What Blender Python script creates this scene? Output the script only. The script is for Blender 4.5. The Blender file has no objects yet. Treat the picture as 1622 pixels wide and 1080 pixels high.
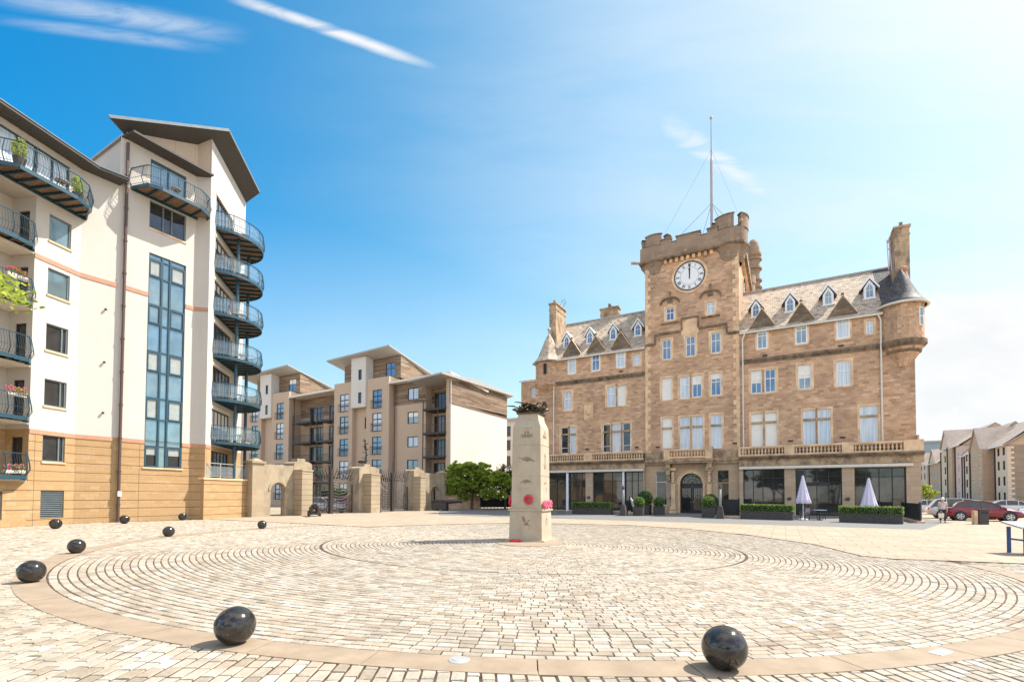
import bpy, bmesh, math, random
import numpy as np
from mathutils import Vector, Matrix
R = math.radians
random.seed(7)
scene = bpy.context.scene
COL = scene.collection

# ------------------------------------------------------------------ camera
cam_data = bpy.data.cameras.new("camera")
cam = bpy.data.objects.new("camera", cam_data)
COL.objects.link(cam)
scene.camera = cam
cam_data.sensor_fit = 'HORIZONTAL'
cam_data.sensor_width = 36.0
cam_data.lens = 17.213
cam_data.shift_x = 0.0
cam_data.shift_y = 0.1374
cam_data.clip_start = 0.1
cam_data.clip_end = 3000
_p, _r = 0.028211, 0.004763
_fw = Vector((0, math.cos(_p), math.sin(_p))); _up = Vector((0, -math.sin(_p), math.cos(_p))); _rt = Vector((1, 0, 0))
_rt2 = _rt*math.cos(_r) + _up*math.sin(_r); _up2 = _up*math.cos(_r) - _rt*math.sin(_r)
cam.matrix_world = Matrix(((_rt2.x, _up2.x, -_fw.x, 0), (_rt2.y, _up2.y, -_fw.y, 0), (_rt2.z, _up2.z, -_fw.z, 1.7), (0, 0, 0, 1)))
scene.render.resolution_x = 1024
scene.render.resolution_y = 681

# ------------------------------------------------------------------ light
SUN_AZ = Vector((0.965, 0.26, 0)).normalized()
SUN_EL = R(52)
scene.view_settings.view_transform = 'Standard'
scene.view_settings.look = 'None'
scene.view_settings.gamma = 1
scene.view_settings.exposure = 1.6
sun_d = bpy.data.lights.new("sun", 'SUN')
sun_d.energy = 2.7
sun_d.angle = R(0.5)
sun_d.color = (1.0, 0.95, 0.88)
sun = bpy.data.objects.new("sun", sun_d)
COL.objects.link(sun)
_sd = Vector((SUN_AZ.x*math.cos(SUN_EL), SUN_AZ.y*math.cos(SUN_EL), math.sin(SUN_EL)))
sun.rotation_euler = _sd.to_track_quat('Z', 'Y').to_euler()
sun.location = _sd*60

world = bpy.data.worlds.new("World")
scene.world = world
world.use_nodes = True
wt = world.node_tree
wt.nodes.clear()
def wn(t, **k):
    n = wt.nodes.new(t)
    for a, b in k.items(): setattr(n, a, b)
    return n
wout = wn('ShaderNodeOutputWorld'); wbg = wn('ShaderNodeBackground')
sky = wn('ShaderNodeTexSky')
sky.sky_type = 'NISHITA'; sky.sun_disc = False
sky.sun_elevation = SUN_EL; sky.sun_rotation = math.atan2(SUN_AZ.x, SUN_AZ.y)
sky.air_density = 1.0; sky.dust_density = 1.2; sky.ozone_density = 2.5; sky.altitude = 10
wbg.inputs['Strength'].default_value = 0.15
tc = wn('ShaderNodeTexCoord')
hsv = wn('ShaderNodeHueSaturation'); hsv.inputs['Saturation'].default_value = 1.2
wt.links.new(sky.outputs[0], hsv.inputs['Color'])
sep = wn('ShaderNodeSeparateXYZ'); wt.links.new(tc.outputs['Generated'], sep.inputs[0])
def wmath(op, a, b=None, clamp=False):
    n = wn('ShaderNodeMath', operation=op); n.use_clamp = clamp
    for i, v in enumerate((a, b)):
        if v is None: continue
        if isinstance(v, (int, float)): n.inputs[i].default_value = v
        else: wt.links.new(v, n.inputs[i])
    return n.outputs[0]
def wramp(v, a, b, to0=0.0, to1=1.0):
    n = wn('ShaderNodeMapRange'); n.interpolation_type = 'SMOOTHSTEP'
    wt.links.new(v, n.inputs['Value'])
    n.inputs['From Min'].default_value = a; n.inputs['From Max'].default_value = b
    n.inputs['To Min'].default_value = to0; n.inputs['To Max'].default_value = to1
    return n.outputs['Result']
# cloud layer: project the view direction on a high plane, so that clouds stretch towards the horizon
zc = wmath('MAXIMUM', sep.outputs['Z'], 0.03)
zc = wmath('ADD', zc, 0.10)
px = wmath('DIVIDE', sep.outputs['X'], zc); py = wmath('DIVIDE', sep.outputs['Y'], zc)
cmb = wn('ShaderNodeCombineXYZ'); wt.links.new(px, cmb.inputs['X']); wt.links.new(py, cmb.inputs['Y'])
# azimuth measured from +Y towards +X
az = wmath('ARCTAN2', sep.outputs['X'], sep.outputs['Y'])
def wnoise(vec, scale, detail, dist=0.0, rough=0.5, loc=(0, 0, 0), scl=(1, 1, 1), rot=0):
    m = wn('ShaderNodeMapping'); m.inputs['Location'].default_value = loc; m.inputs['Scale'].default_value = scl
    m.inputs['Rotation'].default_value = (0, 0, rot)
    wt.links.new(vec, m.inputs['Vector'])
    n = wn('ShaderNodeTexNoise'); n.inputs['Scale'].default_value = scale; n.inputs['Detail'].default_value = detail
    n.inputs['Roughness'].default_value = rough; n.inputs['Distortion'].default_value = dist
    wt.links.new(m.outputs[0], n.inputs['Vector'])
    return n.outputs['Fac']
def wmix(f, a, b, mode='MIX'):
    n = wn('ShaderNodeMix', data_type='RGBA', blend_type=mode)
    for s_, v in ((n.inputs[0], f), (n.inputs[6], a), (n.inputs[7], b)):
        if isinstance(v, (int, float)): s_.default_value = v
        elif isinstance(v, tuple): s_.default_value = (*v, 1)
        else: wt.links.new(v, s_)
    return n.outputs[2]
azn = wn('ShaderNodeMapRange'); wt.links.new(az, azn.inputs[0]); azn.inputs[1].default_value = -0.85; azn.inputs[2].default_value = 0.95
rampc = wn('ShaderNodeValToRGB'); wt.links.new(azn.outputs[0], rampc.inputs[0]); e = rampc.color_ramp.elements
while len(e) < 4: e.new(.5)
for k, (p_, c_) in enumerate(((0.0, (.05, .50, .56)), (.35, (.28, .58, .52)), (.62, (.58, .66, .51)), (1.0, (.58, .56, .46)))):
    e[k].position = p_; e[k].color = (*c_, 1)
front = wramp(sep.outputs['Y'], -0.25, 0.25)
tint = wmix(front, (.55, .62, .66), rampc.outputs[0])
base = wmix(1.0, hsv.outputs['Color'], tint, 'MULTIPLY')
# flat sky coordinates in front: tx to the right, tz up
yy = wmath('MAXIMUM', sep.outputs['Y'], 0.05)
tx = wmath('DIVIDE', sep.outputs['X'], yy); tz = wmath('DIVIDE', sep.outputs['Z'], yy)
tv = wn('ShaderNodeCombineXYZ'); wt.links.new(tx, tv.inputs[0]); wt.links.new(tz, tv.inputs[1]); tv = tv.outputs[0]
WHITE = (2.2, 2.23, 2.25)
# veil thickening to the right, drawn out in rising streaks
st = wnoise(tv, 2.2, 7, 0.3, 0.6, (0.3, 0.1, 0), (0.55, 2.2, 1), R(-14))
veil = wmath('MULTIPLY', wramp(tx, -0.75, 1.15, 0.0, 0.66), wramp(st, 0.28, 0.72, 0.35, 1.0))
# long wisp, upper middle
def streak(x0, z0, x1, z1, w, seed, amt):
    L_ = math.hypot(x1-x0, z1-z0); dx, dz = (x1-x0)/L_, (z1-z0)/L_
    along = wmath('ADD', wmath('MULTIPLY', wmath('SUBTRACT', tx, x0), dx), wmath('MULTIPLY', wmath('SUBTRACT', tz, z0), dz))
    across = wmath('ADD', wmath('MULTIPLY', wmath('SUBTRACT', tx, x0), -dz), wmath('MULTIPLY', wmath('SUBTRACT', tz, z0), dx))
    n1 = wnoise(tv, 3.0, 6, 0.6, 0.6, (seed, 0, 0), (.5, 2.5, 1), math.atan2(-dz, dx))
    across = wmath('ADD', across, wmath('MULTIPLY', wmath('SUBTRACT', n1, 0.5), w*1.1))
    m1 = wramp(wmath('ABSOLUTE', across), 0, w, 1, 0)
    m2 = wmath('MULTIPLY', wramp(along, -.1, L_*.3), wramp(along, L_*.65, L_*1.05, 1, 0))
    n2 = wramp(wnoise(tv, 7, 8, 0.8, 0.65, (seed+2, 1, 0), (.6, 2.6, 1), math.atan2(-dz, dx)), .2, .62)
    return wmath('MULTIPLY', wmath('MULTIPLY', m1, m2), wmath('MULTIPLY', n2, amt))
w1 = streak(-.60, 1.05, -.14, .885, .019, 1.0, .95)
w2 = wmath('MAXIMUM', streak(-1.1, 1.05, -.55, .96, .035, 5.0, .5), streak(-1.05, .99, -.6, .93, .02, 15.0, .35))
w3 = streak(.33, .77, .56, .60, .05, 9.0, .9)
# cumulus low on the right
cn = wnoise(tv, 3.2, 9, 0.35, 0.58, (2.1, 0.7, 0), (1, 1.7, 1))
cm = wmath('MULTIPLY', wramp(cn, .30, .44), wmath('MULTIPLY', wramp(tx, .68, .86), wramp(wmath('ADD', tz, wmath('MULTIPLY', cn, .3)), .66, .52)))
low = wramp(tz, .34, .02, 0, .55)
low = wmath('MAXIMUM', wmath('MULTIPLY', low, wramp(tx, -.1, .9)), wramp(tz, .65, .0, 0, .6))
cf = wmath('MAXIMUM', wmath('MAXIMUM', veil, wmath('MAXIMUM', w1, w2)), wmath('MAXIMUM', wmath('MAXIMUM', w3, cm), low))
cf = wmath('MULTIPLY', cf, front)
shade = wramp(wnoise(tv, 5.0, 6, .2, .6, (0, 4, 0), (1, 2.2, 1)), .35, .7)
cwhite = wmix(wmath('MULTIPLY', shade, wramp(tz, .60, .35, .0, .85)), WHITE, (2.0, 2.05, 2.1))
col = wmix(cf, base, cwhite)
# unseen broken cloud added behind the camera as fill light
bn = wnoise(cmb.outputs[0], 0.9, 7, 0.3, 0.55, (3, 7, 0))
bc = wmath('MULTIPLY', wramp(bn, .44, .60), wmath('SUBTRACT', 1.0, front))
col = wmix(wmath('MULTIPLY', bc, .9), col, (4.6, 4.4, 4.1))
wt.links.new(col, wbg.inputs['Color']); wt.links.new(wbg.outputs[0], wout.inputs[0])


# ------------------------------------------------------------------ node helpers
class NT:
    def __init__(s, name):
        s.m = bpy.data.materials.new(name); s.m.use_nodes = True
        s.t = s.m.node_tree; s.b = s.t.nodes['Principled BSDF']; s.o = s.t.nodes['Material Output']
    def n(s, typ, **k):
        x = s.t.nodes.new(typ)
        for a, b in k.items(): setattr(x, a, b)
        return x
    def l(s, a, b): s.t.links.new(a, b)
    def sv(s, sock, v):
        if hasattr(v, 'is_linked') or isinstance(v, bpy.types.NodeSocket): s.l(v, sock)
        else: sock.default_value = v
    def math(s, op, a, b=None, clamp=False):
        x = s.n('ShaderNodeMath', operation=op); x.use_clamp = clamp
        s.sv(x.inputs[0], a)
        if b is not None: s.sv(x.inputs[1], b)
        return x.outputs[0]
    def noise(s, vec, scale, detail=4, rough=0.55, dist=0.0, scl=None, col=False):
        if scl:
            m = s.n('ShaderNodeMapping'); m.inputs['Scale'].default_value = scl; s.l(vec, m.inputs['Vector']); vec = m.outputs[0]
        x = s.n('ShaderNodeTexNoise'); s.l(vec, x.inputs['Vector'])
        x.inputs['Scale'].default_value = scale; x.inputs['Detail'].default_value = detail
        x.inputs['Roughness'].default_value = rough; x.inputs['Distortion'].default_value = dist
        return x.outputs['Color'] if col else x.outputs['Fac']
    def ramp(s, v, *stops):
        x = s.n('ShaderNodeValToRGB'); s.l(v, x.inputs[0]); e = x.color_ramp.elements
        while len(e) < len(stops): e.new(0.5)
        for k, (p, c) in enumerate(stops):
            e[k].position = p; e[k].color = (*c, 1) if len(c) == 3 else c
        return x.outputs[0]
    def mix(s, f, a, b, mode='MIX'):
        x = s.n('ShaderNodeMix', data_type='RGBA', blend_type=mode)
        s.sv(x.inputs[0], f)
        for i, v in ((6, a), (7, b)):
            if isinstance(v, (tuple, list)): x.inputs[i].default_value = (*v, 1) if len(v) == 3 else v
            else: s.l(v, x.inputs[i])
        return x.outputs[2]
    def bump(s, h, strength=0.3, dist=0.02):
        x = s.n('ShaderNodeBump'); x.inputs['Strength'].default_value = strength; x.inputs['Distance'].default_value = dist
        s.l(h, x.inputs['Height']); s.l(x.outputs[0], s.b.inputs['Normal']); return x
    def rand(s): return s.n('ShaderNodeNewGeometry').outputs['Random Per Island']
    @property
    def uv(s): return s.n('ShaderNodeTexCoord').outputs['UV']
    @property
    def ob(s): return s.n('ShaderNodeTexCoord').outputs['Object']

MAT = {}
def plain(name, col, rough=0.6, metal=0.0, spec=0.5, var=0.12, nscale=3.0, bump=0.0, coat=0.0):
    if name in MAT: return MAT[name]
    N = NT(name); b = N.b
    v = N.noise(N.ob, nscale, 5)
    lo = tuple(c*(1-var) for c in col); hi = tuple(min(1, c*(1+var)) for c in col)
    N.l(N.ramp(v, (0.3, lo), (0.7, hi)), b.inputs['Base Color'])
    b.inputs['Roughness'].default_value = rough; b.inputs['Metallic'].default_value = metal
    b.inputs['Specular IOR Level'].default_value = spec; b.inputs['Coat Weight'].default_value = coat
    if bump: N.bump(N.noise(N.ob, nscale*8, 4), bump, 0.01)
    MAT[name] = N.m; return N.m

def masonry(name, cols, mortar, bw, bh, msize=0.012, rough=0.85, bump=0.4, off=0.5, dirt=0.35, dirtcol=(.12, .09, .07), streak=True, sq=1.0, bias=0.0):
    """coursed stone / brick from the metre UVs"""
    N = NT(name); b = N.b
    uv = N.uv
    # random colour per block: rebuild the brick cell index
    sp = N.n('ShaderNodeSeparateXYZ'); N.l(uv, sp.inputs[0])
    jit = N.noise(uv, 1.5, 2)
    y = N.math('DIVIDE', sp.outputs['Y'], bh); row = N.math('FLOOR', y)
    x = N.math('DIVIDE', sp.outputs['X'], bw)
    sh = N.math('MULTIPLY', N.math('FRACT', N.math('MULTIPLY', row, 0.5 if sq == 1.0 else 0.37)), 1.0)
    x = N.math('ADD', x, sh); cell = N.math('FLOOR', x)
    cv = N.n('ShaderNodeCombineXYZ'); N.l(cell, cv.inputs[0]); N.l(row, cv.inputs[1])
    wn_ = N.n('ShaderNodeTexWhiteNoise', noise_dimensions='2D'); N.l(cv.outputs[0], wn_.inputs['Vector'])
    k = len(cols)
    c = N.ramp(wn_.outputs['Value'], *[(i/(k-1), cc) for i, cc in enumerate(cols)])
    fx = N.math('FRACT', x); fy = N.math('FRACT', y)
    ex = N.math('MULTIPLY', N.math('SUBTRACT', 0.5, N.math('ABSOLUTE', N.math('SUBTRACT', fx, 0.5))), bw)
    ey = N.math('MULTIPLY', N.math('SUBTRACT', 0.5, N.math('ABSOLUTE', N.math('SUBTRACT', fy, 0.5))), bh)
    ed = N.math('MINIMUM', ex, ey)
    mr = N.n('ShaderNodeMapRange'); N.l(ed, mr.inputs[0]); mr.inputs[1].default_value = msize*0.4; mr.inputs[2].default_value = msize
    m = mr.outputs[0]
    c = N.mix(m, mortar, c)
    big = N.noise(uv, 0.35, 6, 0.6)
    c = N.mix(N.math('MULTIPLY', N.ramp(big, (0.42, (0, 0, 0)), (0.68, (1, 1, 1))), dirt), c, dirtcol, 'MIX')
    if streak:
        st = N.noise(uv, 1.0, 5, 0.6, scl=(0.7, 3.5, 1))
        c = N.mix(N.math('MULTIPLY', N.ramp(st, (0.5, (0, 0, 0)), (0.72, (1, 1, 1))), dirt*0.9), c, tuple(q*0.9 for q in cols[0]), 'MIX')
    fine = N.noise(uv, 14, 4)
    c = N.mix(0.35, c, N.ramp(fine, (0.3, (.35, .35, .35)), (0.7, (.65, .65, .65))), 'OVERLAY')
    N.l(c, b.inputs['Base Color']); b.inputs['Roughness'].default_value = rough
    b.inputs['Specular IOR Level'].default_value = 0.25
    h = N.math('ADD', N.math('MULTIPLY', m, 1.0), N.math('MULTIPLY', fine, 0.35))
    h = N.math('ADD', h, N.math('MULTIPLY', wn_.outputs['Value'], 0.25))
    N.bump(h, bump, 0.02)
    MAT[name] = N.m; return N.m

# ------------------------------------------------------------------ frames and mesh builder
class Fr:
    """vertical facade frame: u along the wall, n out of the wall (towards the square), z up"""
    def __init__(s, p, deg):
        a = R(deg); s.p = Vector((p[0], p[1], 0)); s.d = Vector((math.cos(a), math.sin(a), 0)); s.n = Vector((math.sin(a), -math.cos(a), 0)); s.a = a
    def P(s, u, n, z): return s.p + s.d*u + s.n*n + Vector((0, 0, z))
WF = Fr((0, 0), 0)     # world frame: u = x, n = -y
class WFr(Fr):
    def P(s, u, n, z): return Vector((u, n, z))
WF = WFr((0, 0), 0)

SPLIT = set('''ridge clock_rim finial window_surround string_course transom corbel wall_vent curtain juliet_balcony balcony_post string_band casement blind dark_pane mullion balustrade_pier post awning_case door_surround number_plaque gargoyle lintel wall_light column recess_floor cornice cornice_ledge ground_floor_wall wall roof gutter aerial flue_pipe stay_wire shade_band roof_edge tower wall_base timber_wall canopy_roof parapet_coping turret_cornice flowers penthouse_wall balcony_slab'''.split())
class MB:
    def __init__(s): s.v = []; s.f = []; s.mi = []; s.sm = []; s.k = 0; s.smooth = False; s.ch = []
    def add(s, vs, fs):
        o = len(s.v); s.v += [tuple(v) for v in vs]; s.ch.append((o, len(s.f), len(s.v), len(s.f)+len(fs)))
        for f in fs: s.f.append([o+i for i in f]); s.mi.append(s.k); s.sm.append(s.smooth)
        return s
    def quad(s, a, b, c, d): return s.add([a, b, c, d], [(0, 1, 2, 3)])
    def poly(s, pts): return s.add(pts, [tuple(range(len(pts)))])
    def box(s, F, u0, u1, n0, n1, z0, z1):
        P = F.P
        v = [P(u0, n0, z0), P(u1, n0, z0), P(u1, n1, z0), P(u0, n1, z0), P(u0, n0, z1), P(u1, n0, z1), P(u1, n1, z1), P(u0, n1, z1)]
        return s.add(v, [(0, 3, 2, 1), (4, 5, 6, 7), (0, 1, 5, 4), (1, 2, 6, 5), (2, 3, 7, 6), (3, 0, 4, 7)])
    def prism(s, pts, vec):
        n = len(pts); a = [Vector(p) for p in pts]; b = [p+Vector(vec) for p in a]
        return s.add(a+b, [tuple(range(n))[::-1], tuple(range(n, 2*n))] + [(i, (i+1) % n, n+(i+1) % n, n+i) for i in range(n)])
    def bar(s, a, b, w, h=None, up=(0, 0, 1)):
        a = Vector(a); b = Vector(b); h = h or w; d = (b-a).normalized(); up = Vector(up)
        if abs(d.dot(up)) > 0.95: up = Vector((1, 0, 0)) if abs(d.x) < .9 else Vector((0, 1, 0))
        x = d.cross(up).normalized()*w/2; y = x.cross(d).normalized()*h/2
        v = [a-x-y, a+x-y, a+x+y, a-x+y, b-x-y, b+x-y, b+x+y, b-x+y]
        return s.add(v, [(0, 3, 2, 1), (4, 5, 6, 7), (0, 1, 5, 4), (1, 2, 6, 5), (2, 3, 7, 6), (3, 0, 4, 7)])
    def tube(s, pts, r, seg=8, cap=True):
        pts = [Vector(p) for p in pts]; n = len(pts); rr = r if isinstance(r, (list, tuple)) else [r]*n
        rings = []; prev = None
        for i, p in enumerate(pts):
            d = (pts[min(i+1, n-1)]-pts[max(i-1, 0)]).normalized()
            if prev is None:
                up = Vector((0, 0, 1)) if abs(d.z) < .9 else Vector((1, 0, 0))
                x = d.cross(up).normalized()
            else:
                x = (prev-d*prev.dot(d)).normalized()
            prev = x; y = d.cross(x)
            rings.append([p+(x*math.cos(2*math.pi*k/seg)+y*math.sin(2*math.pi*k/seg))*rr[i] for k in range(seg)])
        o = [q for r_ in rings for q in r_]; fs = []
        for i in range(n-1):
            for k in range(seg):
                fs.append((i*seg+k, i*seg+(k+1) % seg, (i+1)*seg+(k+1) % seg, (i+1)*seg+k))
        if cap: fs += [tuple(range(seg))[::-1], tuple((n-1)*seg+k for k in range(seg))]
        return s.add(o, fs)
    def lathe(s, c, prof, seg=24, a0=0, a1=2*math.pi, cap=True):
        c = Vector(c); full = abs(a1-a0-2*math.pi) < 1e-6; m = seg if full else seg+1
        o = []
        for r, z in prof:
            for k in range(m):
                t = a0+(a1-a0)*k/seg; o.append(c+Vector((r*math.cos(t), r*math.sin(t), z)))
        fs = []
        for i in range(len(prof)-1):
            for k in range(seg):
                fs.append((i*m+k, i*m+(k+1) % m, (i+1)*m+(k+1) % m, (i+1)*m+k))
        if cap and full: fs += [tuple(range(m))[::-1], tuple((len(prof)-1)*m+k for k in range(m))]
        return s.add(o, fs)
    def sphere(s, c, r, seg=16, rings=10, sc=(1, 1, 1)):
        c = Vector(c); prof = []
        o = [c+Vector((0, 0, -r*sc[2]))]
        for i in range(1, rings):
            t = math.pi*i/rings
            for k in range(seg):
                a = 2*math.pi*k/seg; o.append(c+Vector((r*sc[0]*math.sin(t)*math.cos(a), r*sc[1]*math.sin(t)*math.sin(a), -r*sc[2]*math.cos(t))))
        o.append(c+Vector((0, 0, r*sc[2]))); fs = []
        for k in range(seg): fs.append((0, 1+(k+1) % seg, 1+k))
        for i in range(rings-2):
            for k in range(seg): fs.append((1+i*seg+k, 1+i*seg+(k+1) % seg, 1+(i+1)*seg+(k+1) % seg, 1+(i+1)*seg+k))
        l = len(o)-1
        for k in range(seg): fs.append((l, 1+(rings-2)*seg+k, 1+(rings-2)*seg+(k+1) % seg))
        return s.add(o, fs)
    def wall(s, F, u0, u1, z0, z1, holes=(), n=0.0, reveal=0.22, top=None):
        """front sheet with rectangular openings and their reveals. top: f(u)->z for a sloping head"""
        us = sorted({round(x, 4) for x in [u0, u1]+[h[0] for h in holes]+[h[1] for h in holes] if u0-1e-6 <= x <= u1+1e-6})
        zs = sorted({round(x, 4) for x in [z0, z1]+[h[2] for h in holes]+[h[3] for h in holes] if z0-1e-6 <= x <= z1+1e-6})
        for i in range(len(us)-1):
            # merge vertically where possible
            run = None
            for j in range(len(zs)-1):
                cu = (us[i]+us[i+1])/2; cz = (zs[j]+zs[j+1])/2
                hole = any(h[0] < cu < h[1] and h[2] < cz < h[3] for h in holes)
                if not hole:
                    if run is None: run = zs[j]
                if hole or j == len(zs)-2:
                    e = zs[j] if hole else zs[j+1]
                    if run is not None and e > run:
                        s.quad(F.P(us[i], n, run), F.P(us[i+1], n, run), F.P(us[i+1], n, e), F.P(us[i], n, e))
                    run = None
        for h in holes:
            a, b, c, d = h[:4]; m = n-reveal; P = F.P
            s.quad(P(a, n, c), P(a, n, d), P(a, m, d), P(a, m, c)); s.quad(P(b, n, d), P(b, n, c), P(b, m, c), P(b, m, d))
            s.quad(P(a, n, d), P(b, n, d), P(b, m, d), P(a, m, d)); s.quad(P(b, n, c), P(a, n, c), P(a, m, c), P(b, m, c))
        return s
    def obj(s, name, mats, parent=None, loc=None):
        if parent is not None and name in SPLIT and len(s.ch) > 1:
            gs = s.clusters()
            if 1 < len(gs) <= 90:
                out = None
                for g in gs:
                    n = MB()
                    for c in g:
                        v0, f0, v1, f1 = s.ch[c]; off = len(n.v)-v0; n.v += s.v[v0:v1]; n.f += [[i+off for i in f] for f in s.f[f0:f1]]; n.mi += s.mi[f0:f1]; n.sm += s.sm[f0:f1]
                    out = n._obj(name, mats, parent, loc)
                return out
        return s._obj(name, mats, parent, loc)
    def clusters(s, tol=.04):
        bb = []
        for v0, f0, v1, f1 in s.ch:
            a = np.array(s.v[v0:v1]); bb.append((a.min(0)-tol/2, a.max(0)+tol/2))
        n = len(bb); par = list(range(n))
        def fd(i):
            while par[i] != i: par[i] = par[par[i]]; i = par[i]
            return i
        lo = np.array([b[0] for b in bb]); hi = np.array([b[1] for b in bb])
        for i in range(n):
            t = np.all((lo[i] <= hi) & (hi[i] >= lo), axis=1)
            for j in np.nonzero(t)[0]:
                a, b = fd(i), fd(int(j))
                if a != b: par[a] = b
        d = {}
        for i in range(n): d.setdefault(fd(i), []).append(i)
        return list(d.values())
    def _obj(s, name, mats, parent=None, loc=None):
        me = bpy.data.meshes.new(name)
        V = np.array(s.v, dtype=np.float64).reshape(-1, 3)
        org = Vector((0, 0, 0))
        if parent is not None: org = world_loc(parent)
        elif loc is not None: org = Vector(loc)
        V = V-np.array(org)
        me.from_pydata([tuple(x) for x in V], [], s.f)
        mats = mats if isinstance(mats, (list, tuple)) else [mats]
        for m in mats: me.materials.append(m)
        me.polygons.foreach_set('material_index', s.mi)
        me.polygons.foreach_set('use_smooth', s.sm)
        uvs(me, org)
        me.update()
        o = bpy.data.objects.new(name, me); COL.objects.link(o)
        if parent is not None: o.parent = parent
        else: o.location = org
        return o
def uvs(me, org=(0, 0, 0)):
    lay = me.uv_layers.new(name="UVMap")
    nv = len(me.vertices); co = np.empty(nv*3); me.vertices.foreach_get('co', co); co = co.reshape(-1, 3)+np.array(org)
    nl = len(me.loops); li = np.empty(nl, int); me.loops.foreach_get('vertex_index', li)
    npol = len(me.polygons); nr = np.empty(npol*3); me.polygons.foreach_get('normal', nr); nr = nr.reshape(-1, 3)
    ct = np.empty(npol, int); me.polygons.foreach_get('loop_total', ct)
    pi = np.repeat(np.arange(npol), ct); N = nr[pi]; C = co[li]
    hx = -N[:, 1]; hy = N[:, 0]; L = np.hypot(hx, hy); flat = L < 0.55
    Ls = np.where(L < 1e-6, 1, L); hx = hx/Ls; hy = hy/Ls
    u = C[:, 0]*hx+C[:, 1]*hy; sl = np.maximum(L, 0.2); v = C[:, 2]/np.where(flat, 1, sl)
    ca, sa = math.cos(R(-29.18)), math.sin(R(-29.18))
    u = np.where(flat, C[:, 0]*ca+C[:, 1]*sa, u); v = np.where(flat, -C[:, 0]*sa+C[:, 1]*ca, v)
    lay.data.foreach_set('uv', np.stack([u, v], 1).ravel())
def world_loc(o):
    l = Vector((0, 0, 0))
    while o is not None: l += Vector(o.location); o = o.parent
    return l
def tag(o, label=None, cat=None, group=None, kind=None):
    if label: o['label'] = label
    if cat: o['category'] = cat
    if group: o['group'] = group
    if kind: o['kind'] = kind
    return o
def thing(name, loc, label, cat, group=None):
    o = bpy.data.objects.new(name, None); COL.objects.link(o); o.location = loc; o.empty_display_size = 0.2
    return tag(o, label, cat, group)
def copy_tree(o, parent=None):
    c = o.copy(); COL.objects.link(c)
    c.parent = parent
    for ch in [x for x in bpy.data.objects if x.parent == o]: copy_tree(ch, c)
    return c
def put(o, x, y, z=0, rz=0):
    o.location = (x, y, z); o.rotation_euler = (0, 0, rz); return o

# ------------------------------------------------------------------ materials
def sett_mat():
    N = NT('granite setts'); b = N.b
    c = N.ramp(N.rand(), (0.0, (.27, .215, .15)), (0.25, (.36, .31, .24)), (0.55, (.41, .37, .295)), (0.8, (.365, .29, .21)), (1.0, (.48, .45, .38)))
    f = N.noise(N.ob, 28, 5, 0.6)
    c = N.mix(0.5, c, N.ramp(f, (0.3, (.34, .33, .32)), (0.7, (.66, .66, .66))), 'OVERLAY')
    g = N.noise(N.ob, 0.5, 5)
    c = N.mix(N.math('MULTIPLY', N.ramp(g, (.45, (0, 0, 0)), (.7, (1, 1, 1))), .25), c, (.55, .42, .30))
    g2 = N.noise(N.ob, 2.2, 6, .65)
    c = N.mix(N.math('MULTIPLY', N.ramp(g2, (.47, (0, 0, 0)), (.68, (1, 1, 1))), .5), c, (.18, .14, .10))
    N.l(c, b.inputs['Base Color']); b.inputs['Roughness'].default_value = 0.75; b.inputs['Specular IOR Level'].default_value = 0.3
    N.bump(f, 0.35, 0.01); return N.m
M_sett = sett_mat()
M_joint = plain('joint grit', (.075, .048, .03), .95, var=.75, nscale=5, bump=.5)
M_kerb = plain('kerb sandstone', (.30, .225, .15), .85, var=.16, nscale=3, bump=.25)
M_paving = masonry('sandstone paving', [(.34, .265, .185), (.39, .31, .225), (.36, .285, .2), (.42, .34, .25)], (.16, .12, .085), 1.1, .75, .02, .85, .2, dirt=.18, dirtcol=(.36, .27, .18), streak=False)
M_tarmac = plain('grey tarmac', (.17, .165, .15), .9, var=.15, nscale=5, bump=.3)
M_stone = masonry('hotel rubble stone', [(.43, .255, .15), (.63, .39, .235), (.70, .455, .28), (.53, .325, .195), (.76, .53, .34)], (.56, .37, .235), .46, .215, .016, .88, .5, dirt=.5, dirtcol=(.22, .135, .09), sq=2)
M_dress = plain('dressed sandstone', (.72, .49, .29), .85, var=.28, nscale=1.2, bump=.2)
M_ashlar = masonry('ashlar sandstone', [(.50, .36, .235), (.57, .42, .28), (.53, .385, .255)], (.30, .22, .15), 1.0, .38, .01, .85, .2, dirt=.25, dirtcol=(.2, .14, .09))
def sooty(name, base, dark, amt=.6):
    N = NT(name); v = N.noise(N.ob, 1.6, 6, .65, scl=(1, 1, .6))
    c = N.mix(N.math('MULTIPLY', N.ramp(v, (.42, (0, 0, 0)), (.62, (1, 1, 1))), amt), base, dark)
    N.l(c, N.b.inputs['Base Color']); N.b.inputs['Roughness'].default_value = .9; N.bump(N.noise(N.ob, 12, 4), .3, .02)
    MAT[name] = N.m; return N.m
M_cornice = sooty('weathered cornice stone', (.52, .37, .225), (.10, .075, .055), .7)
M_soot = sooty('dark weathered gable stone', (.22, .165, .11), (.10, .08, .06), .6)
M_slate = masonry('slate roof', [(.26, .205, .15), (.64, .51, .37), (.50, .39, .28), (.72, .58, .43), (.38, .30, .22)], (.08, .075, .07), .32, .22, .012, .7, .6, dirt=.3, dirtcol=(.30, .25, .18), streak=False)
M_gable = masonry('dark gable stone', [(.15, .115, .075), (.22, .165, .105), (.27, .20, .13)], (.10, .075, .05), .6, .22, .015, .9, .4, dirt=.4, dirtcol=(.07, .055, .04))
M_slateShade = masonry('slate with painted shade', [(.045, .045, .05), (.085, .08, .08), (.13, .12, .11), (.06, .06, .065)], (.03, .03, .03), .3, .2, .012, .6, .6, dirt=.2, dirtcol=(.2, .17, .13), streak=False)  # slate darkened to carry the shade on cone, gable slopes and roof end
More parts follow.
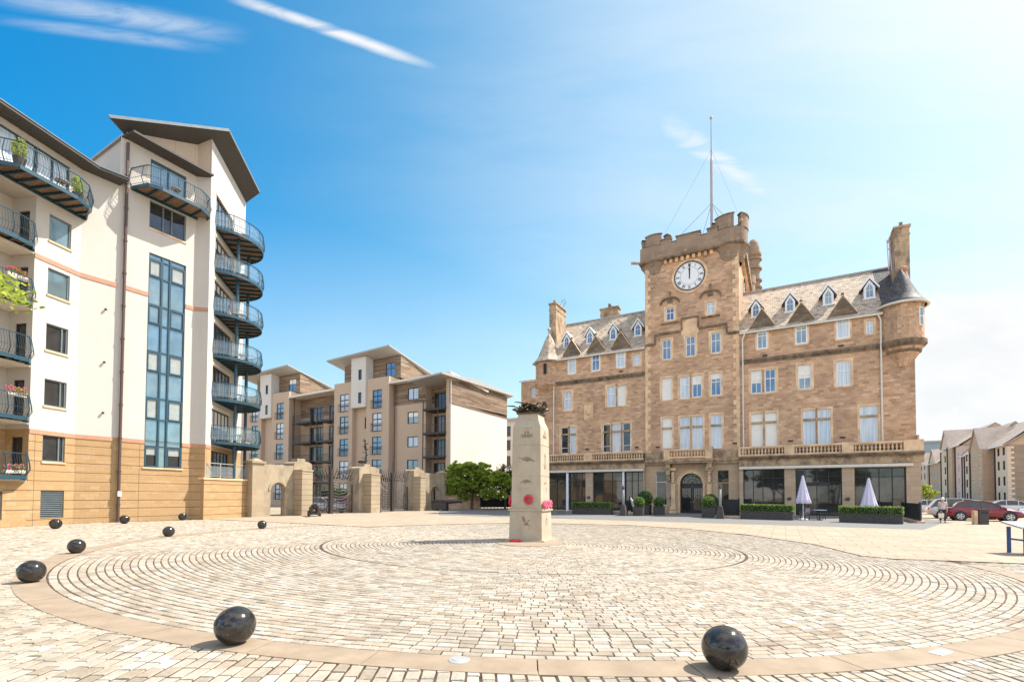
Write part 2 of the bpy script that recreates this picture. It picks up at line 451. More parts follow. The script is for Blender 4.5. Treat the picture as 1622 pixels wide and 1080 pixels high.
M_string = sooty('blackened string stone', (.26, .18, .11), (.045, .035, .028), .75)
M_parapet = masonry('parapet stone', [(.30, .21, .14), (.38, .27, .185), (.34, .24, .16)], (.24, .17, .12), .8, .3, .012, .88, .3, dirt=.5, dirtcol=(.13, .10, .075))
M_white = plain('white paint', (.84, .84, .82), .5, var=.04)
M_cream = plain('cream paint', (.72, .66, .55), .6, var=.06)
M_black = plain('black paint', (.015, .015, .017), .4, var=.2)
M_dark = plain('dark interior', (.02, .018, .016), .8)
def glass(name, col, metal=.55, rough=.04, wav=.02, scale=.6):
    N = NT(name); b = N.b
    N.l(N.ramp(N.noise(N.ob, 1.3, 3), (.35, tuple(q*.75 for q in col)), (.65, col)), b.inputs['Base Color'])
    b.inputs['Metallic'].default_value = metal; b.inputs['Roughness'].default_value = rough
    b.inputs['Specular IOR Level'].default_value = .8
    N.bump(N.noise(N.ob, scale, 2), wav, .2); MAT[name] = N.m; return N.m
G_blue = glass('window glass with blue reflection', (.20, .27, .32), .5)
G_curtain0 = plain('net curtain behind glass', (.50, .53, .55), .12, var=.05, nscale=2.5)
G_blind = plain('cream blind behind glass', (.82, .78, .68), .15, var=.05)
def curtain(name, a, b_):
    N = NT(name); v = N.noise(N.uv, 1.0, 3, .5, scl=(9, .25, 1)); big = N.noise(N.uv, .5, 2)
    c = N.ramp(v, (.35, a), (.65, b_)); c = N.mix(N.math('MULTIPLY', big, .35), c, (.22, .30, .36))
    N.l(c, N.b.inputs['Base Color']); N.b.inputs['Roughness'].default_value = .08; N.b.inputs['Specular IOR Level'].default_value = .8; return N.m
G_curtain = curtain('net curtain behind glass', (.46, .54, .60), (.78, .83, .86))
G_dark = glass('dark shopfront glass', (.085, .085, .08), .55, .03, .03)
G_grey = glass('pale grey glazing', (.22, .31, .33), .5)
G_clear = None
def clear_glass():
    N = NT('clear balustrade glass'); b = N.b
    b.inputs['Base Color'].default_value = (.75, .85, .88, 1); b.inputs['Roughness'].default_value = .02
    tr = N.n('ShaderNodeBsdfTransparent'); tr.inputs[0].default_value = (.80, .9, .92, 1)
    b.inputs['Metallic'].default_value = .3
    mx = N.n('ShaderNodeMixShader'); mx.inputs[0].default_value = .22
    N.l(tr.outputs[0], mx.inputs[1]); N.l(b.outputs[0], mx.inputs[2]); N.l(mx.outputs[0], N.o.inputs[0]); return N.m
G_clear = clear_glass()
def render_mat(name, col, dirt=.12):
    N = NT(name); v = N.noise(N.uv, .5, 6, .6); s_ = N.noise(N.uv, 1, 5, .6, scl=(3, .25, 1))
    c = N.mix(N.math('MULTIPLY', N.ramp(v, (.4, (0, 0, 0)), (.7, (1, 1, 1))), dirt), col, tuple(q*.6 for q in col))
    c = N.mix(N.math('MULTIPLY', N.ramp(s_, (.5, (0, 0, 0)), (.75, (1, 1, 1))), dirt), c, tuple(q*.62 for q in col))
    N.l(c, N.b.inputs['Base Color']); N.b.inputs['Roughness'].default_value = .9
    N.b.inputs['Specular IOR Level'].default_value = .2
    N.bump(N.noise(N.uv, 25, 3), .15, .01); return N.m
M_render = render_mat('cream render', (.57, .52, .45))
M_renderW = render_mat('white render', (.66, .61, .54), .1)
M_panel = masonry('beige cladding panels', [(.50, .39, .28), (.54, .42, .31)], (.35, .28, .22), 1.25, 9.0, .02, .7, .1, dirt=.08, streak=False)
M_brickY = masonry('yellow block base', [(.40, .25, .115), (.44, .28, .135), (.42, .265, .125), (.47, .31, .16)], (.33, .215, .11), .44, .215, .008, .85, .2, dirt=.12, dirtcol=(.5, .34, .17), streak=False)
M_groove = plain('dark groove mortar', (.10, .06, .04), .9)  # thin dark strips along the course lines
M_band = plain('salmon string band', (.48, .245, .15), .8, var=.1)
M_teal = plain('teal painted steel', (.022, .065, .09), .4, var=.1, spec=.5)
M_tealL = plain('pale teal steel', (.16, .26, .29), .4, var=.08)
M_roofgrey = plain('dark grey roof lining', (.065, .058, .05), .7, var=.1)
M_wooddeck = masonry('timber deck boards', [(.22, .14, .09), (.30, .20, .125)], (.1, .07, .05), 3, .12, .01, .8, .2, streak=False, dirt=.1)
M_zinc = plain('pale grey metal', (.40, .39, .37), .5, metal=.2, var=.08)
M_pipe = plain('brown downpipe', (.09, .055, .04), .5)
M_louvre = plain('grey louvre', (.14, .17, .18), .5)
M_tan = render_mat('tan render', (.54, .405, .29), .12)
M_gatestone = masonry('gate sandstone', [(.37, .29, .19), (.43, .34, .23), (.40, .315, .21)], (.33, .25, .15), 1.3, .42, .012, .85, .25, dirt=.3, dirtcol=(.28, .22, .12))
M_gateplain = sooty('gate plain stone', (.40, .315, .21), (.22, .17, .11), .65)
M_wood = masonry('weathered timber cladding', [(.17, .11, .065), (.28, .19, .12), (.34, .25, .17), (.14, .09, .06), (.42, .33, .24)], (.12, .08, .05), 2.6, .14, .012, .75, .3, dirt=.3, dirtcol=(.16, .10, .06), sq=2)
M_iron = plain('dark wrought iron', (.05, .04, .035), .5, metal=.3)
M_gateiron = plain('weathered brown iron', (.045, .036, .03), .6, metal=.2)
M_ball = NT('polished black stone')
M_ball.l(M_ball.ramp(M_ball.noise(M_ball.ob, 5, 8, .7), (.38, (.012, .011, .011)), (.78, (.10, .085, .07))), M_ball.b.inputs['Base Color'])
M_ball.l(M_ball.ramp(M_ball.noise(M_ball.ob, 14, 4), (.4, (.08, .08, .08)), (.7, (.22, .22, .22))), M_ball.b.inputs['Roughness'])
M_ball.b.inputs['Specular IOR Level'].default_value = .7; M_ball.b.inputs['Metallic'].default_value = .3
M_ball.bump(M_ball.noise(M_ball.ob, 30, 4), .08, .01); M_ball = M_ball.m
M_monu = sooty('monument sandstone', (.47, .395, .285), (.34, .275, .19), .5)
M_bronze = plain('dark bronze', (.10, .085, .06), .5, metal=.6, var=.35, nscale=12, bump=.3)
M_red = plain('red poppy paper', (.58, .035, .06), .7, var=.3, nscale=30)
M_pink = plain('pink red wreath paper', (.85, .13, .20), .7, var=.3, nscale=30)
M_lilac = plain('lilac parasol fabric', (.66, .60, .70), .85, var=.05)
M_planter = plain('dark grey planter', (.065, .055, .05), .7, var=.2, nscale=6, bump=.2)
def leaf_mat(name, a, b_, c_, trans=.35):
    N = NT(name); b = N.b
    c = N.ramp(N.rand(), (0, a), (.5, b_), (1, c_))
    N.l(c, b.inputs['Base Color']); b.inputs['Roughness'].default_value = .55
    tl = N.n('ShaderNodeBsdfTranslucent'); N.l(N.mix(.5, c, (.42, .52, .05)), tl.inputs[0])
    mx = N.n('ShaderNodeMixShader'); mx.inputs[0].default_value = trans
    N.l(b.outputs[0], mx.inputs[1]); N.l(tl.outputs[0], mx.inputs[2]); N.l(mx.outputs[0], N.o.inputs[0]); return N.m
L_light = leaf_mat('bright tree leaves', (.20, .30, .03), (.42, .54, .08), (.65, .68, .18), .7)
L_dark = leaf_mat('dark hedge leaves', (.018, .04, .012), (.035, .075, .02), (.06, .11, .03), .15)
L_box = leaf_mat('box hedge leaves', (.05, .11, .015), (.13, .24, .03), (.24, .38, .06), .25)
L_yellow = leaf_mat('yellow green leaves', (.22, .30, .03), (.38, .45, .06), (.5, .5, .12), .4)
M_bark = plain('bark', (.12, .085, .055), .9, var=.3, nscale=8, bump=.6)

# ------------------------------------------------------------------ the setting
def sheet(name, pts, z, mat, thick=0.0, label=None):
    m = MB()
    if thick: m.prism([(x, y, z-thick) for x, y in pts], (0, 0, thick))
    else: m.poly([(x, y, z) for x, y in pts])
    o = m.obj(name, mat); o['kind'] = 'structure'; return o
sheet('ground', [(-900, -300), (900, -300), (900, 1500), (-900, 1500)], -0.06, M_paving)
sheet('joint_bed', [(-45, -2), (30, -2), (30, 36), (-45, 36)], -0.009, M_joint)
EDGE = [(-21.5, 33.9), (-16.4, 31.0), (-12.3, 28.8), (-7.6, 25.9), (-5.4, 27.6), (-3.0, 29.2), (0, 30.2), (3.5, 29.9), (6.9, 28.5), (9.2, 25.6), (10.5, 21.8), (10.85, 17.6), (10.1, 14.2), (10.5, 13.55), (13.2, 12.7), (16, 11.9), (40, 4.6)]
sheet('pavement', EDGE + [(140, 4.6), (140, 160), (-60, 160), (-60, 33.9)], 0.02, M_paving, 0.07)
HF = Fr((16.309, 50.613), -29.18)
tq = [HF.P(u, n, 0) for u, n in ((-15.5, 18.6), (16.8, 18.9), (19.2, 11.0), (20.3, 9.0), (20.3, -3), (-30, -3), (-22, 10))]
sheet('road', [(p.x, p.y) for p in tq], 0.025, M_tarmac)

RC = (0.683, 18.15); RO = 12.95; RI = 7.2
def Qx(x, y):
    k = 1/(1+.00894*x+.0013*y); return x*k, y*k
def inpoly(x, y, poly):
    c = np.zeros(x.shape, bool); j = len(poly)-1
    for i in range(len(poly)):
        xi, yi = poly[i]; xj, yj = poly[j]
        with np.errstate(divide='ignore', invalid='ignore'):
            c ^= ((yi > y) != (yj > y)) & (x < (xj-xi)*(y-yi)/(yj-yi+1e-12)+xi)
        j = i
    return c
PAVE = EDGE + [(140, 4.6), (140, 160), (-60, 160), (-60, 33.9)]
WALLSIDE = [(-21.5, 33.9), (-20.75, 33.0), (-23.6, 29.4), (-24.85, 27.7), (-25.2, 25.4), (-25.9, 20), (-60, 20), (-60, 60)]
def setts(cells, name, label):
    """cells: array (n, 4, 2) of corner positions in plan, counter-clockwise"""
    c = np.asarray(cells)
    fx, fy = Qx(c[:, :, 0], c[:, :, 1]); c = np.stack([fx, fy], 2)
    mid = c.mean(1)
    keep = ~inpoly(mid[:, 0], mid[:, 1], PAVE) & ~inpoly(mid[:, 0], mid[:, 1], WALLSIDE)
    keep &= (mid[:, 1] > -1.8) & (np.abs(mid[:, 0]) < 1.12*mid[:, 1]+9.0)
    c = c[keep]; mid = mid[keep]; n = len(c)
    rs = np.random.RandomState(3)
    far = np.clip(mid[:, 1]/20, 0, 1)
    def shrink(c, sa, sl):
        a = (c[:, 0]+c[:, 3])/2; b = (c[:, 1]+c[:, 2])/2; ac = (a+b)/2; out = np.empty_like(c)
        e0 = (c[:, 3]-c[:, 0])/2*sl; e1 = (c[:, 2]-c[:, 1])/2*sl; a2 = ac+(a-ac)*sa; b2 = ac+(b-ac)*sa
        out[:, 0] = a2-e0; out[:, 3] = a2+e0; out[:, 1] = b2-e1; out[:, 2] = b2+e1; return out
    top = shrink(c, .76, .91)+rs.uniform(-.007, .007, (n, 4, 2))
    bot = mid[:, None]+(c-mid[:, None])*0.97
    zt = rs.uniform(-.004, .003, (n, 1))+rs.uniform(-.002, .002, (n, 4))
    V = np.concatenate([np.concatenate([bot, np.full((n, 4, 1), -.02)], 2), np.concatenate([top, zt[:, :, None]], 2)], 1).reshape(-1, 3)
    base = (np.arange(n)*8)[:, None]
    q = [(4, 5, 6, 7), (0, 1, 5, 4), (1, 2, 6, 5), (2, 3, 7, 6), (3, 0, 4, 7)]
    F_ = np.concatenate([base+np.array(t)[None] for t in q], 1).reshape(-1, 4)
    me = bpy.data.meshes.new(name)
    me.vertices.add(len(V)); me.vertices.foreach_set('co', V.ravel())
    me.loops.add(F_.size); me.loops.foreach_set('vertex_index', F_.ravel().astype(np.int32))
    me.polygons.add(len(F_)); me.polygons.foreach_set('loop_start', np.arange(0, F_.size, 4, dtype=np.int32))
    try: me.polygons.foreach_set('loop_total', np.full(len(F_), 4, dtype=np.int32))
    except Exception: pass
    me.polygons.foreach_set('use_smooth', np.zeros(len(F_), dtype=bool)); me.materials.append(M_sett); me.update(calc_edges=True); me.validate()
    o = bpy.data.objects.new(name, me); COL.objects.link(o); o['kind'] = 'structure'; return o
cells = []
PITCH = .143
def ring_rows(r0, r1):
    k = int(round((r1-r0)/PITCH)); dr = (r1-r0)/k
    for i in range(k):
        ra, rb = r0+i*dr, r0+(i+1)*dr; n = max(8, int(round(2*math.pi*ra/.225)))
        th = np.sort((np.arange(n)+np.random.RandomState(i).uniform(-.16, .16, n))/n)*2*math.pi+random.random()*6.28
        t2 = np.roll(th, -1).copy(); t2[-1] += 2*math.pi
        t2[:-1] = th[1:]; t2[-1] = th[0]+2*math.pi
        cx, cy = RC
        P_ = lambda r, t: np.stack([cx+r*np.cos(t), cy+r*np.sin(t)], 1)
        cells.append(np.stack([P_(ra, th), P_(rb, th), P_(rb, t2), P_(ra, t2)], 1)[:, ::-1])
ring_rows(1.0, RI-.02); ring_rows(RI+.05, RO)
setts(np.concatenate(cells), 'cobbles', None)
# straight field outside the ring
cells = []
ang = R(3.5); ca, sa = math.cos(ang), math.sin(ang)
rs = np.random.RandomState(11)
for i in range(-260, 150):
    u0 = i*PITCH; v = np.arange(0, 44, .235)+rs.uniform(-.03, .03, 188)[:len(np.arange(0, 44, .235))]+rs.uniform(0, .2)-2
    a = v[:-1]; b = v[1:]
    def W_(u, vv): return np.stack([u*ca-vv*sa, u*sa+vv*ca], 1)
    q = np.stack([W_(np.full(len(a), u0), a), W_(np.full(len(a), u0+PITCH), a), W_(np.full(len(a), u0+PITCH), b), W_(np.full(len(a), u0), b)], 1)
    m = q.mean(1); rr = np.hypot(m[:, 0]-RC[0], m[:, 1]-RC[1])
    cells.append(q[rr > RO+.36])
setts(np.concatenate(cells), 'cobbles', None)
# kerb rings
def kerb(ra, rb, n, name, mat, z, gap=.0005, top=True):
    m = MB(); cx, cy = RC; rsx = random.Random(5); t = 0.35
    while t < 2*math.pi+.3:
        dt = (2*math.pi/n)*rsx.uniform(.8, 1.2); k = 8
        lo = []; hi = []
        for j in range(k+1):
            a = t+gap+(dt-2*gap)*j/k
            lo.append(Qx(cx+ra*math.cos(a), cy+ra*math.sin(a))); hi.append(Qx(cx+rb*math.cos(a), cy+rb*math.sin(a)))
        mx, my = hi[k//2]
        X = np.array([mx]); Y = np.array([my])
        if my > -2 and not inpoly(X, Y, PAVE)[0] and not inpoly(X, Y, WALLSIDE)[0]:
            pts = lo+hi[::-1]; m.prism([(x, y, -.05) for x, y in pts], (0, 0, .05+z))
        t += dt
    o = m.obj(name, mat); o['kind'] = 'structure'; return o
kerb(RO+.02, RO+.47, 56, 'kerb', M_kerb, .006)
kerb(RI-.01, RI+.02, 60, 'kerb', M_joint, -.006)
m = MB(); m.lathe(Qx(RC[0], RC[1])+(0,), [(1.15, -.03), (1.15, .012), (0, .012)], 48, cap=False); o = m.obj('pavement', M_kerb); o['kind'] = 'structure'

# ------------------------------------------------------------------ the hotel
hotel = thing('clock_tower_hotel', HF.P(2, 0, 0), 'long brown sandstone hotel with a crenellated clock tower and flagpole', 'hotel')
H = HF
WR = random.Random(77)
def window(F, par, u0, u1, z0, z1, n, fmat, pmat, bars_v=1, bars_h=(0.58,), fw=.07, bw=.035, depth=.2, sill=None, shade=None):
    """frame mesh with a pane child (and a stone sill) set back in its opening"""
    m = MB(); a = n-depth
    f0, f1 = a, a+.07
    m.box(F, u0, u0+fw, f0, f1, z0, z1); m.box(F, u1-fw, u1, f0, f1, z0, z1)
    m.box(F, u0+fw, u1-fw, f0, f1, z1-fw, z1); m.box(F, u0+fw, u1-fw, f0, f1, z0, z0+fw)
    for k in range(bars_v):
        c = u0+(u1-u0)*(k+1)/(bars_v+1); m.box(F, c-bw/2, c+bw/2, f0+.01, f1-.01, z0+fw, z1-fw)
    for h in bars_h:
        c = z0+(z1-z0)*h; m.box(F, u0+fw, u1-fw, f0+.005, f1+.005, c-bw*.7, c+bw*.7)
    w = m.obj('window', fmat, par)
    p = MB(); p.quad(F.P(u0, f0+.02, z0), F.P(u1, f0+.02, z0), F.P(u1, f0+.02, z1), F.P(u0, f0+.02, z1))
    p.obj('pane', pmat, w)
    if pmat is G_blue and WR.random() < .4 and z1-z0 > 1.2:
        zb = z1-fw-(z1-z0)*WR.choice((.22, .35, .5)); q = MB(); q.quad(F.P(u0+fw, f0+.023, zb), F.P(u1-fw, f0+.023, zb), F.P(u1-fw, f0+.023, z1-fw), F.P(u0+fw, f0+.023, z1-fw)); q.obj('blind', G_blind, w)
    if sill:
        s = MB(); s.box(F, u0-.08, u1+.08, n-depth+.02, n+.07, z0-.12, z0-.002); s.obj('sill', sill, w)
    return w
def surround(m, F, u0, u1, z0, z1, n, w=.2, t=.025, bottom=True):
    m.box(F, u0-w, u0, n, n+t, z0, z1); m.box(F, u1, u1+w, n, n+t, z0, z1)
    m.box(F, u0-w, u1+w, n, n+t, z1, z1+w)
    if bottom: m.box(F, u0-w*.6, u1+w*.6, n, n+t+.03, z0-.15, z0)
# openings (u0, u1, z0, z1, pane kind, kind)
B, CU, BL, DK = G_blue, G_curtain, G_blind, G_dark
top4 = [(-11.3, -10.4, 15.7, 17.72, CU), (-8.45, -7.5, 15.7, 17.7, B), (-5.63, -4.68, 15.72, 17.6, CU), (-3.78, -3.0, 15.75, 16.95, CU),
        (8.2, 9.08, 15.82, 17.85, B), (11.38, 12.33, 15.82, 17.88, B), (14.57, 15.55, 15.84, 17.86, CU), (16.73, 17.27, 15.93, 17.12, CU)]
row3 = [(-11.86, -10.87, 11.56, 13.72, CU), (-6.7, -5.68, 11.57, 13.8, CU), (-5.53, -4.6, 11.57, 13.78, BL),
        (7.63, 8.57, 11.6, 13.8, B), (8.81, 9.75, 11.6, 13.8, B), (11.57, 12.6, 11.6, 13.86, B), (14.5, 15.58, 11.6, 13.82, CU)]
row2 = [(-12.22, -11.3, 6.55, 9.62, DK), (-11.13, -10.32, 6.55, 9.64, CU), (-7.2, -6.3, 6.5, 9.62, DK), (-6.1, -5.15, 6.5, 9.63, CU), (-4.97, -4.06, 6.5, 9.65, DK),
        (7.62, 8.6, 6.45, 9.68, BL), (8.82, 9.8, 6.45, 9.68, BL), (11.9, 12.88, 6.45, 9.65, CU), (13.05, 14.05, 6.45, 9.65, CU), (16.18, 17.48, 6.45, 9.68, CU)]
t4 = [(-.7, .22, 15.95, 18.02, B), (1.65, 2.6, 15.98, 18.04, B), (4.05, 4.98, 15.99, 18.04, B)]
t3 = [(-.75, .25, 11.73, 14.0, BL), (1.05, 2.0, 11.71, 13.96, CU), (2.26, 3.2, 11.73, 13.97, B), (4.02, 4.97, 11.74, 14.0, B)]
t2 = [(-.73, .29, 6.5, 9.85, BL), (1.05, 2.01, 6.55, 9.83, CU), (2.25, 3.27, 6.5, 9.83, CU), (4.01, 5.04, 6.48, 9.85, CU)]
t5 = [(-.3, .54, 20.02, 21.33, B), (3.7, 4.43, 19.98, 21.22, CU)]
UL, UR = -15.5, 20.05; TL, TR = -2.45, 6.65
def hol(l): return [x[:4] for x in l]
lw = [x for x in top4+row3+row2 if x[0] < 0]; rw = [x for x in top4+row3+row2 if x[0] > 0]
lwl = [(a, b, c, min(d, 17.45), e) for a, b, c, d, e in lw]; rwl = [(a, b, c, min(d, 17.5), e) for a, b, c, d, e in rw]
# gables over the top windows: wall piece above the eaves with the window head cut in
m = MB()
m.wall(H, UL, TL, 5.4, 17.45, hol(lwl)); m.wall(H, TR, UR-.6, 5.4, 17.5, hol(rwl)); m.wall(H, UR-.6, UR, 5.4, 14.6)
D = 11.0
m.quad(H.P(UR, 0, 0), H.P(UR, -D, 0), H.P(UR, -D, 17.5), H.P(UR, 0, 17.5))
m.poly([H.P(UR, 0, 17.5), H.P(UR, -D, 17.5), H.P(UR, -D/2, 23.3)])
m.quad(H.P(UL, -D, 0), H.P(UL, 0, 0), H.P(UL, 0, 17.45), H.P(UL, -D, 17.45))
m.quad(H.P(UR, -D, 0), H.P(UL, -D, 0), H.P(UL, -D, 17.45), H.P(UR, -D, 17.45))
m.poly([H.P(-13.85, -.2, 17.45), H.P(-13.85, -D/2, 23.3), H.P(-13.85, -D, 17.45)])
m.obj('wall', M_stone, hotel)
# tower
m = MB(); TD = 16.3
m.wall(H, TL, TR, 5.4, 26.4, hol(t4+t3+t2+t5), n=.06, reveal=.28)
m.quad(H.P(TR, .06, 5.4), H.P(TR, -TD, 5.4), H.P(TR, -TD, 26.4), H.P(TR, .06, 26.4))
m.quad(H.P(TL, -TD, 5.4), H.P(TL, .06, 5.4), H.P(TL, .06, 26.4), H.P(TL, -TD, 26.4))
m.quad(H.P(TR, -TD, 5.4), H.P(TL, -TD, 5.4), H.P(TL, -TD, 26.4), H.P(TR, -TD, 26.4))
m.poly([H.P(TL, .06, 26.4), H.P(TR, .06, 26.4), H.P(TR, -TD, 26.4), H.P(TL, -TD, 26.4)])
m.obj('tower', M_stone, hotel)
# dressed surrounds
m = MB()
for l, n in ((row3, 0), (t3, .06), (t4, .06), (t5, .06)):
    for w in l: surround(m, H, *w[:4], n)
for w in row2+t2: surround(m, H, *w[:4], .06 if w in t2 else 0, w=.17, bottom=False)
for w in top4: surround(m, H, w[0], w[1], w[2], min(w[3], 17.25) if w[3] < 17.4 else 17.2, 0, w=.16) if w[3] < 17.4 else (m.box(H, w[0]-.16, w[0], 0, .025, w[2], 17.4), m.box(H, w[1], w[1]+.16, 0, .025, w[2], 17.4), m.box(H, w[0]-.1, w[1]+.1, 0, .05, w[2]-.15, w[2]))
# quoins on the tower corners
for k in range(44):
    z = 5.6+k*.46; w = .55 if k % 2 else .3
    if z < 25.8:
        m.box(H, TL-.012, TL+w, .06, .085, z, z+.44); m.box(H, TR-w, TR+.012, .06, .085, z, z+.44)
m.box(H, 1.22, 2.92, .06, .10, 18.25, 19.85)
m.obj('window_surround', M_dress, hotel)
# transoms and mullions of the tall first floor windows
m = MB()
for w in row2+t2:
    n = .06 if w in t2 else 0
    m.box(H, w[0], w[1], n-.16, n+.01, 8.68, 8.86)
m.obj('transom', M_cornice, hotel)
for l, n in ((top4, 0), (row3, 0), (t4, .06), (t3, .06), (t5, .06)):
    for w in l: window(H, hotel, *w[:4], n, M_white, w[4], bars_v=1 if w[4] is not BL else 0, bars_h=(.6,) if w[4] is not BL else (), fw=.095, bw=.05, depth=.17 if w[3] < 17.4 or n else .02, sill=None)
for w in row2+t2:
    n = .06 if w in t2 else 0
    dark = w[4] is DK
    window(H, hotel, *w[:4], n, M_white, w[4], bars_v=0, bars_h=(.22,) if dark else (), fw=.085, depth=.18)
# curtains seen in the dark first floor windows
m = MB()
for a, b in ((-5.95, -5.7), (-4.45, -4.15), (-6.5, -6.35), (-10.95, -10.75), (-10.55, -10.4)):
    for k in range(3): m.box(H, a+k*(b-a)/3, a+(k+.8)*(b-a)/3, -.185, -.178, 6.7, 9.4)
m.obj('curtain', M_white, hotel)
# string courses
m = MB()
def course(u0, u1, z0, z1, n0, n1): m.box(H, u0, u1, n0, n1, z0, z1)
for a, b in ((UL, TL-.02), (TR+.02, 18.0)):
    course(a, b, 14.72, 14.95, .002, .16); course(a, b, 14.5, 14.72, .002, .07)
n = .062
course(TL, -1.5, 17.62, 17.82, n, .2); course(-1.5, -1.32, 17.62, 18.75, n, .2); course(-1.32, 1.22, 18.58, 18.78, n, .2); course(1.22, 1.36, 18.78, 19.85, n, .2)
course(1.22, 2.95, 19.85, 20.03, n, .22); course(2.8, 2.95, 18.8, 19.85, n, .2); course(2.95, 5.6, 18.62, 18.82, n, .2); course(5.45, 5.62, 17.85, 18.62, n, .2); course(5.62, TR+.02, 17.65, 17.85, n, .2)
for c in (.12, 4.06):
    z = 19.75; m.box(H, c-.85, c+.85, n, .22, z-.12, z+.02)
    P = H.P
    for s_ in (-1, 1):
        prev = None
        for j in range(7):
            t = j/6*math.pi/2; q = (c+s_*(.95*math.cos(t)), 21.75+.62*math.sin(t))
            if prev: m.bar(P(prev[0], .16, prev[1]), P(q[0], .16, q[1]), .16, .18, up=H.n)
            prev = q
    m.bar(P(c, .16, 22.2), P(c, .16, 22.85), .16, .16, up=H.n); m.sphere(P(c, .16, 22.9), .13, 8, 6)
    m.box(H, c-.28, c+.28, n, .14, 21.8, 22.15)
m.obj('string_course', M_string, hotel)
# plaque
m = MB(); m.box(H, -9.35, -8.3, 0, .04, 10.24, 12.06); m.box(H, -9.2, -8.45, .04, .09, 10.4, 11.9); m.box(H, -9.45, -8.2, 0, .12, 12.06, 12.18); m.lathe(H.P(-8.82, .1, 11.1), [(0, -.35), (.25, -.2), (.3, .1), (.12, .35), (0, .4)], 10); m.obj('plaque', M_dress, hotel)
# vents
m = MB(); m.box(H, UL, TL-.02, .002, .02, 5.5, 6.25); m.box(H, TR+.02, UR, .002, .02, 5.5, 6.25); m.obj('shade_band', M_string, hotel)  # dark strip drawn in for the shade behind the balusters
m = MB()
for u, z in ((8.85, 15.15), (14.9, 15.2), (-5.1, 15.3), (-9.0, 6.95), (10.9, 6.9), (14.9, 7.0), (-3.4, 6.95), (-1.2, 6.85), (6.2, 6.9)): m.box(H, u-.2, u+.2, 0, .07 if u < TL or u > TR else .1, z-.07, z+.07)
m.obj('wall_vent', M_black, hotel)
# parapet of the tower: corbels, cornice, battlements, round corner bartizans
m = MB(); PO = .42
for k in range(14):
    u = TL+.9+k*.56
    if -0.9 < u < 4.6: m.box(H, u, u+.28, .06, .34, 25.95, 26.4)
for k in range(18): m.box(H, TR+.0, TR+.3, -1.9-k*.56, -1.62-k*.56, 25.95, 26.4)
m.obj('corbel', M_dress, hotel)
m = MB()
z0, z1 = 26.4, 28.0
def ring_box(o, t, za, zb, notch=()):
    m.box(H, TL-o, TR+o, o-t+.06, o+.06, za, zb); m.box(H, TL-o, TR+o, -TD-o, -TD-o+t, za, zb)
    m.box(H, TR+o-t, TR+o, -TD-o+t, o-t+.06, za, zb); m.box(H, TL-o, TL-o+t, -TD-o+t, o-t+.06, za, zb)
ring_box(PO, .45, 26.55, 28.0)
ring_box(PO+.12, .6, 26.38, 26.56)
for a, b in ((.86, 3.16), (-.6, .28), (3.86, 4.8)):
    m.box(H, a, b, PO-.39, PO+.055, 28.0, 28.42)
for k in range(5):
    y = -2.6-k*1.9
    for o in ((TR+PO-.44, TR+PO-.005), (TL-PO+.005, TL-PO+.44)):
        m.box(H, o[0], o[1], y-1.2, y, 28.0, 28.42); m.box(H, o[0]-.05, o[1]+.05, y-1.25, y+.05, 28.42, 28.52)
BZ = [(-1.45, -1.0, 1.5, 29.2, .0), (5.82, -1.0, 1.62, 29.35, .0), (-1.45, -TD+1.0, 1.5, 29.2, 0), (5.82, -TD+1.0, 1.6, 29.3, 0)]
for u, nn, r, zt, _ in BZ:
    c = H.P(u, nn, 0)
    m.smooth = False
    m.lathe(c, [(r-.55, 24.9), (r-.32, 25.3), (r-.2, 25.9), (r+.02, 26.3), (r+.12, 26.4), (r+.12, 26.55), (r, 26.6), (r, 28.1), (r-.4, 28.1), (r-.4, 27.6), (0, 27.6)], 28, cap=False)
    # merlons on the drum
    for k in range(4):
        a0 = k*math.pi/2+(.45 if u < 0 else .2)
        pts_o = [(r+.06, 28.1), (r+.06, zt), (r-.4, zt), (r-.4, 28.1)]
        m.lathe(c, pts_o+[pts_o[0]], 8, a0, a0+1.15, cap=False)
        for e in (a0, a0+1.15):
            d = Vector((math.cos(e), math.sin(e), 0)); q = [c+d*p[0]+Vector((0, 0, p[1])) for p in pts_o]; m.poly(q)
m.obj('parapet', M_parapet, hotel)
m = MB(); ring_box(PO+.14, .62, 26.36, 26.54)
for a, b in ((.86, 3.16), (-.6, .28), (3.86, 4.8)): m.box(H, a-.08, b+.08, PO-.46, PO+.13, 28.42, 28.54)
for a, b in ((.28, .86), (3.16, 3.86)): m.box(H, a, b, PO-.41, PO+.1, 28.0, 28.08)
for u, nn, r, zt, _ in BZ:
    for k in range(4):
        a0 = k*math.pi/2+(.45 if u < 0 else .2); m.lathe(H.P(u, nn, 0), [(r+.12, zt-.02), (r+.12, zt+.1), (r-.46, zt+.1), (r-.46, zt-.02), (r+.12, zt-.02)], 8, a0-.04, a0+1.19, cap=False)
    m.lathe(H.P(u, nn, 0), [(r+.02, 26.34), (r+.16, 26.42), (r+.16, 26.56), (r, 26.6)], 28, cap=False)
m.obj('parapet_coping', M_string, hotel)
# water spout
m = MB(); m.tube([H.P(-2.6, .3, 26.5), H.P(-3.7, .9, 26.55)], [.12, .16], 8); m.sphere(H.P(1.75, .6, 26.7), .22, 8, 6); m.sphere(H.P(6.9, .25, 28.6), .2, 8, 6); m.obj('gargoyle', M_cornice, hotel)
# stair turret behind
m = MB(); c = H.P(7.15, -TD, 0)
m.lathe(c, [(.75, 5), (.75, 32.0), (.95, 32.15), (.95, 32.4), (.8, 32.5), (.74, 33.2), (.6, 33.8), (.35, 34.2), (0, 34.4)], 24, cap=False)
for z in (28.0, 28.9, 30.4, 31.6): m.lathe(c, [(.75, z-.1), (1.0, z-.05), (1.0, z+.1), (.75, z+.14)], 24, cap=False)
m.obj('stair_turret', M_parapet, hotel)
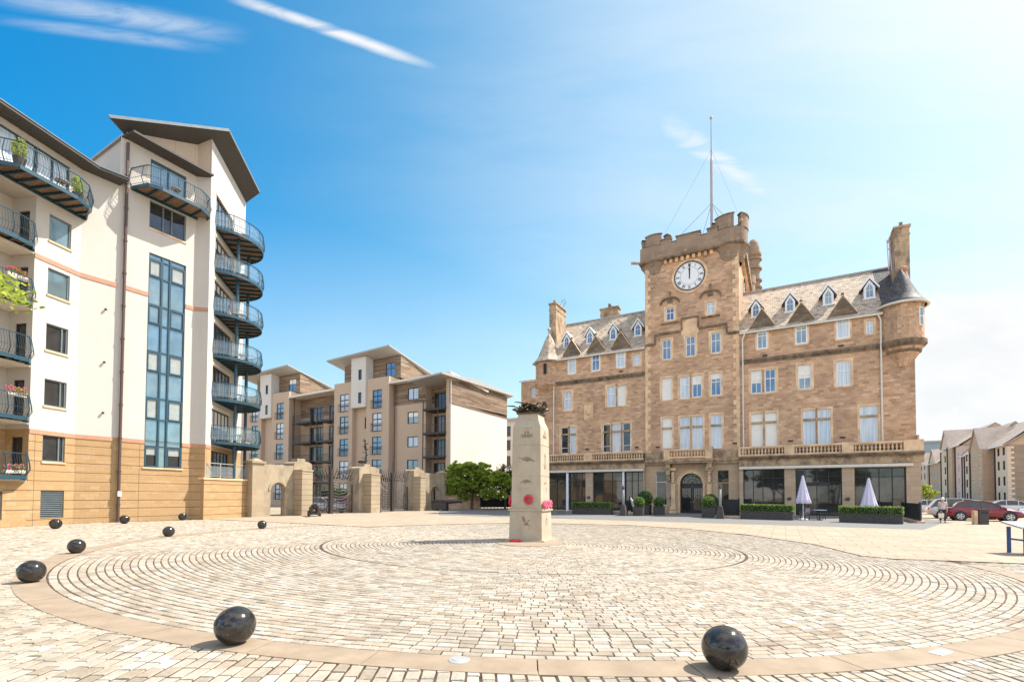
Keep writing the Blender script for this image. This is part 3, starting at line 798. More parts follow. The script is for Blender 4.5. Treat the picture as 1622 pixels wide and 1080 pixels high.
# clock
ck = thing_clock = MB(); cz, cu, cr = 24.27, 2.07, 1.42
def disc(mm, F, u, z, r, n, seg=48):
    mm.poly([F.P(u+r*math.cos(2*math.pi*k/seg), n, z+r*math.sin(2*math.pi*k/seg)) for k in range(seg)])
def annulus(mm, F, u, z, r0, r1, n0, n1, seg=48):
    P = F.P; pr = [(r0, n0), (r0, n1), (r1, n1), (r1, n0)]
    for k in range(seg):
        t0, t1 = 2*math.pi*k/seg, 2*math.pi*(k+1)/seg
        for i in range(3):
            (ra, na), (rb, nb) = pr[i], pr[i+1]
            mm.quad(P(u+ra*math.cos(t0), na, z+ra*math.sin(t0)), P(u+ra*math.cos(t1), na, z+ra*math.sin(t1)), P(u+rb*math.cos(t1), nb, z+rb*math.sin(t1)), P(u+rb*math.cos(t0), nb, z+rb*math.sin(t0)))
def clock(F, u, z, r, n):
    m = MB(); m.k = 0; disc(m, F, u, z, r, n+.03); c = m.obj('clock', M_white, hotel)
    m = MB(); annulus(m, F, u, z, r, r+.09, n, n+.1); annulus(m, F, u, z, r*.62, r*.635, n+.031, n+.036); m.obj('clock_rim', M_black, c)
    m = MB(); annulus(m, F, u, z, r+.1, r+.34, n, n+.07); m.obj('clock_surround', M_dress, c)
    m = MB(); P = F.P
    nums = ['XII', 'I', 'II', 'III', 'IIII', 'V', 'VI', 'VII', 'VIII', 'IX', 'X', 'XI']
    for h in range(12):
        a = math.pi/2-h*math.pi/6; rd = (math.cos(a), math.sin(a)); td = (-rd[1], rd[0])
        def pt(x, y): # x along tangent (clockwise +), y outward from mid radius
            return P(u+rd[0]*(r*.8+y)-td[0]*x, n+.04, z+rd[1]*(r*.8+y)-td[1]*x)
        s_ = nums[h]; wd = {'I': .075, 'V': .15, 'X': .15}; tot = sum(wd[q] for q in s_); x = -tot/2; hh = .155
        for q in s_:
            w = wd[q]; cx = x+w/2
            if q == 'I': m.bar(pt(cx, -hh), pt(cx, hh), .035, .02, up=F.n)
            elif q == 'V': m.bar(pt(cx-w*.33, hh), pt(cx, -hh), .04, .02, up=F.n); m.bar(pt(cx+w*.33, hh), pt(cx, -hh), .022, .018, up=F.n)
            else: m.bar(pt(cx-w*.33, hh), pt(cx+w*.33, -hh), .04, .02, up=F.n); m.bar(pt(cx+w*.33, hh), pt(cx-w*.33, -hh), .022, .018, up=F.n)
            x += w
    for k in range(60):
        a = k*math.pi/30; m.bar(P(u+math.cos(a)*r*.93, n+.04, z+math.sin(a)*r*.93), P(u+math.cos(a)*r*.98, n+.04, z+math.sin(a)*r*.98), .03 if k % 5 == 0 else .014, .02, up=F.n)
    m.obj('numerals', M_black, c)
    for L, w in ((r*.9, .07), (r*.6, .13)):
        m = MB(); nn = n+.07 if w < .1 else n+.055
        m.prism([P(u-w*.35, nn, z-r*.22), P(u+w*.35, nn, z-r*.22), P(u+w*.5, nn, z+L*.7), P(u+w*.95, nn, z+L*.78), P(u, nn, z+L), P(u-w*.95, nn, z+L*.78), P(u-w*.5, nn, z+L*.7)], F.n*.012)
        m.obj('clock_hand', M_black, c)
clock(H, cu, cz, cr, .06)
TS = Fr(tuple(H.P(TR, 0, 0))[:2], 60.82)   # right side of the tower
clock(TS, 7.0, 24.27, cr, 0.0)
# flagpole
m = MB(); m.tube([H.P(3.75, -4, 26.4), H.P(3.75, -4, 38.2), H.P(3.75, -4, 38.6), H.P(3.75, -4, 42.9)], [.17, .14, .08, .05], 12)
m.sphere(H.P(3.75, -4, 42.95), .16, 10, 8); fp = m.obj('flagpole', plain('grey painted mast', (.38, .37, .38), .5), hotel)
m = MB()
for u, n_ in ((.6, .1), (6.4, .1), (.8, -9), (6.4, -9)): m.tube([H.P(3.75, -4, 33.5), H.P(u, n_, 28.2)], .018, 5)
for u, n_ in ((-.9, .1), (7.0, .1)): m.tube([H.P(3.75, -4, 39.4), H.P(u, n_, 28.4)], .008, 4)
m.obj('stay_wire', M_dark, fp)
# roofs
m = MB(); P = H.P; ev = .25
def roof(u0, u1, ze):
    r = [P(u0, ev, ze), P(u1, ev, ze), P(u1, -D/2, 23.4), P(u0, -D/2, 23.4)]
    m.prism(r, (0, 0, .1)); m.prism([P(u0, -D/2, 23.4), P(u1, -D/2, 23.4), P(u1, -D-.25, ze), P(u0, -D-.25, ze)], (0, 0, .1))
roof(-13.85, TL, 17.45); roof(TR, 17.95, 17.55)
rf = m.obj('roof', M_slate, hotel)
m = MB(); roof(17.96, UR-.05, 17.55); m.obj('roof', M_slateShade, hotel)  # end section split off, its shade put into the slate colour
m = MB(); m.box(H, -13.85, TL, -D/2-.12, -D/2+.12, 23.46, 23.62); m.box(H, TR, UR-.05, -D/2-.12, -D/2+.12, 23.46, 23.62); m.obj('ridge', M_zinc, rf)
def chim(u0, u1, n0, n1, z0, z1, pots=3):
    m = MB(); m.box(H, u0, u1, n0, n1, z0, z1); m.box(H, u0-.1, u1+.1, n0-.1, n1+.1, z1, z1+.18); m.box(H, u0-.05, u1+.05, n0-.05, n1+.05, z1-.7, z1-.6)
    m.smooth = True
    for k in range(pots): m.lathe(H.P((u0+u1)/2, n0+(n1-n0)*(k+.5)/pots, 0), [(.16, z1+.18), (.13, z1+.6), (.16, z1+.65)], 10)
    return m.obj('chimney', M_cornice, hotel)
c1 = chim(-14.75, -13.86, -5.3, -2.2, 17, 25.2); c2 = chim(19.15, 20.2, -4.6, -2.0, 18, 25.6); chim(-9.3, -7.1, -D/2-.9, -D/2+.1, 22, 24.6, 4)
m = MB(); 
for k in range(2): m.tube([H.P(-13.4-.35*k+.3*math.cos(t), -3.5-k*.6, 25.75+.3*math.sin(t)) for t in [i*math.pi/6 for i in range(13)]], .035, 5)
m.obj('aerial', M_zinc, c1)
m = MB(); m.tube([H.P(19.1, -3, 22.3), H.P(18.95, -3, 24.2), H.P(18.9, -3, 25.3), H.P(19.2, -3, 25.75), H.P(19.5, -3, 25.5)], .05, 6); m.tube([H.P(18.85, -3, 22.4), H.P(18.75, -3, 25.2)], .04, 6); m.obj('flue_pipe', M_lilac, c2)
# gutters and pipes
m = MB(); m.box(H, -13.95, TL-.02, .2, .36, 17.36, 17.5); m.box(H, TR+.05, 17.9, .2, .36, 17.42, 17.56)
m.obj('gutter', M_cream, hotel)
for pts in ([(-13.08, .12, 5.5), (-13.08, .12, 17.3)], [(6.95, .12, 5.5), (6.95, .12, 14.9), (6.95, .22, 15.1), (6.95, .22, 16.9), (7.15, .3, 17.42)], [(17.75, .12, 6.45), (17.75, .14, 17.0), (17.55, .3, 17.45)]):
    m = MB(); m.tube([H.P(*p) for p in pts], .075, 8)
    for z in range(7, 17, 2): m.tube([H.P(pts[0][0], pts[0][1], z), H.P(pts[0][0], pts[0][1], z+.1)], .1, 8)
    m.obj('drainpipe', M_cream, hotel)
# stone gables breaking the eaves
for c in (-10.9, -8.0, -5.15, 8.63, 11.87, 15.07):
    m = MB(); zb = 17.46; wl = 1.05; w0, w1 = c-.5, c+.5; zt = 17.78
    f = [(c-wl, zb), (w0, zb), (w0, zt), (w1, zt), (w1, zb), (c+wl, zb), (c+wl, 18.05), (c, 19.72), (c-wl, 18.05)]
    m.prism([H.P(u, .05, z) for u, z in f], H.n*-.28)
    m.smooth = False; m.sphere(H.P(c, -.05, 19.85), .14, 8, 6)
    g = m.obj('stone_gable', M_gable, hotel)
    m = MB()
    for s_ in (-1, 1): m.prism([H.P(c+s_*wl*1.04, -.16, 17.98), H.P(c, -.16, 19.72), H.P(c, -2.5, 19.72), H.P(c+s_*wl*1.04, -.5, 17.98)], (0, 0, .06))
    m.obj('gable_roof', M_slateShade, g)
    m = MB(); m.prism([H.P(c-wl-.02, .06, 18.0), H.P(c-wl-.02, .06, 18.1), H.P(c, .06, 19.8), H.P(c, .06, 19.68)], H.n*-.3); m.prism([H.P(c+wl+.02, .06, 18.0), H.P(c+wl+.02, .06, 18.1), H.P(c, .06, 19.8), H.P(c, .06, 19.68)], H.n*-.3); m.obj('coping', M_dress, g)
# white timber dormers
for c, zb in ((-12.2, 19.35), (-9.28, 19.42), (-6.5, 19.45), (-3.68, 19.45), (8.05, 19.5), (11.0, 19.5), (14.1, 19.6), (17.23, 19.6)):
    m = MB(); n0 = -1.6; w = .42; zt = zb+1.0; zp = zb+1.95; P = H.P
    fr = [(c-w, zb), (c+w, zb), (c+w, zt), (c, zp-.25), (c-w, zt)]
    m.prism([P(u, n0, z) for u, z in fr], H.n*-.08)
    for s_ in (-1, 1):
        m.poly([P(c+s_*w, n0-.02, zb), P(c+s_*w, n0-.02, zt), P(c+s_*w, n0-2.0, zt), P(c+s_*w, n0-1.0, zb)])
        m.prism([P(c+s_*(w+.3), n0+.12, zt-.22), P(c+s_*(w+.3), n0+.12, zt-.02), P(c, n0+.12, zp+.08), P(c, n0+.12, zp-.16)], H.n*-.1)
    m.box(H, c-w-.1, c+w+.1, n0, n0+.12, zb-.1, zb)
    d = m.obj('dormer', M_white, hotel)
    m = MB()
    for s_ in (-1, 1):
        m.prism([P(c, n0+.1, zp+.02), P(c+s_*(w+.3), n0+.1, zt-.1), P(c+s_*(w+.3), n0-1.2, zt-.1), P(c, n0-2.7, zp+.02)], (0, 0, .05))
    m.obj('dormer_roof', M_slate, d)
    m = MB(); m.poly([P(c-.24, n0+.01, zb+.12), P(c+.24, n0+.01, zb+.12), P(c+.24, n0+.01, zb+.95), P(c, n0+.01, zb+1.4), P(c-.24, n0+.01, zb+.95)]); m.obj('pane', G_blue, d)
    m = MB(); m.bar(P(c, n0+.03, zb+.1), P(c, n0+.03, zb+1.4), .03, .03, up=H.n); m.bar(P(c-.24, n0+.03, zb+.72), P(c+.24, n0+.03, zb+.72), .045, .03, up=H.n); m.obj('glazing_bar', M_white, d)
# right corner turret
m = MB(); c = H.P(19.3, -.5, 0); r = 1.5
m.lathe(c, [(.6, 12.8), (.85, 13.4), (1.12, 13.8), (1.18, 14.0), (1.45, 14.35), (1.62, 14.62), (1.62, 14.9), (r, 15.0), (r, 17.95), (r+.1, 18.05)], 36, cap=False)
tu = m.obj('corner_turret', M_stone, hotel)
m = MB(); m.lathe(c, [(1.46, 14.35), (1.68, 14.6), (1.68, 14.92), (1.5, 14.97)], 36, cap=False); m.lathe(c, [(1.15, 13.9), (1.28, 13.95), (1.32, 14.1), (1.2, 14.2)], 36, cap=False); m.obj('turret_cornice', M_string, tu)
m = MB(); m.smooth = True; m.lathe(c, [(1.83, 17.98), (1.83, 18.06), (1.5, 18.4), (1.15, 19.0), (.82, 19.7), (.45, 20.6), (.0, 21.4)], 36, cap=False); m.obj('turret_roof', M_slateShade, tu)
m = MB(); m.lathe(c, [(1.72, 17.9), (1.9, 17.92), (1.9, 18.06), (1.77, 18.06)], 36, cap=False); m.obj('turret_gutter', M_cream, tu)
for th_ in (R(-72), R(-12)):
    d = Vector((math.cos(th_), math.sin(th_), 0)); F2 = Fr((c+d*(r-.02))[:2], math.degrees(th_)+90)
    window(F2, tu, -.22, .22, 16.0, 17.5, .12, M_white, G_blue, 0, (.5,), fw=.05, depth=.12)
m = MB(); m.tube([H.P(19.9, -1.6, 20.2), H.P(19.7, -1.6, 21.4)], [.35, .2], 8); m.sphere(H.P(19.6, -1.5, 21.7), .34, 10, 8, (1, 1, .7)); m.obj('stone_finial', M_band, tu)
# left corner turret (octagonal with a bell roof)
m = MB(); c = H.P(-14.1, -.75, 0)
m.lathe(c, [(.6, 13.1), (.9, 13.9), (1.5, 14.5), (1.65, 14.7), (1.55, 14.9), (1.55, 17.5)], 8, R(-29+22), R(-29+22)+2*math.pi, cap=False)
tu2 = m.obj('corner_turret', M_stone, hotel)
m = MB(); m.lathe(c, [(1.95, 17.45), (1.9, 17.55), (1.35, 18.2), (.95, 19.2), (.5, 20.3), (.12, 21.0)], 8, R(-29+22), R(-29+22)+2*math.pi, cap=False); m.obj('turret_roof', M_slate, tu2)
m = MB(); m.lathe(c, [(1.6, 17.4), (2.0, 17.42), (2.0, 17.52), (1.9, 17.55)], 8, R(-29+22), R(-29+22)+2*math.pi, cap=False); m.smooth = True; m.lathe(c, [(.12, 20.9), (.08, 21.3), (.2, 21.5), (.2, 21.65), (0, 21.9)], 12, cap=False); m.obj('finial', M_zinc, tu2)
m = MB(); m.box(Fr((c+Vector((-.6, -1.45, 0)))[:2], -22), -.16, .16, -.1, .02, 15.9, 17.1); m.obj('slit_window', M_dark, tu2)
# ------------------------------------------------ ground floor
GN = .9
m = MB()
opL = [(-13.6, -8.85, .15, 4.3), (-8.02, -2.5, .15, 4.3)]; opR = [(6.95, 10.37, .7, 4.27), (11.25, 14.76, .05, 4.27), (15.65, 19.19, .7, 4.25)]
m.wall(H, UL, TL+.05, 0, 4.6, opL, n=GN, reveal=.5); m.wall(H, TR-.02, UR+.1, 0, 4.6, opR, n=GN, reveal=.5)
for u in (UL, TL+.05, TR-.02, UR+.1):
    m.quad(H.P(u, GN, 0), H.P(u, .0, 0), H.P(u, .0, 4.6), H.P(u, GN, 4.6))
m.quad(H.P(UR+.1, 0, 0), H.P(UR, -D, 0), H.P(UR, -D, 4.6), H.P(UR+.1, 0, 4.6))
# tower ground floor
og = [(-1.32, -.22, .8, 4.29), (4.6, 5.66, .4, 4.3)]
m.wall(H, TL+.05, .35, 0, 5.4, og[:1], n=.35, reveal=.3); m.wall(H, 4.0, TR-.02, 0, 5.4, og[1:], n=.35, reveal=.3)
m.obj('ground_floor_wall', M_ashlar, hotel)
m = MB()
for a, b in ((UL-.15, TL+.1), (TR-.07, UR+.3)):
    m.box(H, a, b, -.0, GN+.06, 4.6, 5.2); pass
m.box(H, TL+.1, TR-.07, .07, .62, 4.95, 5.2); m.box(H, TL+.1, TR-.07, .07, .75, 5.2, 5.5)
m.box(H, UR-.02, UR+.3, -D, 0, 4.6, 5.5); m.box(H, UR-.02, UR+.12, -D, .35, 5.9, 6.9)
rg = random.Random(3)
for a, b in ((UL, TL), (TR, UR)):   # carved frieze
    u = a+.4
    while u < b-.4:
        m.sphere(H.P(u, GN+.05, 4.9), .16, 8, 5, (1.6, .5, 1)); u += rg.uniform(1.2, 2.2)
m.obj('cornice', M_cornice, hotel)
m = MB()
for a, b in ((UL-.15, TL+.1), (TR-.07, UR+.3)): m.box(H, a, b, 0, GN+.3, 5.2, 5.34); m.box(H, a, b, 0, GN+.45, 5.34, 5.5)
m.obj('cornice_ledge', M_string, hotel)
def balustrade(u0, u1, n, zb=5.5, zt=6.42):
    m = MB(); m.box(H, u0, u1, n-.12, n+.12, zb, zb+.16); m.box(H, u0, u1, n-.15, n+.15, zt-.16, zt)
    k = int((u1-u0)/.27); 
    for i in range(k):
        u = u0+(i+.5)*(u1-u0)/k
        m.lathe(H.P(u, n, 0), [(.085, zb+.16), (.045, zb+.25), (.10, zb+.42), (.045, zt-.3), (.085, zt-.16)], 6, cap=False)
    return m.obj('balustrade', M_dress, hotel)
BN = GN+.12
for a, b in ((-15.3, -8.95), (-7.98, TL+.02), (TR+.12, 10.38), (11.2, 14.75), (15.6, 19.0)): balustrade(a, b, BN)
m = MB()
for a, b in ((-8.95, -7.98), (10.38, 11.2), (14.75, 15.6), (19.0, 20.3)): m.box(H, a, b, BN-.2, BN+.2, 5.5, 6.46)
m.box(H, TR-.06, TR+.12, BN-.2, BN+.2, 5.5, 6.46)
# balcony over the door
for a in (-.3, 3.65): m.box(H, a, a+.6, .6, 1.45, 5.42, 6.48); m.box(H, a-.06, a+.66, .54, 1.52, 6.48, 6.58)
m.obj('balustrade_pier', M_dress, hotel)
balustrade(.3, 3.65, 1.3)
m = MB(); m.box(H, -.45, 4.4, .36, 1.6, 5.2, 5.42); m.box(H, -.35, 4.3, .36, 1.45, 5.02, 5.2)
for a in (-.2, 3.75): 
    m.box(H, a, a+.45, .36, 1.25, 4.5, 5.02); m.box(H, a+.03, a+.42, .36, 1.0, 3.9, 4.5); m.box(H, a+.06, a+.39, .36, .8, 3.3, 3.9)
m.box(H, TL, -.35, .07, .3, 5.5, 6.3); m.box(H, 4.3, TR, .07, .3, 5.5, 6.3)
m.obj('balcony_slab', M_cornice, hotel)
# entrance: arched opening between piers
m = MB(); P = H.P; ac, ar, sp = 2.2, 1.12, 2.95
seg = 18
arc = [(ac+ar*math.cos(math.pi*k/seg), sp+ar*math.sin(math.pi*k/seg)) for k in range(seg+1)]
n = .5
for k in range(seg):
    (a, b), (c_, d) = arc[k], arc[k+1]; m.quad(P(a, n, b), P(a, n, 5.0), P(c_, n, 5.0), P(c_, n, d)); m.quad(P(a, n, b), P(c_, n, d), P(c_, n-.7, d), P(a, n-.7, b))
m.quad(P(.35, n, 0), P(ac-ar, n, 0), P(ac-ar, n, 5.0), P(.35, n, 5.0)); m.quad(P(ac+ar, n, 0), P(4.05, n, 0), P(4.05, n, 5.0), P(ac+ar, n, 5.0))
for s_ in (-1, 1): m.quad(P(ac+s_*ar, n, 0), P(ac+s_*ar, n-.7, 0), P(ac+s_*ar, n-.7, sp), P(ac+s_*ar, n, sp))
m.obj('entrance_arch', M_ashlar, hotel)
m = MB()
for k in range(seg):
    for ra, rb, na in ((ar-.02, ar+.16, .58), (ar+.2, ar+.3, .55)):
        t0, t1 = math.pi*k/seg, math.pi*(k+1)/seg
        q = [P(ac+r_*math.cos(t), .5, sp+r_*math.sin(t)) for r_, t in ((ra, t0), (rb, t0), (rb, t1), (ra, t1))]
        m.prism(q, H.n*(na-.5))
for s_ in (-1, 1):
    m.box(H, ac+s_*(ar+.07)-.09, ac+s_*(ar+.07)+.09, .5, .58, 0, sp)
    for z, w in ((0, .34), (.35, .27), (4.3, .3)): m.box(H, ac+s_*1.72-w, ac+s_*1.72+w, .5, .95, z, z+.3)
    m.box(H, ac+s_*1.72-.2, ac+s_*1.72+.2, .5, .85, .65, 3.0)
    for k in range(4): m.sphere(H.P(ac+s_*1.72, .9, 3.2+k*.27), .17, 8, 6)
m.obj('door_surround', M_dress, hotel)
dn = -.12
m = MB(); 
for a, b in ((ac-ar, ac-.02), (ac+.02, ac+ar)):
    m.box(H, a, a+.14, dn, dn+.07, .02, 2.9); m.box(H, b-.14, b, dn, dn+.07, .02, 2.9); m.box(H, a+.14, b-.14, dn, dn+.07, .02, .25); m.box(H, a+.14, b-.14, dn, dn+.07, 2.55, 2.9)
    for k in range(4): m.bar(P(a+.14+(b-a-.28)*(k+1)/5, dn+.06, .25), P(a+.14+(b-a-.28)*(k+1)/5, dn+.06, 2.55), .02, .02)
    for z in (.9, 1.6): m.tube([P((a+b)/2+.25*math.cos(t), dn+.07, z+.3*math.sin(t)) for t in [i*math.pi/6 for i in range(13)]], .018, 5)
m.box(H, ac-ar, ac+ar, dn, dn+.1, 2.9, 3.02)
for k in range(7):
    t = math.pi*k/6; m.bar(P(ac, dn+.05, 3.02), P(ac+1.05*math.cos(t), dn+.05, 3.02+1.0*math.sin(t)), .03, .03, up=H.n)
for rr in (.45, .8): m.tube([P(ac+rr*math.cos(math.pi*k/12), dn+.05, 3.02+rr*math.sin(math.pi*k/12)) for k in range(13)], .02, 5)
dr = m.obj('door', M_black, hotel)
m = MB(); m.poly([P(ac-ar, dn+.01, .05), P(ac+ar, dn+.01, .05)]+[P(a, dn+.01, b) for a, b in arc]); m.obj('pane', G_dark, dr)
m = MB()
for s_ in (-1, 1): m.sphere(P(ac+s_*.14, dn+.12, 1.15), .05, 8, 6)
m.obj('handle', M_dress, dr)
for w in og:
    window(H, hotel, *w, .35, M_white if w[0] < 0 else M_dress, G_dark, 0, (.68,), fw=.05, depth=.22)
# shopfront glazing
def shopfront(u0, u1, z0, z1, cols, trans, n=GN-.35, posts=()):
    m = MB(); P = H.P
    m.box(H, u0, u0+.08, n, n+.08, z0, z1); m.box(H, u1-.08, u1, n, n+.08, z0, z1); m.box(H, u0+.08, u1-.08, n, n+.08, z1-.08, z1); m.box(H, u0+.08, u1-.08, n, n+.08, z0, z0+.1)
    for c in cols: m.box(H, c-.035, c+.035, n+.005, n+.075, z0+.1, z1-.08)
    for z in trans: m.box(H, u0+.08, u1-.08, n+.01, n+.085, z-.03, z+.03)
    w = m.obj('shopfront', M_black, hotel)
    p = MB(); p.quad(P(u0, n+.02, z0), P(u1, n+.02, z0), P(u1, n+.02, z1), P(u0, n+.02, z1)); p.obj('pane', G_dark, w)
    return w
shopfront(-13.6, -8.85, .15, 4.3, (-12.4, -10.0, -9.4), (3.3,)); shopfront(-8.02, -2.5, .15, 4.3, (-6.9, -5.9, -3.75, -3.1), (3.35,))
shopfront(6.95, 10.37, .7, 4.27, (7.8, 8.6, 9.45), (3.45,)); shopfront(15.65, 19.19, .7, 4.25, (16.5, 17.4, 18.3), (3.45,))
s = shopfront(11.25, 14.76, .05, 4.27, (12.0, 12.9, 13.8), (3.55, 3.0))
m = MB(); m.box(H, 12.0, 13.9, .4, .62, 2.7, 3.0); m.box(H, 11.3, 11.9, .45, .7, .1, 4.1); m.obj('door_canopy', M_black, s)
m = MB()
for a, b in ((-11.2, -10.8), (-4.76, -4.41)):
    m.box(H, a+.08, b-.08, GN-.12, GN+.12, .0, 4.3)
m.obj('post', M_white, hotel)
m = MB(); m.box(H, -15.3, TL+.02, GN, GN+.3, 4.34, 4.56); m.box(H, TR+.0, 19.62, GN, GN+.3, 4.3, 4.53); m.obj('awning_case', M_cream, hotel)
m = MB()
for u in (10.8, 15.2, -.0+.35, 4.02, -8.4): m.sphere(H.P(u, (GN if u > 6 or u < -3 else .52)+.03, 1.55), .3, 12, 6, (1, .1, .55))
m.obj('number_plaque', M_bronze, hotel)
# annex at the left end
ax = MB(); ax.wall(H, -19.6, UL, 0, 16.5, [(-18.2, -17.2, 14.3, 15.7), (-18.2, -17.2, 9.8, 11.4)], n=-4); ax.quad(H.P(-19.6, -9, 0), H.P(-19.6, -4, 0), H.P(-19.6, -4, 16.5), H.P(-19.6, -9, 16.5)); ax.prism([H.P(-19.8, -3.8, 16.5), H.P(UL, -3.8, 16.5), H.P(UL, -9, 18), H.P(-19.8, -9, 18)], (0, 0, .12))
an = ax.obj('annex_wall', M_stone, hotel)
window(H, an, -18.2, -17.2, 14.3, 15.7, -4, M_white, CU, 1, (.5,)); window(H, an, -18.2, -17.2, 9.8, 11.4, -4, M_white, CU, 1, (.5,))

# ------------------------------------------------------------------ left apartment building
Al = (-25.2, 25.45); AB = (-24.85, 27.75); Be = (-23.87, 29.17); C0 = (-23.6, 29.43); C1 = (-21.625, 32.85); CD = (-20.75, 33.03)
FA = Fr(Al, 81.35); FB = Fr(AB, 55.4); FC = Fr(C0, 60.0)
FD = Fr(CD, math.degrees(math.atan2(.976, -.217)))
def seglen(a, b): return math.hypot(b[0]-a[0], b[1]-a[1])
F2 = Fr(C1, math.degrees(math.atan2(CD[1]-C1[1], CD[0]-C1[0])))
LA, LB, LC, L2, LD = seglen(Al, AB), seglen(AB, Be), seglen(C0, C1), seglen(C1, CD), 7.4
lf = thing('apartment_building', (-26, 30, 0), 'cream apartment block with a yellow block base, teal balconies and dark tilted roofs', 'apartment building')
Zb, Zt = 4.82, 16.3
aw = [(.66, 1.8, z, z+1.45) for z in (3.42, 6.42, 9.43, 12.45, 15.4)]
vents = [(.65, 1.83, .37, 1.84)]
topdoor = (-1.75, 1.62, 17.75, 20.02)
ctall = (1.24, 3.41, 3.38, 16.95); cwin = (1.2, 3.34, 18.53, 20.3); cdoor = (1.2, 3.3, 20.62, 22.95)
DF = [5.42+3.03*k for k in range(6)]
ddoors = [(1.0, 4.5, f, f+2.25) for f in DF] + [(1.0, 4.5, 2.62, 4.75)]
def split(l, z): 
    lo = [(a, b, c, min(d, z)) for a, b, c, d in l if c < z]; hi = [(a, b, max(c, z), d) for a, b, c, d in l if d > z]; return lo, hi
m = MB(); m2 = MB(); me2 = MB()
def two(F, u0, u1, top, holes, n=0.0):
    lo, hi = split(holes, 5.07)
    m.wall(F, u0, u1, 0, 5.07, lo, n=n, reveal=.18); m2.wall(F, u0, u1, 5.07, top, hi, n=n, reveal=.18)
two(FA, 0, LA, 20.35, aw+vents+[(0.0, 1.62, 17.75, 20.02)])
two(FB, 0, LB, 20.35, []); two(FC, 0, LC, 23.5, [ctall, cwin, cdoor]); two(F2, 0, L2, 23.5, []); 
m.quad(Vector((*Be, 0)), Vector((*C0, 0)), Vector((*C0, 5.07)), Vector((*Be, 5.07))); m2.quad(Vector((*Be, 5.07)), Vector((*C0, 5.07)), Vector((*C0, 23.5)), Vector((*Be, 23.5)))
two(FD, 0, LD, 26.1, ddoors)
# recess left of the first bay: side return with doors, and a back wall
RD = 1.5
FR = Fr(FA.P(-.001, -RD, 0)[:2], 81.35-90)          # faces the camera; u runs from the back wall out to the corner
rdoors = [(.12+.28, .12+1.0, 2.45+3.0*k+.1, 2.45+3.0*k+2.2) for k in range(5)]
two(FR, 0, RD, 17.4, rdoors)
FK = Fr(FA.P(0, -RD, 0)[:2], 81.35)
kd = [(-4.0, -1.6, 2.55+3.0*k, 2.55+3.0*k+2.15) for k in range(5)]
two(FK, -4.6, 0, 17.4, kd)
m2.quad(FA.P(-4.6, -RD, 17.4), FA.P(0, -RD, 17.4), FA.P(0, 0, 17.4), FA.P(-4.6, 0, 17.4))
lo_v = [(-2.4, -1.08, .37, 1.8)]
m.wall(FA, -9, 0, 0, 2.3, lo_v, reveal=.18); two(FA, -9, -4.6, 17.4, [])
m2.wall(FA, -9, 0, 17.4, 20.35, [(-1.75, 0.0, 17.75, 20.02)], reveal=.18)
m.quad(FA.P(-9, 0, 0), FA.P(-9, -14, 0), FA.P(-9, -14, 5.07), FA.P(-9, 0, 5.07)); m2.quad(FA.P(-9, 0, 5.07), FA.P(-9, -14, 5.07), FA.P(-9, -14, 20.35), FA.P(-9, 0, 20.35))
m.obj('wall_base', M_brickY, lf)
# stair tower side wall and back
S1 = Vector((C0[0]-.866*5.2, C0[1]+.5*5.2, 0)); c0 = Vector((*C0, 0)); z_ = lambda v, z: Vector((v[0], v[1], z))
m2.quad(z_(c0, 20), z_(S1, 20), z_(S1, 23.75), z_(c0, 23.75))
DE = FD.P(LD, 0, 0); DB = FD.P(LD, -9, 0)
m2.quad(z_(DE, 0), z_(DB, 0), z_(DB, 24.6), z_(DE, 26.1)); m2.quad(z_(DB, 0), z_(S1, 0), z_(S1, 23.75), z_(DB, 24.6))
m2.obj('wall', M_render, lf)
m = MB(); m.bar(z_(c0, 23.8), z_(S1, 23.8), .3, .12); m.obj('coping', M_zinc, lf)
# penthouse cladding
m = MB(); zc = lambda u: 23.95+(26.1-23.95)*u
cA, cB, cC = Vector((*C0, 0)), Vector((*C1, 0)), Vector((*CD, 0)); out = Vector((.86, -.51, 0))*.02
m.quad(z_(cA+out, 23.4), z_(cB+out, 23.4), z_(cB+out, 25.6), z_(cA+out, 23.9)); m.quad(z_(cB+out, 23.4), z_(cC+out, 23.4), z_(cC+out, 26.12), z_(cB+out, 25.6))
m.obj('cladding', M_panel, lf)
# big tilted roof: high along the D side, low at the C0 end
m = MB()
def plane_z(x, y):
    d = Vector((x-CD[0], y-CD[1], 0)); k = d.dot(FD.n); kc = (c0-cC).dot(FD.n); return 26.12+(23.92-26.12)*(k/kc)
def ptz(v): return Vector((v[0], v[1], plane_z(v[0], v[1])))
corn = [Vector(q) for q in ((-23.6, 27.95, 23.62), (-19.7, 33.2, 26.8), (-21.2, 40.2, 26.87), (-27.5, 41.3, 23.2), (-24.9, 36, 24.0))]
m.prism(corn, (0, 0, .14)); m.obj('roof', M_roofgrey, lf)
m = MB()
ce = [p+Vector((0, 0, .02)) for p in corn]
for i in range(5): m.bar(ce[i]+Vector((0, 0, .05)), ce[(i+1) % 5]+Vector((0, 0, .05)), .04, .17)
m.obj('roof_edge', M_louvre, lf)
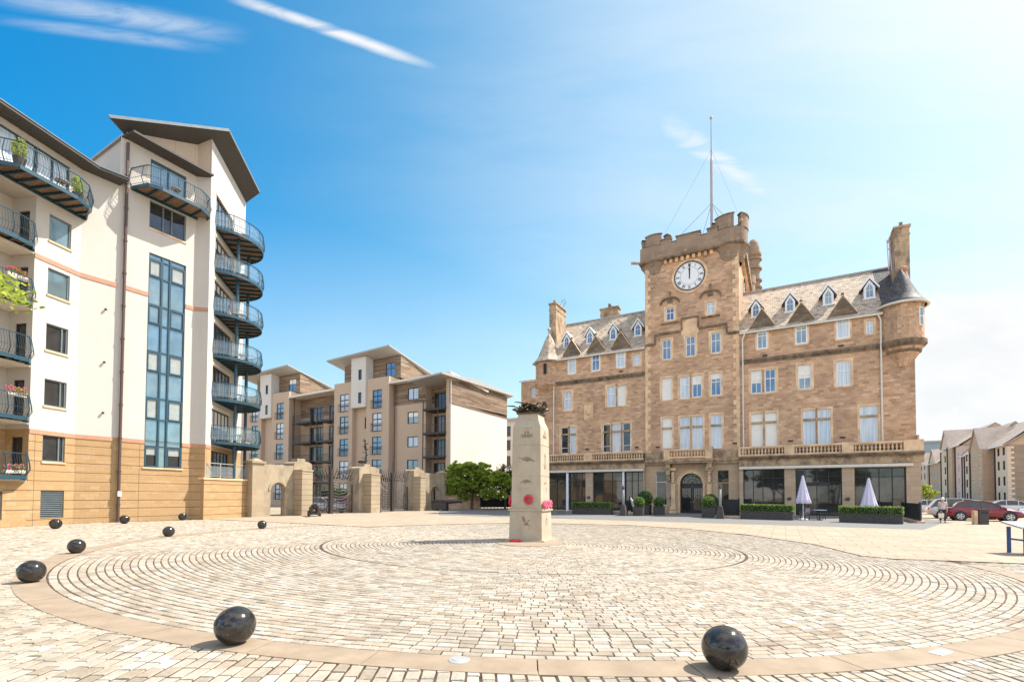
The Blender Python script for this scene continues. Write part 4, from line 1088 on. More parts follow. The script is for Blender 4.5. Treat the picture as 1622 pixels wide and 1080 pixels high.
# lower canopy over C and the roof over A and B
m = MB()
m.prism([FC.P(-.35, -.3, 23.35), FC.P(-.15, 1.0, 23.42), FC.P(4.55, 1.0, 23.42), FC.P(4.35, -.1, 23.35)], (0, 0, .12)); m.obj('canopy', M_roofgrey, lf)
m = MB(); ov = 1.0
e = [FA.P(-9, ov, 20.38), FA.P(LA+.12, ov, 20.38), FB.P(LB+.2, ov, 20.38), FB.P(LB, -.05, 20.36), FA.P(LA, -.05, 20.36), FA.P(-9, -.05, 20.36)]
m.prism(e, (0, 0, .14)); m.prism([FA.P(-9, ov, 20.52), FA.P(LA+.1, ov, 20.52), FB.P(LB+.2, ov, 20.52), z_(S1, 21.3), FA.P(-9, -14, 21.3)], (0, 0, .05))
m.obj('roof', M_roofgrey, lf)
m = MB(); m.bar(e[0]+Vector((0, 0, .16)), e[1]+Vector((0, 0, .16)), .08, .05); m.bar(e[1]+Vector((0, 0, .16)), e[2]+Vector((0, 0, .16)), .08, .05); m.obj('roof_edge', M_louvre, lf)
m = MB(); q = FA.P(2.9, -2.2, 0); m.box(FA, 2.0, 2.9, -3.4, -2.4, 20.6, 21.9); m.obj('roof_hatch', M_roofgrey, lf)
# bands and grooves
m = MB(); mg = MB()
segs = [(FA, 0, LA), (FB, 0, LB), (FC, 0, LC), (F2, 0, L2)]
for F, a, b in segs:
    hs = []
    if F is FC: rng = [(a, 1.24), (3.41, b)]
    else: rng = [(a, b)]
    for x, y in rng: m.box(F, x, y, .003, .035, 4.84, 5.07)
    for x, y in (rng if F is FC else [(a, b)]): m.box(F, x, y, .003, .035, 14.12, 14.37)
    for z in (.31, .84, 1.33, 1.86, 2.38, 2.9, 3.43, 3.96, 4.43):
        rr = [(a, b)]
        if F is FC and z > 3.38: rr = [(a, 1.24), (3.41, b)]
        if F is FA and z < 1.84 and z > .37: rr = [(a, .65), (1.83, b)]
        if F is FA and z > 3.42: rr = [(a, .66), (1.8, b)]
        for x, y in rr: mg.box(F, x, y, .001, .004, z-.014, z+.014)
for z in (.84, 1.33, 1.86): mg.box(FA, -1.05, 0, .001, .004, z-.014, z+.014)
for u, F in ((.3, FA), (1.0, FC), (.25, FD)): mg.box(F, u-.008, u+.008, .001, .004, 0, 4.8)
m.box(FD, .0, .9, .003, .035, 4.84, 5.07)
m.obj('string_band', M_band, lf); mg.obj('groove', M_groove, lf)
# windows
def lwin(F, h, par=lf, pm=G_grey, fm=M_louvre, lintel=True, side=True):
    w = window(F, par, *h, 0, fm, pm, 0, (), fw=.07, depth=.14)
    s = MB(); s.box(F, h[0]-.05, h[1]+.05, -.1, .06, h[2]-.1, h[2]-.003); s.obj('sill', M_dress, w)
    if side: s = MB(); s.box(F, h[1]-.32, h[1]-.25, -.13, -.06, h[2]+.07, h[3]-.07); s.obj('mullion', fm, w)
    return w
for k, h in enumerate(aw): lwin(FA, h, pm=(G_dark if k in (0, 1, 2) else G_grey), side=k < 3)
def louvre(F, h):
    m = MB(); m.box(F, h[0], h[1], -.17, -.13, h[2], h[3])
    z = h[2]+.03
    while z < h[3]-.03:
        m.prism([F.P(h[0]+.03, -.13, z), F.P(h[0]+.03, -.03, z), F.P(h[0]+.03, -.03, z+.02), F.P(h[0]+.03, -.13, z+.07)], F.d*(h[1]-h[0]-.06)); z += .105
    m.obj('louvre_vent', M_louvre, lf)
louvre(FA, vents[0]); louvre(FA, lo_v[0])
lwin(FC, cwin, pm=G_dark, side=False)
m = MB(); 
for u in (2.0, 2.5): m.box(FC, u-.04, u+.04, -.14, -.05, 18.6, 20.25)
m.obj('mullion', M_louvre, lf)
# tall glazed stair window
w = MB(); a, b, z0, z1 = ctall
us = [a, 2.02, 2.49, b]
for u in us: w.box(FC, max(a, u-.05), min(b, u+.05), -.16, -.02, z0, z1)
tz = [z0, 4.72, 6.42, 7.78, 9.45, 10.75, 12.48, 13.72, 15.5, 16.62, z1]
for z in tz: w.box(FC, a+.05, b-.05, -.14, -.035, max(z0, z-.04), min(z1, z+.04))
tall = w.obj('glazing', M_teal, lf)
p = MB(); p.quad(FC.P(a, -.1, z0), FC.P(b, -.1, z0), FC.P(b, -.1, z1), FC.P(a, -.1, z1)); p.obj('pane', G_grey, tall)
w = MB(); pb = MB(); pk = MB()
for i, (za, zb) in enumerate([(3.42, 4.68), (6.46, 7.74), (9.49, 10.7), (12.52, 13.68), (15.54, 16.58)]):
    for ua, ub in ((a+.06, 1.96), (2.55, b-.06)):
        if i == 4 and ua < 2:   # one casement stands open
            for q in ((0, 1), (1, 0)): pass
        w.box(FC, ua, ua+.06, -.09, -.01, za, zb); w.box(FC, ub-.06, ub, -.09, -.01, za, zb); w.box(FC, ua+.06, ub-.06, -.09, -.01, zb-.07, zb); w.box(FC, ua+.06, ub-.06, -.09, -.01, za, za+.07)
        if i == 0:
            pk.quad(FC.P(ua+.06, -.08, za+.07), FC.P(ub-.06, -.08, za+.07), FC.P(ub-.06, -.08, za+.75), FC.P(ua+.06, -.08, za+.75))
            pb.quad(FC.P(ua+.06, -.08, za+.75), FC.P(ub-.06, -.08, za+.75), FC.P(ub-.06, -.08, zb-.07), FC.P(ua+.06, -.08, zb-.07))
        elif i in (1, 2, 4): pb.quad(FC.P(ua+.06, -.08, za+.07), FC.P(ub-.06, -.08, za+.07), FC.P(ub-.06, -.08, zb-.07), FC.P(ua+.06, -.08, zb-.07))
w.obj('casement', M_teal, tall); pb.obj('blind', plain('grey beige blind', (.33, .35, .32), .2), tall); pk.obj('dark_pane', M_dark, tall)
w = MB(); w.box(FC, a-.08, b+.08, -.1, .07, z0-.1, z0-.003); w.obj('sill', M_dress, tall)
# door behind the upper balcony
def glazed_door(F, h, nl, mat=M_teal, pm=G_grey, dn_=.14):
    return window(F, lf, *h, 0, mat, pm, nl, (), fw=.08, bw=.1, depth=dn_)
glazed_door(FC, cdoor, 1); glazed_door(FA, topdoor, 3, pm=G_curtain)
for h in ddoors: glazed_door(FD, h, 4, M_iron, G_blue)
for h in rdoors: glazed_door(FR, h, 0, M_iron, G_dark)
for h in kd: glazed_door(FK, h, 2, M_iron, G_dark)
m = MB()
for h in ddoors[:6]: m.box(FD, .95, 4.6, .003, .05, h[3]+.02, h[3]+.24)
m.obj('lintel', M_cream, lf)
# downpipe
m = MB(); m.tube([FC.P(-.08, .12, 0), FC.P(-.08, .12, 23.1)], .085, 10)
for z in range(1, 23, 2): m.tube([FC.P(-.08, .12, z), FC.P(-.08, .12, z+.09)], .11, 10)
m.obj('downpipe', M_pipe, lf)
m = MB(); m.box(FC, -.16, .04, .2, .24, 1.55, 1.85); m.obj('notice_plate', M_white, lf)
# wall lights on B
m = MB()
for z in (12.6, 9.45, 6.45): m.sphere(FB.P(1.2, .1, z), .07, 8, 6); m.tube([FB.P(1.2, 0, z), FB.P(1.2, .1, z)], .03, 6)
m.obj('wall_light', M_black, lf)
# ---------------------------------------------------------------- balconies
def balcony(par, pts, zf, h=1.1, closed=False, deck=True, steel=M_teal, name='balcony', glassy=False, bulge=.16, joists=4):
    """pts: plan outline from wall to wall (outer edge). Floor frame, joists, deck and a bowed railing"""
    P2 = [Vector((p[0], p[1], 0)) for p in pts]; cen = (P2[0]+P2[-1])/2
    m = MB()
    for a, b in zip(P2, P2[1:]): m.bar(a+Vector((0, 0, zf-.12)), b+Vector((0, 0, zf-.10)), .07, .20)
    m.bar(P2[0]+Vector((0, 0, zf-.14)), P2[-1]+Vector((0, 0, zf-.14)), .08, .2)
    wd = (P2[-1]-P2[0])
    for k in range(1, joists):
        s0 = P2[0]+wd*k/joists; 
        # reach out to the outline
        nn = Vector((wd.y, -wd.x, 0)).normalized(); best = None
        for a, b in zip(P2, P2[1:]):
            e = b-a; det = nn.x*(-e.y)+e.x*nn.y
            if abs(det) < 1e-6: continue
            r_ = a-s0; t = (r_.x*(-e.y)+e.x*r_.y)/det; s_ = (nn.x*r_.y-nn.y*r_.x)/det
            if -.001 <= s_ <= 1.001 and t > .05: best = t if best is None else max(best, t)
        if best: m.bar(s0+Vector((0, 0, zf-.13)), s0+nn*best+Vector((0, 0, zf-.13)), .07, .16)
    bal = m.obj(name, steel, par)
    d = MB(); d.prism([p+Vector((0, 0, zf-.06)) for p in P2], (0, 0, .05)); d.obj('floor', M_wooddeck, bal)
    r = MB()
    tot = [0]
    for a, b in zip(P2, P2[1:]): tot.append(tot[-1]+(b-a).length)
    def at(s):
        for i in range(len(P2)-1):
            if s <= tot[i+1]+1e-6:
                t = (s-tot[i])/max(1e-6, tot[i+1]-tot[i]); p = P2[i].lerp(P2[i+1], t); e = (P2[i+1]-P2[i]).normalized(); return p, Vector((e.y, -e.x, 0))
        return P2[-1], Vector((0, 0, 0))
    mid = sum(P2, Vector())/len(P2)
    def outn(p, n_): return n_ if n_.dot(p-mid) > 0 else -n_
    n = max(6, int(tot[-1]/.12))
    for i in range(n+1):
        p, nn = at(tot[-1]*i/n); nn = outn(p, nn)
        main = i % max(1, n//max(2, round(tot[-1]/1.1))) == 0
        w = .035 if main else .011
        pr = [(0, 0), (bulge, .3), (bulge*.8, .6), (.02, h)] if bulge else [(0, 0), (0, h)]
        for (a, za), (b, zb) in zip(pr, pr[1:]):
            r.bar(p+nn*a+Vector((0, 0, zf+za)), p+nn*b+Vector((0, 0, zf+zb)), w, w)
    for k, zz, ww in ((.02, h, .05), (bulge*.9, .42, .02), (.01, .1, .02)):
        prev = None
        for i in range(0, 41):
            p, nn = at(tot[-1]*i/40); nn = outn(p, nn); q = p+nn*k+Vector((0, 0, zf+zz))
            if prev is not None: r.bar(prev, q, ww, ww*.8)
            prev = q
    r.obj('railing', steel, bal)
    if glassy:
        g = MB(); prev = None
        for i in range(0, 25):
            p, nn = at(tot[-1]*i/24); nn = outn(p, nn); q = (p-nn*.03+Vector((0, 0, zf+.12)), p-nn*.03+Vector((0, 0, zf+h-.06)))
            if prev: g.quad(prev[0], q[0], q[1], prev[1])
            prev = q
        g.obj('glass_screen', G_clear, bal)
    return bal
# round balconies on the end wall
rc, rr_ = (3.75, -.55), 2.82
ap = [(rc[0]+rr_*math.cos(t), rc[1]+rr_*math.sin(t)) for t in [math.pi-.197-(math.pi-.394)*k/22 for k in range(23)]]
arcp = [FD.P(u, max(n_, 0.0), 0) for u, n_ in ap]
for z in DF: balcony(lf, arcp, z, steel=M_teal, glassy=True, joists=7, bulge=.12)
m = MB()
for u, n_ in ((2.4, 1.05), (5.0, 1.0)): m.tube([FD.P(u, n_, 2.4), FD.P(u, n_, 20.5)], .11, 12)
m.obj('column', M_teal, lf)
# top balcony on A, balcony on C
balcony(lf, [FA.P(-2.7, 0.02, 0), FA.P(-1.85, 1.45, 0), FA.P(.75, 1.62, 0), FA.P(1.6, 1.35, 0), FA.P(2.55, .05, 0)], 17.72, joists=9, bulge=.2)
balcony(lf, [FC.P(.2, 0.02, 0), FC.P(.55, 1.3, 0), FC.P(1.2, 1.55, 0), FC.P(3.45, 1.55, 0), FC.P(4.3, 1.0, 0), FC.P(4.5, .05, 0)], 20.6, joists=5, bulge=.14)
# recess balconies
for k in range(5):
    z = 2.62+3.0*k
    balcony(lf, [FA.P(-4.6, -RD+.05, 0), FA.P(-4.4, .35, 0), FA.P(-1.2, .55, 0), FA.P(-.45, .45, 0), FA.P(-.05, .02, 0)], z, steel=M_teal, bulge=.14, joists=9)
m = MB(); 
for k in range(5): m.box(FA, -4.5, -.02, -RD+.02, -.02, 2.3+3.0*k, 2.42+3.0*k)
m.obj('recess_floor', M_cream, lf)
# ---------------------------------------------------------------- terrace wall
FT = Fr((-20.72, 32.9), math.degrees(math.atan2(37.35-32.9, -19.62+20.72))); LT = math.hypot(1.1, 4.45)
m = MB(); m.box(FT, 0.02, LT, -.35, 0, 0, 2.7); tw = m.obj('terrace_wall', M_brickY); tz_ = MB(); tz_.poly([FT.P(0, -.3, 2.45), FT.P(LT, -.3, 2.45), FD.P(LD, 0, 2.45), FD.P(0, 0, 2.45)]); tz_.obj('terrace_floor', M_kerb, tw); tag(tw, 'low yellow block terrace wall with a glass railing beside the arched stone gateway', 'wall')
m = MB(); m.box(FT, -.05, LT, -.4, .06, 2.7, 2.82); m.obj('coping', M_dress, tw)
m = MB()
for z in (.31, .84, 1.33, 1.86, 2.38): m.box(FT, 0, LT, .001, .004, z-.014, z+.014)
m.obj('groove', M_groove, tw)
m = MB(); m.bar(FT.P(.35, -.17, 3.85), FT.P(LT, -.17, 3.85), .06, .05); m.bar(FT.P(.35, -.17, 2.95), FT.P(LT, -.17, 2.95), .04, .04)
for u in (.35, 1.5, 2.7, 3.8, LT-.05): m.bar(FT.P(u, -.17, 2.82), FT.P(u, -.17, 3.85), .05)
m.obj('railing', M_zinc, tw)
m = MB(); m.quad(FT.P(.35, -.17, 3.0), FT.P(LT, -.17, 3.0), FT.P(LT, -.17, 3.65), FT.P(.35, -.17, 3.65)); m.obj('glass_screen', G_clear, tw)

# ------------------------------------------------------------------ gateway: arches, piers, iron gates
G = Fr((-18.9, 37.3), math.degrees(math.atan2(.884, .468)))
def arch_wall(u0, u1, ua, ub, sp, ztop, thick, name, label):
    m = MB(); c = (ua+ub)/2; r = (ub-ua)/2; seg = 14; P = G.P
    arc = [(c-r*math.cos(math.pi*k/seg), sp+r*math.sin(math.pi*k/seg)) for k in range(seg+1)]
    zt = lambda u: ztop
    for n, fl in ((0, 1), (-thick, -1)):
        m.quad(P(u0, n, 0), P(ua, n, 0), P(ua, n, ztop), P(u0, n, ztop)); m.quad(P(ub, n, 0), P(u1, n, 0), P(u1, n, ztop), P(ub, n, ztop))
        for (a, b), (e, d) in zip(arc, arc[1:]): m.quad(P(a, n, b), P(e, n, d), P(e, n, ztop), P(a, n, ztop))
    for (a, b), (e, d) in zip(arc, arc[1:]): m.quad(P(a, 0, b), P(e, 0, d), P(e, -thick, d), P(a, -thick, b))
    for u in (ua, ub): m.quad(P(u, 0, 0), P(u, -thick, 0), P(u, -thick, sp), P(u, 0, sp))
    for u in (u0, u1): m.quad(P(u, 0, 0), P(u, -thick, 0), P(u, -thick, ztop), P(u, 0, ztop))
    m.quad(P(u0, 0, ztop), P(u1, 0, ztop), P(u1, -thick, ztop), P(u0, -thick, ztop))
    w = m.obj(name, M_gateplain); tag(w, label, 'gateway wall', 'stone gateway walls with an arch')
    m = MB()
    for k in range(seg):
        t0, t1 = math.pi*k/seg, math.pi*(k+1)/seg
        m.prism([P(c-q*math.cos(t), .001, sp+q*math.sin(t)) for q, t in ((r+.02, t0), (r+.2, t0), (r+.2, t1), (r+.02, t1))], G.n*.05)
    m.obj('arch_ring', M_gateplain, w)
    return w
w = arch_wall(-.65, 2.6, .58, 1.85, 2.0, 4.02, .5, 'gateway_wall', 'pale stone wall with an arched opening beside the yellow terrace wall')
m = MB(); m.box(G, -1.05, -.1, -.7, .15, 0, 4.05); m.box(G, -1.15, 0, -.8, .25, 4.05, 4.2); m.prism([G.P(-1.1, .2, 4.2), G.P(-.05, .2, 4.2), G.P(-.05, -.75, 4.2), G.P(-1.1, -.75, 4.2)], (0, 0, .02))
m.lathe(G.P(-.57, -.27, 0), [(.62, 4.2), (.15, 4.42), (0, 4.42)], 4, R(62+45), R(62+45+360), cap=False)
m.obj('end_pier', M_gatestone, w)
w = arch_wall(19.6, 23.4, 20.75, 22.2, 2.0, 4.2, .5, 'gateway_wall', 'pale stone wall with an arched opening right of both iron gates, beside the tree')
m = MB(); m.box(G, 22.75, 23.6, -.7, .15, 0, 4.25); m.box(G, 22.65, 23.7, -.8, .25, 4.25, 4.4); m.lathe(G.P(23.2, -.27, 0), [(.65, 4.4), (.15, 4.6), (0, 4.6)], 4, R(62+45), R(62+45+360), cap=False); m.box(G, 23.6, 24.6, -.5, 0, 0, 2.3)
m.obj('end_pier', M_gatestone, w)
def gpier(u0, u1, th, ufa, ufb, zt, label):
    m = MB(); P = G.P
    m.box(G, u0, u1, -th, .0, 0, zt)
    c = (u0+u1)/2; w_ = (u1-u0)/2
    prof = [(u0, zt)]+[(c-(w_-.02)*math.cos(math.pi*k/10), zt+.18+.28*math.sin(math.pi*k/10)) for k in range(11)]+[(u1, zt)]
    m.prism([P(a, 0, b) for a, b in prof], G.n*-th)
    m.box(G, c-.38, c+.38, -th*.8, -th*.2, zt+.4, zt+.68)
    o = m.obj('gate_pier', M_gateplain); tag(o, label, 'gate pier', 'stone gate piers')
    m = MB(); m.box(G, ufa, ufb, .0, 1.0, 0, 3.6); m.box(G, ufa-.03, ufb+.03, 0, 1.05, 3.6, 3.72); m.obj('buttress', M_gatestone, o)
    m = MB()
    for k in range(1, 9): m.box(G, ufa-.004, ufb+.004, .0, 1.004, k*.42-.01, k*.42+.012)
    m.obj('groove', M_groove, o)
    return o
gpier(2.62, 4.4, 1.3, 2.62, 3.65, 4.0, 'stone gate pier left of the first iron gate, nearest the cream apartment block')
gpier(9.75, 12.4, 1.5, 10.3, 11.5, 4.0, 'stone gate pier between the two iron gates')
gpier(17.7, 19.55, 1.4, 17.6, 18.5, 4.1, 'stone gate pier right of the second iron gate')
rg = random.Random(9)
def iron_gate(uc, hw, label):
    t = thing('iron_gate', G.P(uc, -.6, 0), label, 'gate', 'sculptural iron gates')
    m = MB(); m.box(G, uc-.16, uc+.16, -.72, -.45, 0, 4.0); m.tube([G.P(uc, -.6, 4.0), G.P(uc, -.6, 5.2)], [.05, .015], 6); m.obj('centre_post', M_gateiron, t)
    for s_ in (-1, 1):
        m = MB()
        m.box(G, uc+s_*(hw-.05)-.04, uc+s_*(hw-.05)+.04, -.64, -.56, .05, 2.6)
        m.bar(G.P(uc+s_*.16, -.6, .25), G.P(uc+s_*hw, -.6, .25), .07, .07)
        for k in range(13):
            z = .45+k*.245; rise = .15+.05*k+rg.uniform(0, .2); hh = hw*rg.uniform(.85, 1.0)
            pts = []
            for j in range(8):
                f = j/7; pts.append(G.P(uc+s_*(.1+hh*f), -.6+rg.uniform(-.02, .02)+.12*math.sin(f*3), z+rise*(f**1.8)*(1.6 if k > 7 else .9)-(.25*math.sin(f*math.pi))))
            m.tube(pts, [.045-.004*j for j in range(8)], 5)
        for k in range(7):
            f = (k+1)/8; u = uc+s_*(hw*f); m.tube([G.P(u, -.62, 3.1), G.P(u+s_*.15, -.6, 3.5), G.P(u+s_*.42, -.6, 4.25+rg.uniform(-.2, .2))], [.06, .045, .012], 5)
        for k in range(6):
            u = uc+s_*(hw*(k+.7)/6.5); m.bar(G.P(u, -.6, .2), G.P(u+s_*.05, -.6, 2.6+rg.uniform(-.6, .6)), .03)
        m.obj('gate_leaf', M_gateiron, t)
iron_gate(6.95, 2.55, 'spiky curved iron gate nearest the apartment block, cars behind it')
iron_gate(14.95, 2.45, 'spiky curved iron gate farther along, a dark hedge behind it')
# ------------------------------------------------------------------ tan flats behind the gates
M_eave = plain('grey white eave board', (.42, .40, .37), .7, var=.08)
FF = Fr((-8.1, 62.8), -29.18); FS = Fr((-8.1, 62.8), 60.82)
fl = thing('apartment_building', (-20, 72, 0), 'tan four storey flats with white canopy roofs and juliet balconies behind the gates', 'apartment building')
def flat_unit(o):
    """one repeat of the facade; o = offset along it"""
    def h(a, b, c, d): return (a+o, b+o, c, d)
    m = MB(); mw = MB()
    rows = [(13.95, 16.6), (10.68, 13.3), (7.4, 9.95), (4.1, 6.7), (.9, 3.4)]
    bl = [h(-20.15, -18.35, a, b) for a, b in rows]+[h(-13.55, -11.75, a, b) for a, b in rows]
    sm = [h(-15.75, -15.3, 11.3, 13.0), h(-15.75, -15.3, 8.2, 9.7), h(-15.75, -15.3, 5.0, 6.5)]
    m.wall(FF, o-21.4, o-17.55, 0, 18.3, bl[:5], reveal=.2); m.wall(FF, o-14.75, o-10.4, 0, 18.3, bl[5:], reveal=.2)
    m.wall(FF, o-17.55, o-14.75, 0, 14.5, sm, n=-.7, reveal=.2); m.wall(FF, o-17.55, o-14.75, 14.5, 18.3, n=-.02)
    for u, s_ in ((o-17.55, 1), (o-14.75, -1)): m.quad(FF.P(u, 0, 0), FF.P(u, -.7, 0), FF.P(u, -.7, 14.5), FF.P(u, 0, 14.5))
    # side return of the block
    m.quad(FF.P(o-10.4, 0, 0), FF.P(o-10.4, -2.2, 0), FF.P(o-10.4, -2.2, 18.3), FF.P(o-10.4, 0, 18.3)); m.quad(FF.P(o-21.4, -6, 0), FF.P(o-21.4, 0, 0), FF.P(o-21.4, 0, 18.3), FF.P(o-21.4, -6, 18.3))
    m.poly([FF.P(o-21.4, -.02, 18.2), FF.P(o-10.4, -.02, 18.2), FF.P(o-10.4, -8, 18.2), FF.P(o-21.4, -8, 18.2)])
    # set back wall right of the block
    rb = [h(-7.8, -5.9, a, b) for a, b in ((14.8, 16.45), (11.5, 13.15), (8.3, 9.75), (5.1, 6.55), (1.6, 3.2))] if o == 0 else []
    N_ = -2.2
    if o == 0:
        m.wall(FF, -10.4, -4.6, 0, 14.2, rb, n=-.9, reveal=.2); mw.wall(FF, -10.4, -4.6, 14.2, 17.4, rb, n=-.9, reveal=.2)
        m.wall(FF, -4.6, -.02, 0, 14.2, [(-4.2, -1.9, a, a+2.3) for a in (.8, 3.8, 7.0, 10.2, 13.3)], n=N_, reveal=.2); mw.wall(FF, -4.6, -.02, 14.2, 17.4, [(-4.2, -1.9, 13.3, 15.6)], n=N_, reveal=.2)
        m.quad(FF.P(-4.6, -.9, 0), FF.P(-4.6, N_, 0), FF.P(-4.6, N_, 17.4), FF.P(-4.6, -.9, 17.4))
        m.box(FF, -.55, 0, N_, 0, 0, 17.0)
    else:
        hs = [h(a, b, z, z+2.3) for a, b in ((-8.2, -4.9), (-3.6, .0)) for z in (.8, 3.9, 7.1, 10.2, 13.4)]
        m.wall(FF, o-10.4, -21.4, 0, 14.2, hs, n=N_, reveal=.2); mw.wall(FF, o-10.4, -21.4, 14.2, 17.4, hs, n=N_, reveal=.2)
    m.obj('wall', M_tan, fl); mw.obj('timber_wall', M_wood, fl)
    for k, q in enumerate(bl):
        window(FF, fl, *q, 0, M_black, G_blue if k % 3 else G_curtain, 1, (.33, .66), fw=.09, bw=.09, depth=.14)
    for q in sm: window(FF, fl, *q, -.7, M_black, G_dark, 0, (), fw=.07, depth=.14)
    for k, q in enumerate(rb): window(FF, fl, *q, -.9, M_black, G_blue if k % 2 else G_curtain, 1, (), fw=.1, bw=.08, depth=.14)
    m = MB()
    for q in bl:
        a, b, c, d = q; m.box(FF, a-.12, b+.12, .25, .29, c+1.05, c+1.11); m.box(FF, a-.12, b+.12, .25, .29, c+.02, c+.07)
        for k in range(11): m.bar(FF.P(a-.1+(b-a+.2)*k/10, .27, c+.05), FF.P(a-.1+(b-a+.2)*k/10, .27, c+1.08), .025)
        for u in (a-.12, b+.12): m.bar(FF.P(u, 0, c+1.08), FF.P(u, .27, c+1.08), .04)
    m.obj('juliet_balcony', M_iron, fl)
    # penthouse
    m = MB(); m.wall(FF, o-20.6, o-17.6, 18.2, 21.3, [h(-18.7, -17.7, 18.5, 20.6)], n=-1.2); m.wall(FF, o-14.7, o-9.4, 18.2, 21.3, [h(-12.2, -10.4, 18.5, 20.6)], n=-1.2)
    m.quad(FF.P(o-9.4, -1.2, 18.2), FF.P(o-9.4, -11, 18.2), FF.P(o-9.4, -11, 18.6), FF.P(o-9.4, -1.2, 21.3)); m.quad(FF.P(o-20.6, -8, 18.2), FF.P(o-20.6, -1.2, 18.2), FF.P(o-20.6, -1.2, 21.3), FF.P(o-20.6, -8, 21.3))
    m.obj('penthouse_wall', M_wood, fl)
    window(FF, fl, *h(-18.7, -17.7, 18.5, 20.6), -1.2, M_black, G_dark, 0, (.5,), depth=.12); window(FF, fl, *h(-12.2, -10.4, 18.5, 20.6), -1.2, M_black, G_blue, 1, (.6,), depth=.12)
    m = MB(); m.wall(FF, o-17.6, o-14.7, 14.35, 21.6, [h(-16.15, -15.5, 14.9, 16.5), h(-16.15, -15.5, 18.3, 19.8)], n=.25, reveal=.15)
    for u in (o-17.6, o-14.7): m.quad(FF.P(u, .25, 14.35), FF.P(u, -1.2, 14.35), FF.P(u, -1.2, 21.6), FF.P(u, .25, 21.6))
    m.quad(FF.P(o-17.6, .25, 14.35), FF.P(o-14.7, .25, 14.35), FF.P(o-14.7, -.5, 14.35), FF.P(o-17.6, -.5, 14.35)); m.obj('white_panel', M_renderW, fl)
    for q in (h(-16.15, -15.5, 14.9, 16.5), h(-16.15, -15.5, 18.3, 19.8)): window(FF, fl, *q, .25, M_black, G_dark, 0, (), fw=.1, depth=.12)
    m = MB(); P = FF.P
    A_ = [P(o-22.0, 1.0, 21.55), P(o-9.6, 1.0, 22.1), P(o-8.6, -13, 18.6), P(o-21.4, -13, 18.6)]
    m.prism(A_, (0, 0, .12)); m.prism([P(o-22.0, 1.02, 21.66), P(o-9.55, 1.02, 22.2), P(o-9.55, .95, 22.2), P(o-22.0, .95, 21.66)], (0, 0, .1)); m.prism([P(o-9.55, 1.0, 22.15), P(o-8.5, -13, 18.65), P(o-8.7, -13, 18.65), P(o-9.75, 1.0, 22.15)], (0, 0, .14))
    m.obj('canopy_roof', M_eave, fl)
    m = MB(); u1 = -.1 if o == 0 else -21.4
    m.prism([P(o-10.4, .2, 17.15), P(u1+.4 if o == 0 else u1, .2, 17.35), P(u1+.4 if o == 0 else u1, -9, 16.6), P(o-10.4, -9, 17.4)], (0, 0, .3)); m.obj('roof', M_cream, fl)
    m = MB(); m.tube([P(o-9.9, -.6, 0), P(o-9.9, -.6, 17.2)], .08, 6); m.obj('downpipe', M_pipe, fl)
    # balconies in the set back part
    for a, b in (((-4.3, -.5),) if o == 0 else ((-9.3, -5.0), (-3.7, -.05))):
        for z in (3.65, 6.85, 9.95, 13.15):
            m = MB(); n0, n1 = N_+.01, .15
            m.box(FF, o+a, o+b, n0, n1, z-.28, z)
            for u in np.arange(o+a, o+b, .14): m.bar(FF.P(u, n1-.03, z), FF.P(u, n1-.03, z+1.05), .02)
            m.bar(FF.P(o+a, n1-.03, z+1.05), FF.P(o+b, n1-.03, z+1.05), .05)
            m.obj('balcony', M_iron, fl)
        m = MB()
        for u in (o+a+.05, o+b-.05 if o else o+b-1.3): m.tube([FF.P(u, .1, 0), FF.P(u, .1, 14.3)], .07, 6)
        m.obj('balcony_post', M_iron, fl)
    hs = [(-4.2, -1.9, a, a+2.3) for a in (.8, 3.8, 7.0, 10.2, 13.3)] if o == 0 else [h(a, b, z, z+2.3) for a, b in ((-8.2, -4.9), (-3.6, .0)) for z in (.8, 3.9, 7.1, 10.2, 13.4)]
    for k, q in enumerate(hs): window(FF, fl, *q, N_, M_black, G_dark, 3, (), fw=.1, bw=.07, depth=.14)
flat_unit(0); flat_unit(-21.4)
m = MB(); m.wall(FF, -60, -42.8, 0, 18.0, n=0); m.quad(FF.P(-60, -12, 0), FF.P(-60, 0, 0), FF.P(-60, 0, 18), FF.P(-60, -12, 18)); m.obj('wall', M_tan, fl)
SW = 14.9
m = MB(); m.wall(FS, 0, SW, 0, 13.7, n=.001); m.quad(FS.P(SW, 0, 0), FS.P(SW, -40, 0), FS.P(SW, -40, 17), FS.P(SW, 0, 17)); m.obj('gable_wall', M_renderW, fl)
m = MB(); P = FS.P
m.poly([P(0, .005, 13.7), P(SW, .005, 14.2), P(SW, .005, 17.0), P(6.0, .005, 17.2), P(0, .005, 16.6)]); m.box(FS, 0, SW, .0, .08, 13.62, 13.76); m.obj('timber_gable', M_wood, fl)
m = MB(); m.prism([P(-2.3, .5, 16.85), P(6.2, .5, 17.55), P(16.2, .5, 17.3), P(16.2, -5, 16.2), P(6.2, -5, 16.4), P(-2.3, -5, 16.4)], (0, 0, .2)); m.obj('roof', M_eave, fl)
m = MB(); m.tube([P(.15, .1, 0), P(.15, .1, 16.6)], .08, 6); m.obj('downpipe', M_cream, fl)
